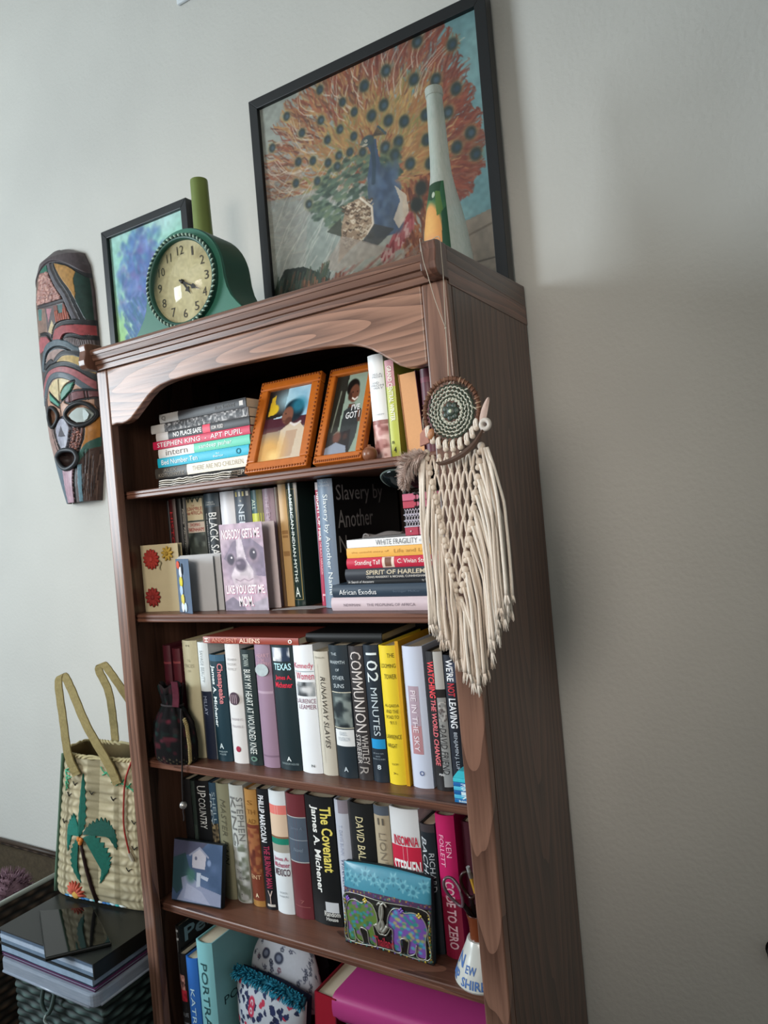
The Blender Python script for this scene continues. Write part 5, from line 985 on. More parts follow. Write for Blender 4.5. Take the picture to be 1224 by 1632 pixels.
# ---- mantel clock
CG, CD = M('#2d6654', .45, .45, .12, 18, .08), M('#1f4a3e', .45, .45, .12, 18)
o = thing('mantel_clock', 'green mantel clock with a cream dial and rope-edged bezel on the bookcase top', 'clock', (.243, .030, TZ+.0004), (0, 0, .03))
hc, rr_ = .111, .101
left = [(-.146, 0), (-.146, .020), (-.141, .029), (-.128, .043), (-.116, .058), (-.1075, .076), (-.1030, .095)]
arc = [(-rr_*math.cos(t), hc+rr_*math.sin(t)) for t in np.linspace(.08, PI-.08, 26)]
prof = left+arc+[(-x, z) for x, z in reversed(left)]
DP = .080
MB().prism(prof, 'y', .0, DP).build('case', CD, o, local=True, bevel=.003, smooth='auto')
MB().prism([(x*.985, .0015+(z)*.985) for x, z in prof], 'y', -.0022, -.0002).build('front_panel', CG, o, local=True, bevel=.0008)
dz = .1085; dr = .0885
q = MB().lathe([(.0790, .0024), (.0795, .010), (.0820, .0125), (.0865, .0120), (.0885, .009), (.0890, .0024)], (0, 0, dz), 48, (False, False), 'y'); q.build('bezel', CD, o, local=True, smooth=True)
n = 110
for k in range(n):
    a = 2*PI*k/n; R = Matrix.Rotation(-a, 3, 'Y') @ Matrix.Rotation(.7, 3, 'X')
cols = (M('#9db8a8', .3, .5), M('#20382f', .5))  # alternate pale strands stand in for highlights on the green rope
for j in range(2):
    q = MB()
    for k in range(j, n, 2):
        a = 2*PI*k/n; t = Vector((-math.sin(a), 0, math.cos(a))); rad = Vector((math.cos(a), 0, math.sin(a)))
        c = rad*.0870+Vector((0, -.0118, dz)); d = (t*.6+rad*.8).normalized()
        q.tube([c-d*.0036, c-d*.0018+Vector((0, -.0014, 0)), c+d*.0018+Vector((0, -.0014, 0)), c+d*.0036], [.0008, .0019, .0019, .0008], 6)
    tag(q.build('rope_edge', cols[j], o, local=True, smooth=True), kind='stuff')
cv = Canvas(90, 90, 1, '#b3ab84'); cv.blend((cv.field(5)-.45)*1.3, '#c0b997'); cv.blend((np.hypot(cv.U-.5, cv.V-.5)-.33)*3.2*cv.field(7), '#857a55'); cv.noise(30, .05)
def dialf(U, V):
    a = 2*U-1; b = 1-2*V; m_ = np.maximum(np.abs(a), np.abs(b)); h_ = np.hypot(a, b)+1e-9; s_ = m_/h_
    return a*s_*.0792, -.0035+0*U, dz+b*s_*.0792
cv.mesh('dial', dialf, vcol(.6, .2), o, local=True)
dk = ink('#3a3428')
for h in range(1, 13):
    a = PI/2-h*PI/6; c = (math.cos(a)*.0615, dz+math.sin(a)*.0615); wd = .0105 if h < 10 else .017; 
    if h == 1: wd = .0045
    if h == 11: wd = .012
    letter('numeral', str(h), lambda p, q: (c[0]-wd/2+wd*p, -.0043, c[1]-.0085+.017*q), dk, o)
def hand(name, ang, L, wd, y):
    a = math.radians(90-ang); d = Vector((math.cos(a), 0, math.sin(a))); p = Vector((-d.z, 0, d.x)); o0 = Vector((0, y, dz))
    out = [o0-d*L*.15-p*wd*.5, o0-d*L*.15+p*wd*.5, o0+d*L*.5+p*wd*.35, o0+d*L*.58+p*wd*1.5, o0+d*L*.7+p*wd*.5, o0+d*L, o0+d*L*.7-p*wd*.5, o0+d*L*.58-p*wd*1.5, o0+d*L*.5-p*wd*.35]
    MB().prism([(v.x, v.z) for v in out], 'y', y, y+.0008).build(name, M('#1d1b18', .4), o, local=True)
hand('hour_hand', 146, .034, .0042, -.0062); hand('minute_hand', 119, .052, .0036, -.0074)
MB().lathe([(.0001, .009), (.003, .009), (.0042, .0075), (.0042, .004)], (0, 0, dz), 14, axis='y').build('hand_boss', M('#1d1b18', .4), o, local=True, smooth=True)
MB().lathe([(.0001, .0090), (.0795, .0086), (.0795, .0080), (.0001, .0082)], (0, 0, dz), 40, axis='y').build('dial_glass', PANE, o, local=True, smooth=True)
# ---- green vase behind the clock
o = thing('bottle_vase', 'tall olive green vase with a long neck standing behind the clock', 'vase', (.132, .215, TZ))
MB().lathe([(.001, .0005), (.036, .0005), (.040, .006), (.041, .05), (.040, .10), (.034, .15), (.0265, .20), (.0225, .25), (.0208, .30), (.0200, .36), (.0197, .404), (.0190, .408), (.0170, .4085), (.0163, .404), (.0165, .33), (.001, .32)], (.132, .215, TZ), 36).build('body', M('#6b7a3e', .42, .45, .16, 22), o, smooth='auto')
# ---- frosted bottle
o = thing('frosted_bottle', 'tall frosted glass bottle with a peach and leaf label on the bookcase', 'bottle', (.7805, .082, TZ))
bm_ = bpy.data.materials.new('frosted_glass'); bm_.use_nodes = True; b_ = bm_.node_tree.nodes['Principled BSDF']
nz = bm_.node_tree.nodes.new('ShaderNodeTexNoise'); nz.inputs['Scale'].default_value = 25
rp = bm_.node_tree.nodes.new('ShaderNodeMix'); rp.data_type = 'RGBA'; rp.inputs['A'].default_value = lin('#a3b3a6')+(1,); rp.inputs['B'].default_value = lin('#c6cbc6')+(1,)
bm_.node_tree.links.new(nz.outputs['Fac'], rp.inputs['Factor']); bm_.node_tree.links.new(rp.outputs['Result'], b_.inputs['Base Color'])
b_.inputs['Roughness'].default_value = .45; b_.inputs['Alpha'].default_value = .72
BP = [(.001, .0006), (.036, .0006), (.0425, .006), (.0430, .018), (.0405, .05), (.0355, .09), (.0290, .125), (.0225, .152), (.0182, .175), (.0164, .20), (.0148, .25), (.0136, .292), (.0134, .296), (.0148, .297), (.0150, .307), (.0145, .309), (.0118, .309), (.0112, .300), (.0112, .27)]
BC = (.7805, .080, TZ)
# the foot stays clear of the gallery board
BC = (.7555, .140, TZ); BP = [(r*1.03, z*1.115) for r, z in BP]
MB().lathe(BP, BC, 40, (True, False)).build('glass', bm_, o, smooth='auto')
cv = Canvas(90, 120, 1.5, '#2f5a40')
cv.blend((cv.field(5)-.4)*1.6, '#4c7a50'); cv.disc((.40, .62), .46, .58, '#cf8f55', 1, .08); cv.disc((.42, .48), .3, .3, '#d8a862', .8, .6); cv.disc((.4, .86), .4, .3, '#cc8a74', .8, .5)
cv.poly([(.1, 0), (.9, 0), (.8, .14), (.5, .2), (.2, .16)], '#27432f'); cv.poly([(.62, .1), (.82, .12), (.9, .36), (.7, .4)], '#4f6d38'); cv.disc((.55, .14), .07, .05, '#b0b8a6'); cv.poly([(.84, .36), (1, .3), (1, 1), (.7, 1), (.8, .8)], '#244a36')
for k in range(26): cv.disc((.5+.5*rr.random(), .80+.2*rr.random()), .03, .02, '#d5d8cf', .9, .4, rr.uniform(0, 3))
def lab(U, V):
    z = .022+.155*(1-V); a = np.radians(-158+100*U); r = np.interp(z, [p[1] for p in BP[1:16]], [p[0] for p in BP[1:16]])+.0006
    return BC[0]+r*np.cos(a), BC[1]+r*np.sin(a), BC[2]+z
cv.mesh('label', lab, vcol(.5), o)

# ================================================================ ON THE WALL: carved mask
mz = [1.455, 1.50, 1.56, 1.65, 1.75, 1.9, 2.05, 2.12, 2.16, 2.185]
ma = [.068, .078, .092, .112, .122, .126, .124, .115, .095, .04]
mb = [.045, .052, .058, .062, .058, .055, .055, .050, .042, .02]
mx_ = [-.548, -.549, -.550, -.553, -.556, -.558, -.558, -.558, -.558, -.558]
Z0, Z1 = 1.455, 2.185
cv = Canvas(200, 560, (Z1-Z0)/.30, '#4a3a38'); hgt = Canvas(200, 560, (Z1-Z0)/.30, '#808080')
def c_(p): return ((p[0]+1)/2, (Z1-p[1])/(Z1-Z0))
def mp_(pts, col, up=.0, a=1.0):
    q = [c_(p) for p in pts]; cv.poly(q, col, a)
    if up: hgt.poly(q, [(.5+up)]*3)
def ml(pts, wd, col, up=-.12):
    q = [c_((p.x, p.y)) for p in cr([(a, b, 0) for a, b in pts], 5)]; cv.stroke(q, wd, col); hgt.stroke(q, wd*.9, [(.5+up)]*3)
DKL = '#17181b'
cv.poly([(0, 0), (1, 0), (1, .34), (0, .34)], '#584c4d')
mp_([(.3, 2.14), (.98, 2.11), (.98, 1.95), (.5, 1.95)], '#1f3b33')                                   # green right flank
mp_([(-.98, 2.12), (-.47, 2.13), (-.62, 2.03), (-.6, 1.92), (-.98, 1.92)], '#6a5448')
mp_([(-.52, 2.149), (-.19, 2.149), (-.02, 2.119), (-.48, 2.129)], '#2f6a58', .05)
mp_([(-.47, 2.127), (-.02, 2.118), (.34, 2.047), (.37, 2.023), (-.62, 2.034), (-.68, 2.059)], '#a87a70', .03)
for k in range(170):
    p = (rr.uniform(-.62, .36), rr.uniform(2.028, 2.122))
    if p[0] < .02+(2.118-p[1])*4.2 and p[0] > -.47-(2.127-p[1])*2: q = c_(p); cv.disc(q, .022, .012, rr.choice(('#c79c8e', '#b98a80', '#8a5a52')), .9, .2, -.3); hgt.disc(q, .02, .011, [.62]*3)
mp_([(-.62, 2.031), (-.23, 2.018), (-.22, 1.951), (-.55, 1.945), (-.8, 1.96)], '#856a5e', .02); mp_([(-.62, 2.029), (-.38, 2.021), (-.45, 1.99), (-.64, 1.996)], '#4b7370', -.05)
mp_([(-.19, 2.017), (.01, 2.012), (-.15, 1.976)], '#a87078'); mp_([(-.02, 1.98), (.04, 1.962), (-.07, 1.94), (-.19, 1.95)], '#c2ae88')
mp_([(.08, 2.017), (.43, 2.015), (.52, 1.963), (.11, 1.965)], '#7a4238')
for k in range(7): ml([(.12+.06*k, 2.0), (.14+.062*k, 1.966)], .016, '#b5604a', .06)
mp_([(.21, 2.017), (.35, 2.017), (.36, 1.992), (.22, 1.992)], '#3f6260', -.05)
mp_([(.13, 2.141), (.6, 2.121), (.77, 2.101), (.7, 2.082), (.72, 2.039), (.67, 2.013), (.52, 2.057), (.34, 2.094)], '#b08245', .05)
for dx, wd, col in ((-.09, .05, DKL), (0, .11, '#5d5a60'), (.10, .05, DKL), (.03, .02, '#85848a')):
    ml([(-.04+dx, 2.149), (.22+dx, 2.09), (.46+dx, 2.045), (.6+dx, 2.0), (.72+dx, 1.959)], wd, col, .10 if wd > .1 else -.12)
ml([(-.62, 2.034), (-.1, 2.027), (.37, 2.026)], .035, '#3d3638')
ml([(-.99, 2.09), (-.6, 2.135), (-.2, 2.152), (.2, 2.149), (.6, 2.128), (.98, 2.09)], .055, '#2b2a2e', -.1); ml([(-.99, 2.12), (-.5, 2.163), (0, 2.172), (.5, 2.158), (.98, 2.12)], .16, '#4d4245', .14)
# red bands and hatch
mp_([(.26, 1.918), (.39, 1.93), (.73, 1.922), (.99, 1.915), (.99, 1.872), (.65, 1.885), (.3, 1.9)], '#3f3431')
for k in range(16): ml([(.34+.04*k, 1.919), (.36+.04*k, 1.893)], .010, '#7d7072', .07)
mp_([(-.06, 1.921), (.07, 1.95), (.3, 1.956), (.62, 1.952), (.99, 1.945), (.99, 1.918), (.74, 1.92), (.53, 1.93), (.33, 1.93), (.24, 1.912), (.1, 1.902)], '#9c3f42', .10)
mp_([(-.75, 1.935), (-.58, 1.945), (-.27, 1.938), (-.09, 1.917), (-.4, 1.903), (-.7, 1.9)], '#a8595e', .08)
ml([(-.1, 1.915), (.05, 1.955), (.3, 1.964), (.65, 1.96), (.99, 1.953)], .05, DKL); ml([(.24, 1.908), (.34, 1.925), (.55, 1.924), (.75, 1.914), (.99, 1.91)], .04, DKL); ml([(-.6, 1.953), (-.27, 1.946), (-.07, 1.917)], .03, DKL)
mp_([(-.45, 1.86), (-.3, 1.895), (.0, 1.902), (.33, 1.893), (.55, 1.876), (.2, 1.868), (-.05, 1.856)], '#9a8078'); mp_([(.03, 1.858), (.25, 1.872), (.64, 1.868), (.95, 1.85), (.95, 1.81), (.7, 1.825), (.45, 1.838), (.08, 1.85)], '#b89a5c', .03)
ml([(-.55, 1.855), (-.36, 1.896), (-.02, 1.908), (.33, 1.9), (.62, 1.876), (.95, 1.862)], .09, '#56646c', .12); ml([(-.5, 1.85), (-.33, 1.888), (-.02, 1.9), (.33, 1.892), (.62, 1.868)], .02, DKL)
ml([(-.46, 1.853), (-.18, 1.864), (-.05, 1.851), (0, 1.864), (.25, 1.878), (.6, 1.872), (.95, 1.855)], .05, '#2a2a2e', .08)
# brow arcs
mp_([(-.8, 1.78), (-.42, 1.832), (-.1, 1.845), (.27, 1.842), (.62, 1.825), (.95, 1.79), (.95, 1.76), (.64, 1.79), (.42, 1.806), (.1, 1.82), (-.17, 1.82), (-.4, 1.805), (-.7, 1.76)], '#a05a5e', .08)
ml([(-.75, 1.80), (-.42, 1.838), (-.11, 1.849), (.27, 1.848), (.62, 1.83), (.97, 1.795)], .05, '#2c3033', -.06)
mp_([(-.5, 1.76), (-.37, 1.792), (-.15, 1.81), (.04, 1.812), (.38, 1.803), (.62, 1.783), (.9, 1.745), (.9, 1.70), (-.5, 1.69)], '#b58a72')
mp_([(-.37, 1.792), (-.15, 1.807), (.04, 1.811), (.38, 1.803), (.3, 1.785), (.09, 1.77), (.02, 1.742), (-.2, 1.76)], '#cdb98c')
ml([(-.75, 1.755), (-.39, 1.803), (-.17, 1.818), (.11, 1.819), (.42, 1.806), (.7, 1.78), (.97, 1.75)], .06, '#505a62', .10)
mp_([(.08, 1.741), (.09, 1.768), (.28, 1.789), (.54, 1.795), (.38, 1.765)], '#2f7a62', .07); mp_([(-.37, 1.78), (.01, 1.74), (-.0, 1.726), (-.35, 1.752)], '#4f9480', .07)
ml([(.08, 1.741), (.09, 1.768), (.28, 1.789), (.54, 1.795)], .018, DKL); ml([(.06, 1.741), (.38, 1.764), (.54, 1.793)], .018, DKL); ml([(-.37, 1.78), (.01, 1.742)], .018, DKL); ml([(-.35, 1.752), (0, 1.727)], .018, DKL)
mp_([(.19, 1.742), (.32, 1.759), (.54, 1.767), (.96, 1.762), (.96, 1.743), (.57, 1.74), (.34, 1.735)], '#6d3d40', .06); ml([(.19, 1.742), (.32, 1.76), (.54, 1.768), (.96, 1.763)], .02, DKL); ml([(.19, 1.741), (.34, 1.734), (.57, 1.739), (.96, 1.742)], .02, DKL)
for x in (.36, .4, .74, .8): ml([(x, 1.763), (x+.01, 1.738)], .012, DKL)
ml([(.04, 1.807), (.02, 1.75), (.05, 1.704)], .014, DKL)
# cheeks
mp_([(.72, 1.669), (.97, 1.69), (.98, 1.62), (.81, 1.612), (.6, 1.60), (.66, 1.646)], '#b5762f', .04); mp_([(-.97, 1.69), (-.4, 1.68), (-.2, 1.6), (-.6, 1.58), (-.95, 1.62)], '#9a7c74')
mp_([(.35, 1.672), (.72, 1.67), (.67, 1.628), (.46, 1.586), (.18, 1.604), (.34, 1.641)], '#6a3f38')
for k in range(90):
    t = rr.random(); x = .3+.36*rr.random()-(1-t)*.1; z = 1.595+.072*t
    if x > .22: q = c_((x, z)); cv.disc(q, .012, .005, rr.choice(('#c78f80', '#b87868', '#3a2220')), .95, .2, -.5); hgt.disc(q, .011, .005, [.62]*3)
for x0_ in (.38, .5, .6): ml([(x0_, 1.668), (x0_-.02, 1.64), (x0_-.12, 1.602)], .012, '#2a1c1c')
ml([(.70, 1.672), (.66, 1.63), (.47, 1.588)], .03, DKL)
ml([(-.3, 1.67), (-.24, 1.63), (-.1, 1.605)], .03, DKL); ml([(-.42, 1.67), (-.34, 1.62), (-.2, 1.592)], .02, DKL)
# nose panel
mp_([(.03, 1.698), (.2, 1.693), (.33, 1.665), (.24, 1.626), (.12, 1.606), (-.07, 1.606), (-.18, 1.638), (-.19, 1.672)], '#8b8a98', .12)
ml([(.03, 1.699), (.22, 1.694), (.35, 1.665), (.26, 1.626), (.14, 1.604)], .025, '#3b3d48'); ml([(.03, 1.699), (-.18, 1.674), (-.17, 1.636), (-.07, 1.605)], .025, '#3b3d48')
# jaw
mp_([(.49, 1.587), (.73, 1.617), (.98, 1.632), (.98, 1.60), (.8, 1.595), (.59, 1.575), (.47, 1.56), (.40, 1.462), (.52, 1.458)], '#2c5a4f', .05)
mp_([(.60, 1.572), (.8, 1.60), (.99, 1.606), (.99, 1.455), (.5, 1.455), (.55, 1.52)], '#4a352e')
for k in range(34): x = rr.uniform(.56, .98); z = rr.uniform(1.47, 1.58); ml([(x, z+.02), (x-.02, z-.02)], .010, rr.choice(('#6d5448', '#2b1d1a', '#7a6258', '#35241f')), rr.choice((-.1, .08)))
mp_([(.47, 1.56), (.6, 1.56), (.52, 1.455), (.36, 1.455), (.41, 1.516)], '#5b7d8a', .05)
mp_([(-.22, 1.556), (.36, 1.56), (.1, 1.455), (-.42, 1.455)], '#b08f9c', .06); mp_([(-.95, 1.58), (-.44, 1.578), (-.2, 1.556), (-.40, 1.455), (-.95, 1.455)], '#5a6b78', .03)
ml([(.40, 1.558), (.26, 1.518), (.13, 1.455)], .06, DKL)
cv.noise(40, .10); 
def maskf(U, V):
    z = Z1-(Z1-Z0)*V; a = np.interp(z, mz, ma); b = np.interp(z, mz, mb); xc = np.interp(z, mz, mx_)
    u = 2*U-1; u = np.sin(u*PI/2) if False else u
    e = np.sqrt(np.clip(1-u*u, 0, 1)); rel = (hgt.a[..., 0]-.5)*.030*np.clip(e*2.2, 0, 1)
    # sockets for the eyes and mouth
    def pit(cu, cz, ru, rz, d): return d*np.clip(1-((u-cu)/ru)**2-((z-cz)/rz)**2, 0, 1)**.5
    dep = pit(.63, 1.698, .36, .036, .014)+pit(-.28, 1.706, .25, .03, .015)+pit(.09, 1.578, .42, .027, .034)
    return xc+a*u, .3645-b*e-rel*e+np.minimum(dep, b*e*.9), z
# resample so that the sides get as many columns as the front
cv.U = (np.sin((cv.U*2-1)*PI/2)+1)/2
ix = np.clip((cv.U*(cv.w-1)).round().astype(int), 0, cv.w-1); rows = np.arange(cv.h)[:, None]
cv.a = cv.a[rows, ix]; hgt.a = hgt.a[rows, ix]
o = thing('carved_mask', 'long carved wooden mask painted red, green and ochre, hanging on the wall', 'mask', (-.555, .36, 1.455))
cv.mesh('face', maskf, vcol(.5, .4, .25, .1, 260), o)
def mpt(u, z, e=0.0):
    a = np.interp(z, mz, ma); b = np.interp(z, mz, mb); xc = np.interp(z, mz, mx_); return Vector((xc+a*u, .3645-b*math.sqrt(max(0, 1-u*u))-e, z))
dkm = M('#232427', .45, .45, .2, 60)
eye = [(.21, 1.703), (.35, 1.722), (.59, 1.731), (.77, 1.726), (.88, 1.713), (.94, 1.697), (.88, 1.68), (.74, 1.668), (.54, 1.668), (.32, 1.682)]
MB().tube(cr([mpt(u, z, .002) for u, z in eye], 5, True), .0062, 8, True).build('eye_rim', dkm, o, smooth=True)
MB().prism([(mpt(u, z).x, z) for u, z in [(.34, 1.698), (.48, 1.712), (.65, 1.715), (.78, 1.709), (.90, 1.695), (.83, 1.683), (.67, 1.678), (.46, 1.683)]], 'y', .3205, .3225).build('eye_inlay', M('#a9b3b0', .5), o)
inl = [(.30, 1.699), (.40, 1.709), (.55, 1.718), (.70, 1.717), (.81, 1.709), (.90, 1.696), (.83, 1.683), (.70, 1.6765), (.52, 1.6775), (.38, 1.688)]
ci = Vector((0, 0, 0)); pi_ = [mpt(u, z, .0005) for u, z in inl]; ci = sum(pi_, Vector())/len(pi_)+Vector((0, -.003, 0))
MB().add(pi_+[ci]+[q+Vector((0, .01, 0)) for q in pi_], [(k, (k+1) % 10, 10) for k in range(10)]+[(k, 11+k, 11+(k+1) % 10, (k+1) % 10) for k in range(10)]).build('eye_inlay', M('#b3bdb9', .5), o, smooth='auto')
MB().tube(cr([mpt(u, z, .002) for u, z in [(-.52, 1.71), (-.4, 1.733), (-.22, 1.729), (-.05, 1.705), (-.18, 1.684), (-.4, 1.678)]], 5, True), .0058, 8, True).build('eye_rim', dkm, o, smooth=True)
MB().tube(cr([mpt(u, z, .004) for u, z in [(-.35, 1.587), (-.09, 1.603), (.19, 1.604), (.42, 1.597), (.5, 1.578), (.38, 1.56), (.06, 1.551), (-.2, 1.562)]], 5, True), .0066, 8, True).build('mouth_rim', M('#33363b', .45, .45, .2, 60), o, smooth=True)
pA, pB, pC, pD = mpt(.04, 1.681, .001), mpt(.20, 1.645, .001), mpt(-.05, 1.645, .001), mpt(.075, 1.643, .017)
MB().add([pA, pB, pC, pD], [(0, 2, 3), (0, 3, 1), (2, 1, 3), (0, 1, 2)]).build('nose', M('#9597a3', .5), o)
# white plate high on the wall, cut by the picture's top edge
o = thing('wall_plate', 'small white plate on the wall at the very top of the picture', 'wall plate', (.006, YW, 2.70))
MB().box(-.022, .05, YW-.010, YW-.001, 2.674, 2.79).build('cover', M('#d9dde0', .5), o, bevel=.003); MB().box(.0, .028, YW-.013, YW-.0102, 2.70, 2.76).build('boss', M('#d9dde0', .5), o, bevel=.002)
o = thing('door_stopper', 'black oval stopper on the wall, cut by the right edge of the picture', 'stopper', (1.155, YW, .53))
MB().lathe([(.0005, .030), (.012, .028), (.018, .020), (.019, .012), (.016, .004), (.016, .0015)], (1.1545, YW, .545), 24, axis='y').build('body', M('#08080a', .5), o, smooth=True)
MB().lathe([(.022, .0015), (.022, .0005)], (1.1545, YW, .545), 24, axis='y').build('rose', M('#0c0c0e', .5), o)
# ================================================================ DREAM CATCHER hanging from the right bracket
o = thing('dream_catcher', 'cream macrame dream catcher with a round woven centre, hanging on the front of the bookcase', 'dream catcher', (.816, -.036, 1.487))
rd = random.Random(5)
Y0 = -.036
rc = Vector((.8165, Y0, 1.4885)); RX, RZ = .0435, .0475
tw = M('#6b4a3a', .7, .2, .25, 90)
MB().tube([rc+Vector((RX*math.cos(t), .0012*math.sin(3*t), RZ*math.sin(t))) for t in np.linspace(0, 2*PI, 49)[:-1]], .0032, 8, True).build('hoop', tw, o, smooth=True)
for k in range(44):
    t = 2*PI*k/44; c = rc+Vector((RX*math.cos(t), 0, RZ*math.sin(t))); rad = Vector((math.cos(t), 0, math.sin(t))); tg = Vector((-math.sin(t), 0, math.cos(t)))
    MB().tube([c+(rad*math.cos(a)+Vector((0, 1, 0))*math.sin(a))*.0039+tg*(.0012*math.sin(a)) for a in np.linspace(0, 2*PI, 9)[:-1]], .0011, 4, True).build('hoop_wrap', M(rd.choice(('#8a6a55', '#6b4c3c', '#a58a72', '#5b3d30')), .8), o, smooth=True)
# spiral web: rings of looped cord in white and dark green
wh, gr = M('#c3c4b6', .8, .2, .1, 200), M('#3c473c', .8, .2, .15, 200)
for k, (r, m_, nl) in enumerate(((.0385, gr, 30), (.0355, wh, 30), (.0325, gr, 28), (.0298, wh, 26), (.0270, gr, 24), (.0245, wh, 22), (.0218, gr, 20), (.0195, wh, 18), (.0172, wh, 16))):
    pts = []
    for j in range(nl*4):
        t = 2*PI*j/(nl*4); a = r+.0012*math.sin(nl*t+k); pts.append(rc+Vector((a*RX/RZ*math.cos(t), .0012*math.cos(nl*t+k*1.7), a*math.sin(t))))
    MB().tube(pts, .00125, 5, True).build('web_ring', m_, o, smooth=True)
for k in range(8):
    t = 2*PI*k/8
    MB().tube([rc+Vector((r*RX/RZ*math.cos(t+18*(.04-r)), .0005, r*math.sin(t+18*(.04-r)))) for r in np.linspace(.044, .016, 10)], .001, 5).build('web_spoke', wh, o, smooth=True)
gd = M('#2e3b32', .4, .5, .2, 120)
for k in range(7):
    t = 2*PI*k/7; MB().ball(rc+Vector((.0088*math.cos(t), -.0012, .0094*math.sin(t))), .0052, .0016, .0052, 10, 5).build('flower_petal', gd, o, smooth=True)
MB().ball(rc+Vector((0, -.0018, 0)), .0075, .002, .008, 12, 5).build('flower_disc', gd, o, smooth=True)
MB().ball(rc+Vector((0, -.0042, 0)), .0030, .0016, .0030, 10, 6).build('centre_bead', M('#b9c4b0', .4), o, smooth=True)
# hanging thread: hoop -> knot -> two strands over the bracket
th = M('#b3aa9b', .7)
kn = (.8165, -.0300, 1.6120)
MB().tube(cr([rc+Vector((0, 0, RZ)), (.8175, -.034, 1.57), kn], 4), .0007, 5).build('hanging_thread', th, o, smooth=True)
MB().tube(cr([kn, (.806, -.034, 1.652), (.7985, -.0380, 1.694), (.7945, -.0398, 1.715), (.7915, -.0372, 1.735), (.7895, -.0345, 1.7500), (.789, -.02, 1.7500)], 5), .0006, 5).build('hanging_thread', th, o, smooth=True)
MB().tube(cr([kn, (.8145, -.022, 1.65), (.8145, -.018, 1.69), (.8145, -.018, 1.72), (.8135, -.018, 1.7502), (.80, -.018, 1.7502), (.789, -.02, 1.7500)], 5), .0006, 5).build('hanging_thread', th, o, smooth=True)
MB().ball(kn, .0018, n=8, m=5).build('thread_knot', th, o, smooth=True)
# macrame
CT = M('#d6c7b8', .9, .15, .08, 300, .3); CT2 = M('#e2d8cc', .9, .15, .08, 300, .3); KN = M('#cfc0b0', .9, .15, .12, 300, .4)
ztop, zap = 1.437, 1.214
def half(z): return .0435*max(0, (z-zap)/(ztop-zap))**.9
def xc(z): return .8055+(.8165-.8055)*(z-zap)/(ztop-zap)
# loops tying the cords on to the hoop
for k in range(9):
    t = math.radians(207+126*k/8); c = rc+Vector((RX*math.cos(t), 0, RZ*math.sin(t))); 
    MB().tube(cr([c+Vector((-.0018, -.0052, -.008)), c+Vector((-.0015, -.006, .001)), c+Vector((0, 0, .005)), c+Vector((.0015, -.006, .001)), c+Vector((.0018, -.0052, -.008))], 4), .0022, 6).build('hoop_loop', CT2, o, smooth=True)
    MB().ball(c+Vector((0, -.0045, -.0085)), .0046, .004, .0042, 9, 6).build('knot', KN, o, smooth=True)
p = .0115; dzr = .0235; rows = 9
def node(r, j):
    z = ztop-.012-r*dzr; return Vector((xc(z)+(j+(.5 if r % 2 else 0))*p, Y0-.003+.0015*math.sin(r*2+j), z))
for r in range(rows):
    z = ztop-.012-r*dzr; h = half(z)
    for j in range(-5, 6):
        a = node(r, j)
        if abs(a.x-xc(z)) > h+.002: continue
        MB().ball(a, .0034, .0032, .0042, 8, 6).build('knot', KN, o, smooth=True)
        if r == rows-1: continue
        for jj in ((j, j+1) if r % 2 else (j-1, j)):
            b = node(r+1, jj); h2 = half(b.z)
            if abs(b.x-xc(b.z)) > h2+.006: continue
            s = (b.x-a.x)*.18
            MB().tube(cr([a, a*.7+b*.3+Vector((s, -.001, 0)), a*.3+b*.7+Vector((-s*.2, -.001, 0)), b], 3), .0021, 6).build('net_cord', CT, o, smooth=True)
# knotted edges of the V and the fringe that hangs from them
def bottom(x): return float(np.interp(x, [.752, .762, .775, .788, .800, .812, .824, .836, .850, .866, .880, .892], [1.182, 1.172, 1.158, 1.140, 1.118, 1.100, 1.092, 1.108, 1.140, 1.175, 1.200, 1.215]))
ncord = 0
def cordf(x0, z0, x1, y0, y1):
    global ncord
    z1 = bottom(x1)+rd.uniform(-.006, .020); L = z0-z1; w1, w2 = rd.uniform(-.003, .003), rd.uniform(0, 6)
    pts = []
    for i in range(9):
        t = i/8; e = min(1, t*2.6)
        pts.append(Vector((x0+(x1-x0)*(e**.8)+w1*math.sin(2.4*PI*t+w2)*t, y0+(y1-y0)*e+.0018*math.sin(5*t+w2)*t, z0-L*t)))
    r0 = rd.uniform(.0021, .0027)
    m = MB().tube(cr(pts, 2), [r0*(1.0 if i < 14 else 1.15) for i in range(17)], 6)
    end = pts[-1]
    for k in range(7):   # frayed tip
        d = Vector((rd.uniform(-.005, .005), rd.uniform(-.003, .003), -rd.uniform(.009, .018)))
        m.tube([end+Vector((0, 0, .004)), end+d*.5+Vector((d.x*.2, 0, 0)), end+d], [.0015, .0012, .0004], 4)
    m.build('fringe_cord', CT if rd.random() < .5 else CT2, o, smooth=True); ncord += 1
for side in (-1, 1):
    nk = 11
    for k in range(nk):
        t = k/(nk-1); z = 1.432-(1.432-1.212)*t; x = xc(z)+side*(half(z)+.0015)
        c = Vector((x, Y0-.004, z))
        MB().ball(c, .0058, .0052, .0060, 9, 6).build('edge_knot', KN, o, smooth=True)
        MB().ball(c+Vector((-side*.002, -.0025, -.008)), .0046, .0040, .0046, 8, 6).build('edge_knot', KN, o, smooth=True)
        for j in range(3 if k else 6):
            spread = (.017 if side < 0 else .026)*(1-t)**.8*(.35+.65*(j+.5)/(3 if k else 6))
            x1 = x+side*spread+rd.uniform(-.003, .003)+(.010*t if side > 0 else .008*t)
            cordf(x+side*.002*j, z-.003, x1, Y0-.005-.003*(j % 2), Y0-.002-rd.uniform(.0, .014)+.006*(k % 2))
for k in range(8): cordf(.8055+rd.uniform(-.003, .003), 1.214, .812+.004*(k-3.5), Y0-.006, Y0-rd.uniform(.0, .014))
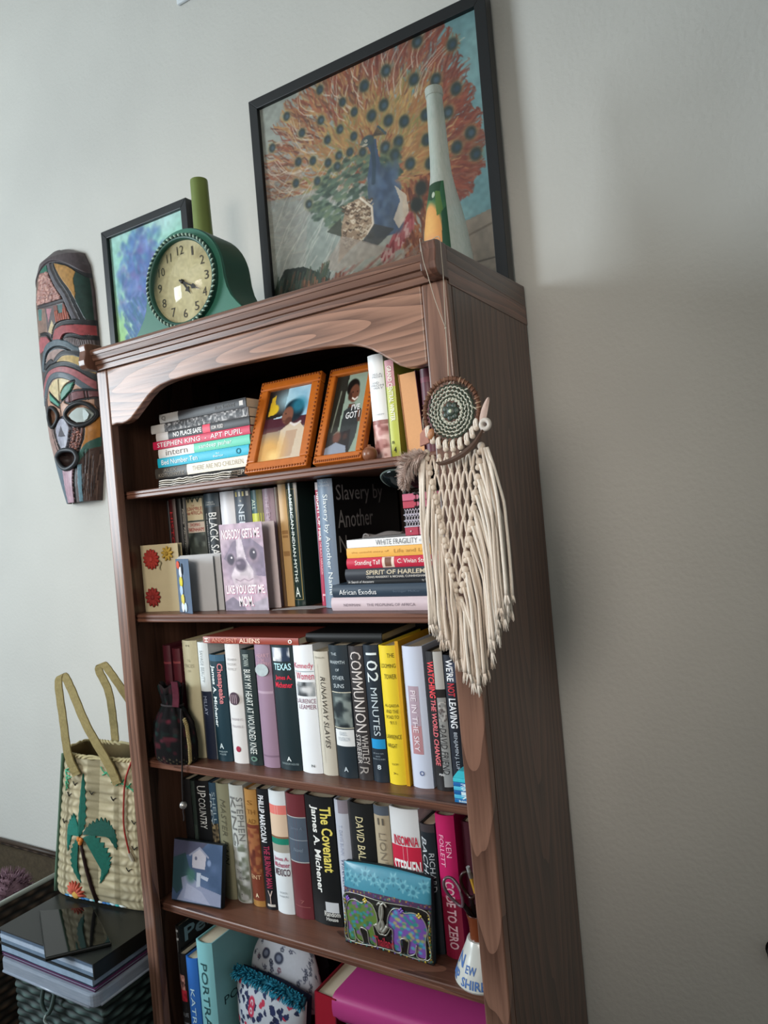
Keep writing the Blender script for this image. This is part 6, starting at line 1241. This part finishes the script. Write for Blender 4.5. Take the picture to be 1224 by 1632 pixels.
# feathers, bead and wooden drops
def feather(name, pts, wd, mat, fuzzy=0):
    P = cr(pts, 6); n = len(P); m = MB(); m.tube(P, [.0011*(1-.7*i/n) for i in range(n)], 5)
    for i in range(1, n-1):
        t = P[i+1]-P[i-1]; t.normalize(); s = t.cross(Vector((0, 1, 0))).normalized(); ww = wd*math.sin(PI*(i/n)**.7)**.8
        for sd in (-1, 1):
            for q in range(2+fuzzy*2):
                e = P[i]+t*(rd.uniform(0, .004)); tip = e+s*sd*ww*rd.uniform(.85, 1.1)+t*ww*rd.uniform(.5, .9)+Vector((0, rd.uniform(-.003, .003)*(1+fuzzy*.5), rd.uniform(-.004, .004)*(fuzzy > 0)))
                m.tube([e, (e+tip)/2+Vector((0, -.0008, 0)), tip], [.0010, .0009, .0003] if not fuzzy else [.0006, .0004, .0002], 3)
    m.build(name, mat, o, smooth=True)
def vane(name, pts, wd, mat, nrm=(0, -1, 0)):   # smooth curved blade with a raised quill
    P = cr(pts, 6); n = len(P)-1; nv = Vector(nrm)
    def fn(u, v):
        i = min(n, int(round(v*n))); t = (P[min(i+1, n)]-P[max(i-1, 0)]).normalized(); s = t.cross(nv).normalized()
        return P[i]+s*(u-.5)*2*wd*math.sin(PI*min(.985, .06+.93*(i/n)))**.6+nv*(.0016*(1-abs(2*u-1)))
    MB().slab(fn, 4, n, (0, .001, 0)).build(name, mat, o, smooth='auto')
vane('brown_feather', [(.870, -.053, 1.4535), (.858, -.058, 1.436), (.842, -.060, 1.424), (.822, -.060, 1.416), (.804, -.059, 1.413), (.795, -.057, 1.4155)], .0042, M('#4f3b30', .5, .35, .35, 160))
vane('pink_feather', [(.8655, -.042, 1.450), (.8665, -.043, 1.466), (.872, -.043, 1.484), (.8785, -.042, 1.499)], .0052, M('#bda59a', .8, .2, .2, 160))
for k in range(3): feather('fluffy_feather', [(.776, -.044-.003*k, 1.432), (.764-.003*k, -.047, 1.428), (.750-.003*k, -.048-.003*k, 1.414+.004*k), (.737-.002*k, -.047, 1.398+.003*k), (.730+.004*k, -.046, 1.384)], .0125, M(('#c0aaa0', '#cdbcb3', '#ad958a')[k], .95, .1, .2, 120), 4)
MB().tube([(.8735+.0062*math.cos(t), -.051, 1.4605+.0062*math.sin(t)) for t in np.linspace(0, 2*PI, 21)[:-1]], .0036, 8, True).build('ring_bead', M('#c9c1b8', .4, .5), o, smooth=True)
MB().tube(cr([(.862, -.042, 1.449), (.868, -.046, 1.455), (.8715, -.049, 1.459)], 3), .0009, 5).build('bead_thread', th, o, smooth=True)
MB().add([(.764, -.041, 1.462), (.775, -.041, 1.472), (.779, -.041, 1.447), (.762, -.041, 1.443), (.764, -.036, 1.462), (.775, -.036, 1.472), (.779, -.036, 1.447), (.762, -.036, 1.443)],
         [(0, 3, 2, 1), (4, 5, 6, 7), (0, 1, 5, 4), (1, 2, 6, 5), (2, 3, 7, 6), (3, 0, 4, 7)]).build('shell_drop', M('#a9786a', .6, .3, .25, 120), o, bevel=.001)
MB().tube(cr([(.7735, Y0, 1.4895), (.7705, -.039, 1.483), (.770, -.0385, 1.468)], 3), .0007, 5).build('drop_thread', th, o, smooth=True)
MB().ball((.784, -.043, 1.459), .0055, .004, .0085, 10, 7, Matrix.Rotation(.3, 3, 'Y')).build('wooden_bead', M('#a9744f', .4, .5, .2, 60), o, smooth=True)
# ================================================================ LEFT OF THE BOOKCASE: hamper, pile, bag, tray
hm = vcol(.65, .3, .3)
def woven_box(o, x0, x1, y0, y1, z0, z1, rows, cols, c0, c1, amp):
    """one woven shell: strands pass over and under upright stakes"""
    per = 2*(x1-x0+y1-y0); nu = cols*6; nv = rows*6
    cvs = Canvas(nu+1, nv+1, 1, c0); ph = cvs.U*cols*2*PI; rw = np.floor(cvs.V*rows*.9999); fr = cvs.V*rows-rw
    bul = np.sin(PI*np.clip(fr, 0, 1))**.7; ov = .5+.5*np.sin(ph/2+rw*PI+.6*fr)
    cvs.blend(bul*ov*.9, c1); cvs.blend((1-bul)*.8, '#0c100f'); cvs.noise(50, .2)
    h = amp*bul*(.35+.65*ov)
    def fn(U, V):
        s = U*per; a, b = x1-x0, y1-y0
        x = np.where(s < a, x0+s, np.where(s < a+b, x1, np.where(s < 2*a+b, x1-(s-a-b), x0))); y = np.where(s < a, y0, np.where(s < a+b, y0+(s-a), np.where(s < 2*a+b, y1, y1-(s-2*a-b))))
        nx = np.where(s < a, 0, np.where(s < a+b, 1, np.where(s < 2*a+b, 0, -1))); ny = np.where(s < a, -1, np.where(s < a+b, 0, np.where(s < 2*a+b, 1, 0)))
        return x+nx*h, y+ny*h, z0+(z1-z0)*(1-V)
    return cvs.mesh('woven_wall', fn, hm, o)
HX0, HX1, HY0, HY1 = -.352, -.052, -.075, .215
o = thing('hamper', 'dark green woven hamper under the pile left of the bookcase', 'hamper', (-.2, .07, 0))
woven_box(o, HX0, HX1, HY0, HY1, .002, .408, 26, 44, '#1e2b2a', '#5d7470', .006)
MB().box(HX0+.006, HX1-.006, HY0+.006, HY1-.006, .002, .404).build('lining', M('#101414', .9), o)
for a, b in (((HX0, HY0), (HX1, HY0)), ((HX1, HY0), (HX1, HY1))):
    MB().tube([(a[0], a[1], .404), (b[0], b[1], .404)], .008, 8).build('rim', M('#26332f', .7), o, smooth=True)
MB().tube(cr([(-.235, -.084, .400), (-.232, -.094, .37), (-.215, -.096, .352), (-.198, -.095, .368), (-.196, -.084, .398)], 6), .0045, 7).build('handle', M('#3d4d4a', .7), o, smooth=True)
MB().tube(cr([(-.212, -.098, .353), (-.218, -.100, .34), (-.205, -.099, .328)], 5), .003, 6).build('handle_tie', M('#8d9a96', .7), o, smooth=True)
# clear plastic lid
cl = bpy.data.materials.new('clear_plastic'); cl.use_nodes = True; b_ = cl.node_tree.nodes['Principled BSDF']
nz = cl.node_tree.nodes.new('ShaderNodeTexNoise'); nz.inputs['Scale'].default_value = 8; rp = cl.node_tree.nodes.new('ShaderNodeMix'); rp.data_type = 'RGBA'
rp.inputs['A'].default_value = lin('#8f9cac')+(1,); rp.inputs['B'].default_value = lin('#b3bccb')+(1,); cl.node_tree.links.new(nz.outputs['Fac'], rp.inputs['Factor']); cl.node_tree.links.new(rp.outputs['Result'], b_.inputs['Base Color'])
b_.inputs['Roughness'].default_value = .18; b_.inputs['Alpha'].default_value = .72
o = thing('plastic_box', 'shallow clear plastic box lying on the woven hamper', 'box', (-.2, .07, .41))
def rr_pts(x0, x1, y0, y1, r, n=5):
    out = []
    for cx, cy, a0 in ((x1-r, y0+r, -PI/2), (x1-r, y1-r, 0), (x0+r, y1-r, PI/2), (x0+r, y0+r, PI)):
        out += [(cx+r*math.cos(a0+PI/2*k/n), cy+r*math.sin(a0+PI/2*k/n)) for k in range(n+1)]
    return out
MB().prism(rr_pts(-.362, -.038, -.105, .225, .02), 'z', .4128, .4415).build('tray', cl, o, bevel=.004)
q = MB()
for (a, b) in (((-.362, -.105), (-.038, -.105)), ((-.038, -.105), (-.038, .225))): q.tube([(a[0]+.015*(1 if a[0] < b[0] else 0), a[1]+(0 if a[0] < b[0] else .015), .4160), (b[0]-(.015 if a[0] < b[0] else 0), b[1], .4160)], .003, 6)
q.build('lip', cl, o, smooth=True)
def stack_item(name, label, cat, x0, x1, y0, y1, z0, z1, h, rough=.5):
    o = thing(name, label, cat, ((x0+x1)/2, (y0+y1)/2, z0)); return o
o = thing('folder', 'thin purple folder in the pile left of the bookcase', 'folder', (-.2, .07, .442))
MB().box(-.362, -.046, -.096, .215, .4420, .4436).build('cover', M('#4d2a4c', .5), o); MB().box(-.360, -.048, -.094, .213, .4438, .4468).build('papers', M('#9aa6b5', .8), o); MB().box(-.362, -.046, -.096, .215, .4470, .4486).build('cover', M('#5b2f55', .5), o)
o = thing('magazine_stack', 'pale blue-white magazine under the black binder', 'magazine', (-.2, .07, .449))
MB().box(-.368, -.052, -.094, .21, .4490, .4496).build('cover', M('#2d3b4a', .4), o); MB().slab(lambda u, v: (-.367+.312*u, -.093+.3*v, .4498+.001*math.sin(9*u)), 10, 2, (0, 0, .0125)).build('pages', M('#8fa3b8', .8, .2, .25, 60), o); MB().box(-.368, -.052, -.094, .21, .4636, .4642).build('cover', M('#46586a', .4), o)
o = thing('binder', 'big black binder on top of the pile left of the bookcase', 'binder', (-.2, .07, .4645))
bk_ = M('#1b1d1c', .35, .5, .2, 12)
MB().box(-.376, -.046, -.094, .225, .4645, .4668).build('cover', bk_, o, bevel=.0006); MB().box(-.376, -.046, -.094, .225, .4952, .4975).build('cover', bk_, o, bevel=.0006)
MB().box(-.0495, -.046, -.094, .225, .4668, .4952).build('spine', bk_, o)
MB().box(-.372, -.05, -.0900, .222, .4670, .4760).build('papers', M('#6d8094', .8, .2, .2, 80), o); MB().box(-.372, -.05, -.0915, .222, .4764, .4850).build('papers', M('#a9b7c9', .8, .2, .15, 80), o); MB().box(-.372, -.05, -.090, .222, .4854, .4945).build('papers', M('#5a6a7d', .8, .2, .15, 80), o)
# tablet
o = thing('tablet', 'black glossy tablet lying askew on the black binder', 'tablet', (-.2, -.04, .498))
c4 = [Vector((-.338, -.017, 0)), Vector((-.148, -.130, 0)), Vector((-.062, -.036, 0)), Vector((-.228, .044, 0))]
def tilt(v, z): return (v.x, v.y, .4980+z+.0)
ctr = sum(c4, Vector())/4
def inset(s): return [ctr+(v-ctr)*s for v in c4]
a, b = inset(1), inset(1)
MB().add([tilt(v, 0) for v in a]+[tilt(v, .0075) for v in a], [(3, 2, 1, 0), (4, 5, 6, 7), (0, 1, 5, 4), (1, 2, 6, 5), (2, 3, 7, 6), (3, 0, 4, 7)]).build('body', M('#101312', .3, .5), o, bevel=.002)
a = inset(.965); MB().add([tilt(v, .0076) for v in a]+[tilt(v, .0082) for v in a], [(3, 2, 1, 0), (4, 5, 6, 7), (0, 1, 5, 4), (1, 2, 6, 5), (2, 3, 7, 6), (3, 0, 4, 7)]).build('screen', M('#0a0d0c', .06, .7), o)
# ---- straw bag
SY_ = .0965
o = thing('straw_bag', 'woven straw bag embroidered with a green palm tree, standing on the black binder', 'bag', (-.238, .119, .498), (0, 0, SY_))
cv = Canvas(360, 150, .5, '#bdb294')
per_c = 40; nr = 17
rw = np.floor(cv.V*nr*.9999); fr = cv.V*nr-rw; pu = cv.U*per_c*2*PI
tri = np.abs(((cv.U*per_c+np.where(rw % 2 > 0, .0, .5)) % 1)-.5)*2    # chevron braid
braid = np.sin(PI*fr)**.6*(.45+.55*np.abs(np.sin(pu/2+(fr-.5)*np.where(rw % 2 > 0, 2.2, -2.2))))
cv.blend((1-braid)*.75, '#8a7f62'); cv.blend((braid-.7)*1.5, '#d6cdb2'); cv.noise(26, .12)
cv.blend(((np.sin(cv.U*90)*.5+.5) > .93)*.35, '#5b5238')
SUPN = 4.5
def bagxyz(U, V, grow=0.0, bump=None):
    th = 2*PI*U-PI/2; v = 1-V; a = np.interp(v, [0, .08, .5, 1], [.161, .160, .148, .135])+grow; b = np.interp(v, [0, .08, .5, 1], [.050, .056, .056, .050])+grow
    c, s = np.cos(th), np.sin(th); x = a*np.sign(c)*np.abs(c)**(2/SUPN); y = b*np.sign(s)*np.abs(s)**(2/SUPN)
    if bump is not None: x = x+bump*np.sign(c)*np.abs(c); y = y+bump*np.sign(s)*np.abs(s)
    zt = .346+.004*np.cos(2*th)-.010*np.cos(th)*0; return x+.040*v, y, .0006+zt*v
cv.mesh('woven_body', lambda U, V: bagxyz(U, V, 0, .0028*braid), vcol(.8, .2, .2), o, local=True)
cv2 = Canvas(90, 20, .4, '#6d6044'); cv2.noise(20, .2)
cv2.mesh('lining', lambda U, V: bagxyz(U, V*.97+.0, -.0035), vcol(.9, .1), o, local=True)
MB().prism([tuple(float(q) for q in bagxyz(np.float64(k/48), np.float64(1.0), -.002)[:2]) for k in range(48)], 'z', .0006, .0026).build('base', M('#8a7e5c', .9), o, local=True)
for ph in (0, PI):
    pts = []
    for k in range(220):
        x, y, z = bagxyz(np.float64(k/220), np.float64(0.0), .0); w_ = 2*PI*k/220*34+ph
        pts.append((float(x), float(y)-.0016*math.cos(w_), float(z)+.0030*math.sin(w_)))
    MB().tube(pts, .0034, 5, True).build('rim_braid', M('#b3a882', .85, .15, .2, 150), o, local=True, smooth=True)
for sx in (-1,):
    MB().tube([(sx*float(np.interp(t, [0, .08, .5, 1], [.159, .158, .146, .133]))+.040*t, -.040, .004+.338*t) for t in np.linspace(0, 1, 14)], .005, 7).build('edge_binding', M('#55705c', .8), o, local=True, smooth=True)
def bl(x, z, e=.003):   # world x,z of the embroidery -> on the bag's front
    v = min(1, max(0, (z-.498)/.346)); b = float(np.interp(v, [0, .08, .5, 1], [.050, .056, .056, .050]))
    lx = x+.238; a = float(np.interp(v, [0, .08, .5, 1], [.161, .160, .148, .135])); t = min(.98, abs(lx-.040*v)/a); y = -b*(1-t**SUPN)**(1/SUPN)
    return Vector((lx, y-e, z-.498))
def leaf(name, pts, h, mid, th_=.0022):
    P = [bl(*p) for p in pts]; C_ = cr(P, 7, True); a, b = bl(*mid[0], .0052), bl(*mid[1], .0052)
    m = MB(); n = len(C_); rib = []
    for q in C_:
        d = b-a; t = max(0, min(1, (q-a).dot(d)/d.length_squared)); rib.append(a+d*t)
    C_ = [q+(r-q)*(.22 if i % 2 else -.03) for i, (q, r) in enumerate(zip(C_, rib))]
    # stitched blade: ridge along the midrib, each stitch a fold
    vs = [tuple(q) for q in C_]+[tuple(r) for r in rib]+[tuple(q+Vector((0, .002, 0))) for q in C_]
    fs = []
    for i in range(n):
        j = (i+1) % n; fs += [(i, j, n+j, n+i), (j, i, 2*n+i, 2*n+j)]
    m.add(vs, fs); m.build(name, M(h, .6, .35, .3, 160, .3), o, local=True)
G1, G2, G3 = '#0f5a4c', '#0c4a3e', '#177062'
leaf('palm_leaf', [(-.254, .803), (-.268, .753), (-.280, .690), (-.279, .655), (-.255, .688), (-.250, .753)], G1, ((-.278, .656), (-.254, .80)))
leaf('palm_leaf', [(-.279, .655), (-.284, .690), (-.296, .706), (-.318, .672), (-.325, .612), (-.306, .650), (-.292, .664)], G3, ((-.280, .656), (-.318, .655)))
leaf('palm_leaf', [(-.279, .655), (-.309, .627), (-.316, .581), (-.286, .543), (-.296, .598), (-.284, .635)], G1, ((-.281, .65), (-.296, .565)))
leaf('palm_leaf', [(-.268, .661), (-.238, .692), (-.193, .706), (-.163, .677), (-.164, .637), (-.191, .664), (-.241, .664)], G2, ((-.265, .662), (-.17, .665)))
leaf('palm_leaf', [(-.268, .650), (-.223, .634), (-.216, .592), (-.226, .550), (-.187, .596), (-.187, .632), (-.226, .664)], G1, ((-.265, .655), (-.208, .575)))
MB().tube([bl(x, z, .0034) for x, z in ((-.275, .640), (-.27, .608), (-.263, .577), (-.252, .54), (-.243, .504))], [.0035, .0042, .0046, .005, .0055], 6).build('palm_trunk', M('#2b1c1a', .8, .2, .3, 200), o, local=True, smooth=True)
for p in ((-.279, .649), (-.271, .648), (-.275, .641)): MB().ball(bl(*p, .006), .0062, .004, .0062, 9, 6).build('coconut', M('#c9762f', .6), o, local=True, smooth=True)
for k in range(9):
    t = math.radians(-6+k*22.5); c = (-.309, .515); tip = (c[0]+.030*math.cos(t), c[1]+.031*math.sin(t)); L_ = (c[0]+.013*math.cos(t+.25), c[1]+.013*math.sin(t+.25)); R_ = (c[0]+.013*math.cos(t-.25), c[1]+.013*math.sin(t-.25))
    MB().tube([bl(*c, .0022), bl((c[0]*.5+tip[0]*.5), (c[1]*.5+tip[1]*.5), .004), bl(*tip, .0022)], [.004, .005, .0015], 6).build('sun_ray', M('#c25a45', .7), o, local=True, smooth=True)
MB().ball(bl(-.309, .516, .004), .0145, .004, .0135, 12, 6).build('sun_disc', M('#d8a856', .7, .2, .2, 200), o, local=True, smooth=True)
for k in range(14):
    x = -.352+.0135*k; h = ('#3a7cae', '#a9c3cf', '#2f9a9c', '#d0d8d8', '#2f66a8')[k % 5]
    MB().tube([bl(x, .5045+.001*(k % 3)), bl(x+.010, .5055, .0042), bl(x+.022, .5040)], [.0012, .0026, .0012], 5).build('sea_stitch', M(h, .6), o, local=True, smooth=True)
for x, z in ((-.283, .777), (-.230, .760), (-.163, .752), (-.330, .683), (-.107, .703), (-.112, .645), (-.133, .594), (-.306, .749)):
    MB().tube([bl(x-.007, z+.005), bl(x-.002, z-.001, .0038), bl(x, z-.004), bl(x+.002, z, .0038), bl(x+.008, z+.003)], .0011, 4).build('bird_stitch', M('#26221c', .8), o, local=True)
rs = random.Random(8)
for k in range(26):
    if k < 10: x, z = -.310+rs.uniform(-.008, .008), .765+.0055*k
    else: x, z = -.19+.0058*(k-10), .812-.0024*(k-10)+rs.uniform(-.006, .006)
    a = rs.uniform(-1.1, 1.1); MB().tube([bl(x-.009*math.cos(a), z-.009*math.sin(a)), bl(x, z, .0045), bl(x+.009*math.cos(a), z+.009*math.sin(a))], .0014, 4).build('grass_stitch', M(rs.choice(('#3f9c72', '#4bb088', '#2f8a62')), .6), o, local=True)
MB().tube(cr([bl(-.100, .846, .003), bl(-.120, .80, .006), bl(-.129, .75, .006), bl(-.133, .69, .006), bl(-.124, .632, .005)], 5), .0022, 6).build('red_cord', M('#a83a34', .5), o, local=True, smooth=True)
MB().tube([bl(-.125, .634, .005), bl(-.117, .617, .005)], [.005, .004], 7).build('cord_tag', M('#b5b0a0', .5), o, local=True)
def strap(name, pts, wdir, wd, mat):
    P = cr(pts, 8); n = len(P)-1; wv = Vector(wdir)
    def fn(u, v): i = min(n, int(round(v*n))); return P[i]+wv*(u-.5)*wd+Vector((0, .0004*math.sin(i*1.9), 0))
    MB().slab(fn, 3, n, (0, .003, 0)).build(name, mat, o, local=True)
sm = M('#8f8158', .85, .15, .25, 160, .4); sm2 = M('#6d6242', .85, .15, .25, 160, .4)
def lw(x, y, z): # world -> bag local
    d = Vector((x+.238, y-.119, z-.498)); c, s = math.cos(-SY_), math.sin(-SY_); return Vector((d.x*c-d.y*s, d.x*s+d.y*c, d.z))
strap('front_handle', [lw(-.262, .055, .800), lw(-.285, .053, .846), lw(-.297, .056, .93), lw(-.311, .062, 1.015), lw(-.296, .066, 1.032), lw(-.268, .064, 1.000), lw(-.215, .058, .92), lw(-.155, .062, .835), lw(-.135, .066, .790)], (1, 0, .35), .024, sm)
strap('rear_handle', [lw(-.276, .178, .82), lw(-.278, .180, .88), lw(-.276, .172, .965), lw(-.298, .166, 1.02), lw(-.280, .164, 1.038), lw(-.252, .166, 1.012), lw(-.20, .172, .945), lw(-.14, .180, .86), lw(-.12, .182, .82)], (1, 0, .3), .024, sm)
# ---- wicker tray at the far left with a pink pompon and black things
o = thing('wicker_tray', 'brown wicker tray basket with a pale rim at the far left against the wall', 'basket', (-.94, .17, 0))
woven_box(o, -1.20, -.702, -.02, .350, .002, .385, 18, 70, '#2b211b', '#5d4a3a', .005)
MB().box(-1.194, -.708, -.014, .344, .002, .27).build('lining', M('#1a1512', .9), o)
for a, b in (((-.702, -.02), (-.702, .350)), ((-1.20, .350), (-.702, .350)), ((-1.20, -.02), (-.702, -.02))):
    MB().tube([(a[0], a[1], .386), (b[0], b[1], .386)], .007, 8).build('rim', M('#a0a59c' if a[0] == b[0] else '#3b2f26', .5), o, smooth=True)
MB().box(-1.15, -.72, .330, .345, .262, .375).build('inner_wall', M('#4a4032', .8, .2, .5, 90), o)
o = thing('pompon', 'fluffy dusty pink ball with a black ring in the wicker tray', 'ball', (-.80, .175, .2805))
rs = random.Random(4); pc = Vector((-.80, .175, .352)); m = MB().ball(pc, .056, n=14, m=9)
for k in range(700):
    d = Vector((rs.gauss(0, 1), rs.gauss(0, 1), rs.gauss(0, 1))).normalized(); m.tube([pc+d*.056, pc+d*.070+Vector((rs.uniform(-.004, .004), 0, -.002)), pc+d*.078], [.0018, .0012, .0003], 3)
m.build('fluff', M('#8a6d78', .9, .1, .25, 90), o, smooth=True)
MB().tube([pc+Vector((.03+.014*math.cos(t), -.072+.004*math.sin(t), -.028+.020*math.sin(t))) for t in np.linspace(0, 2*PI, 17)[:-1]], .006, 7, True).build('ring', M('#15171a', .4), o, smooth=True)
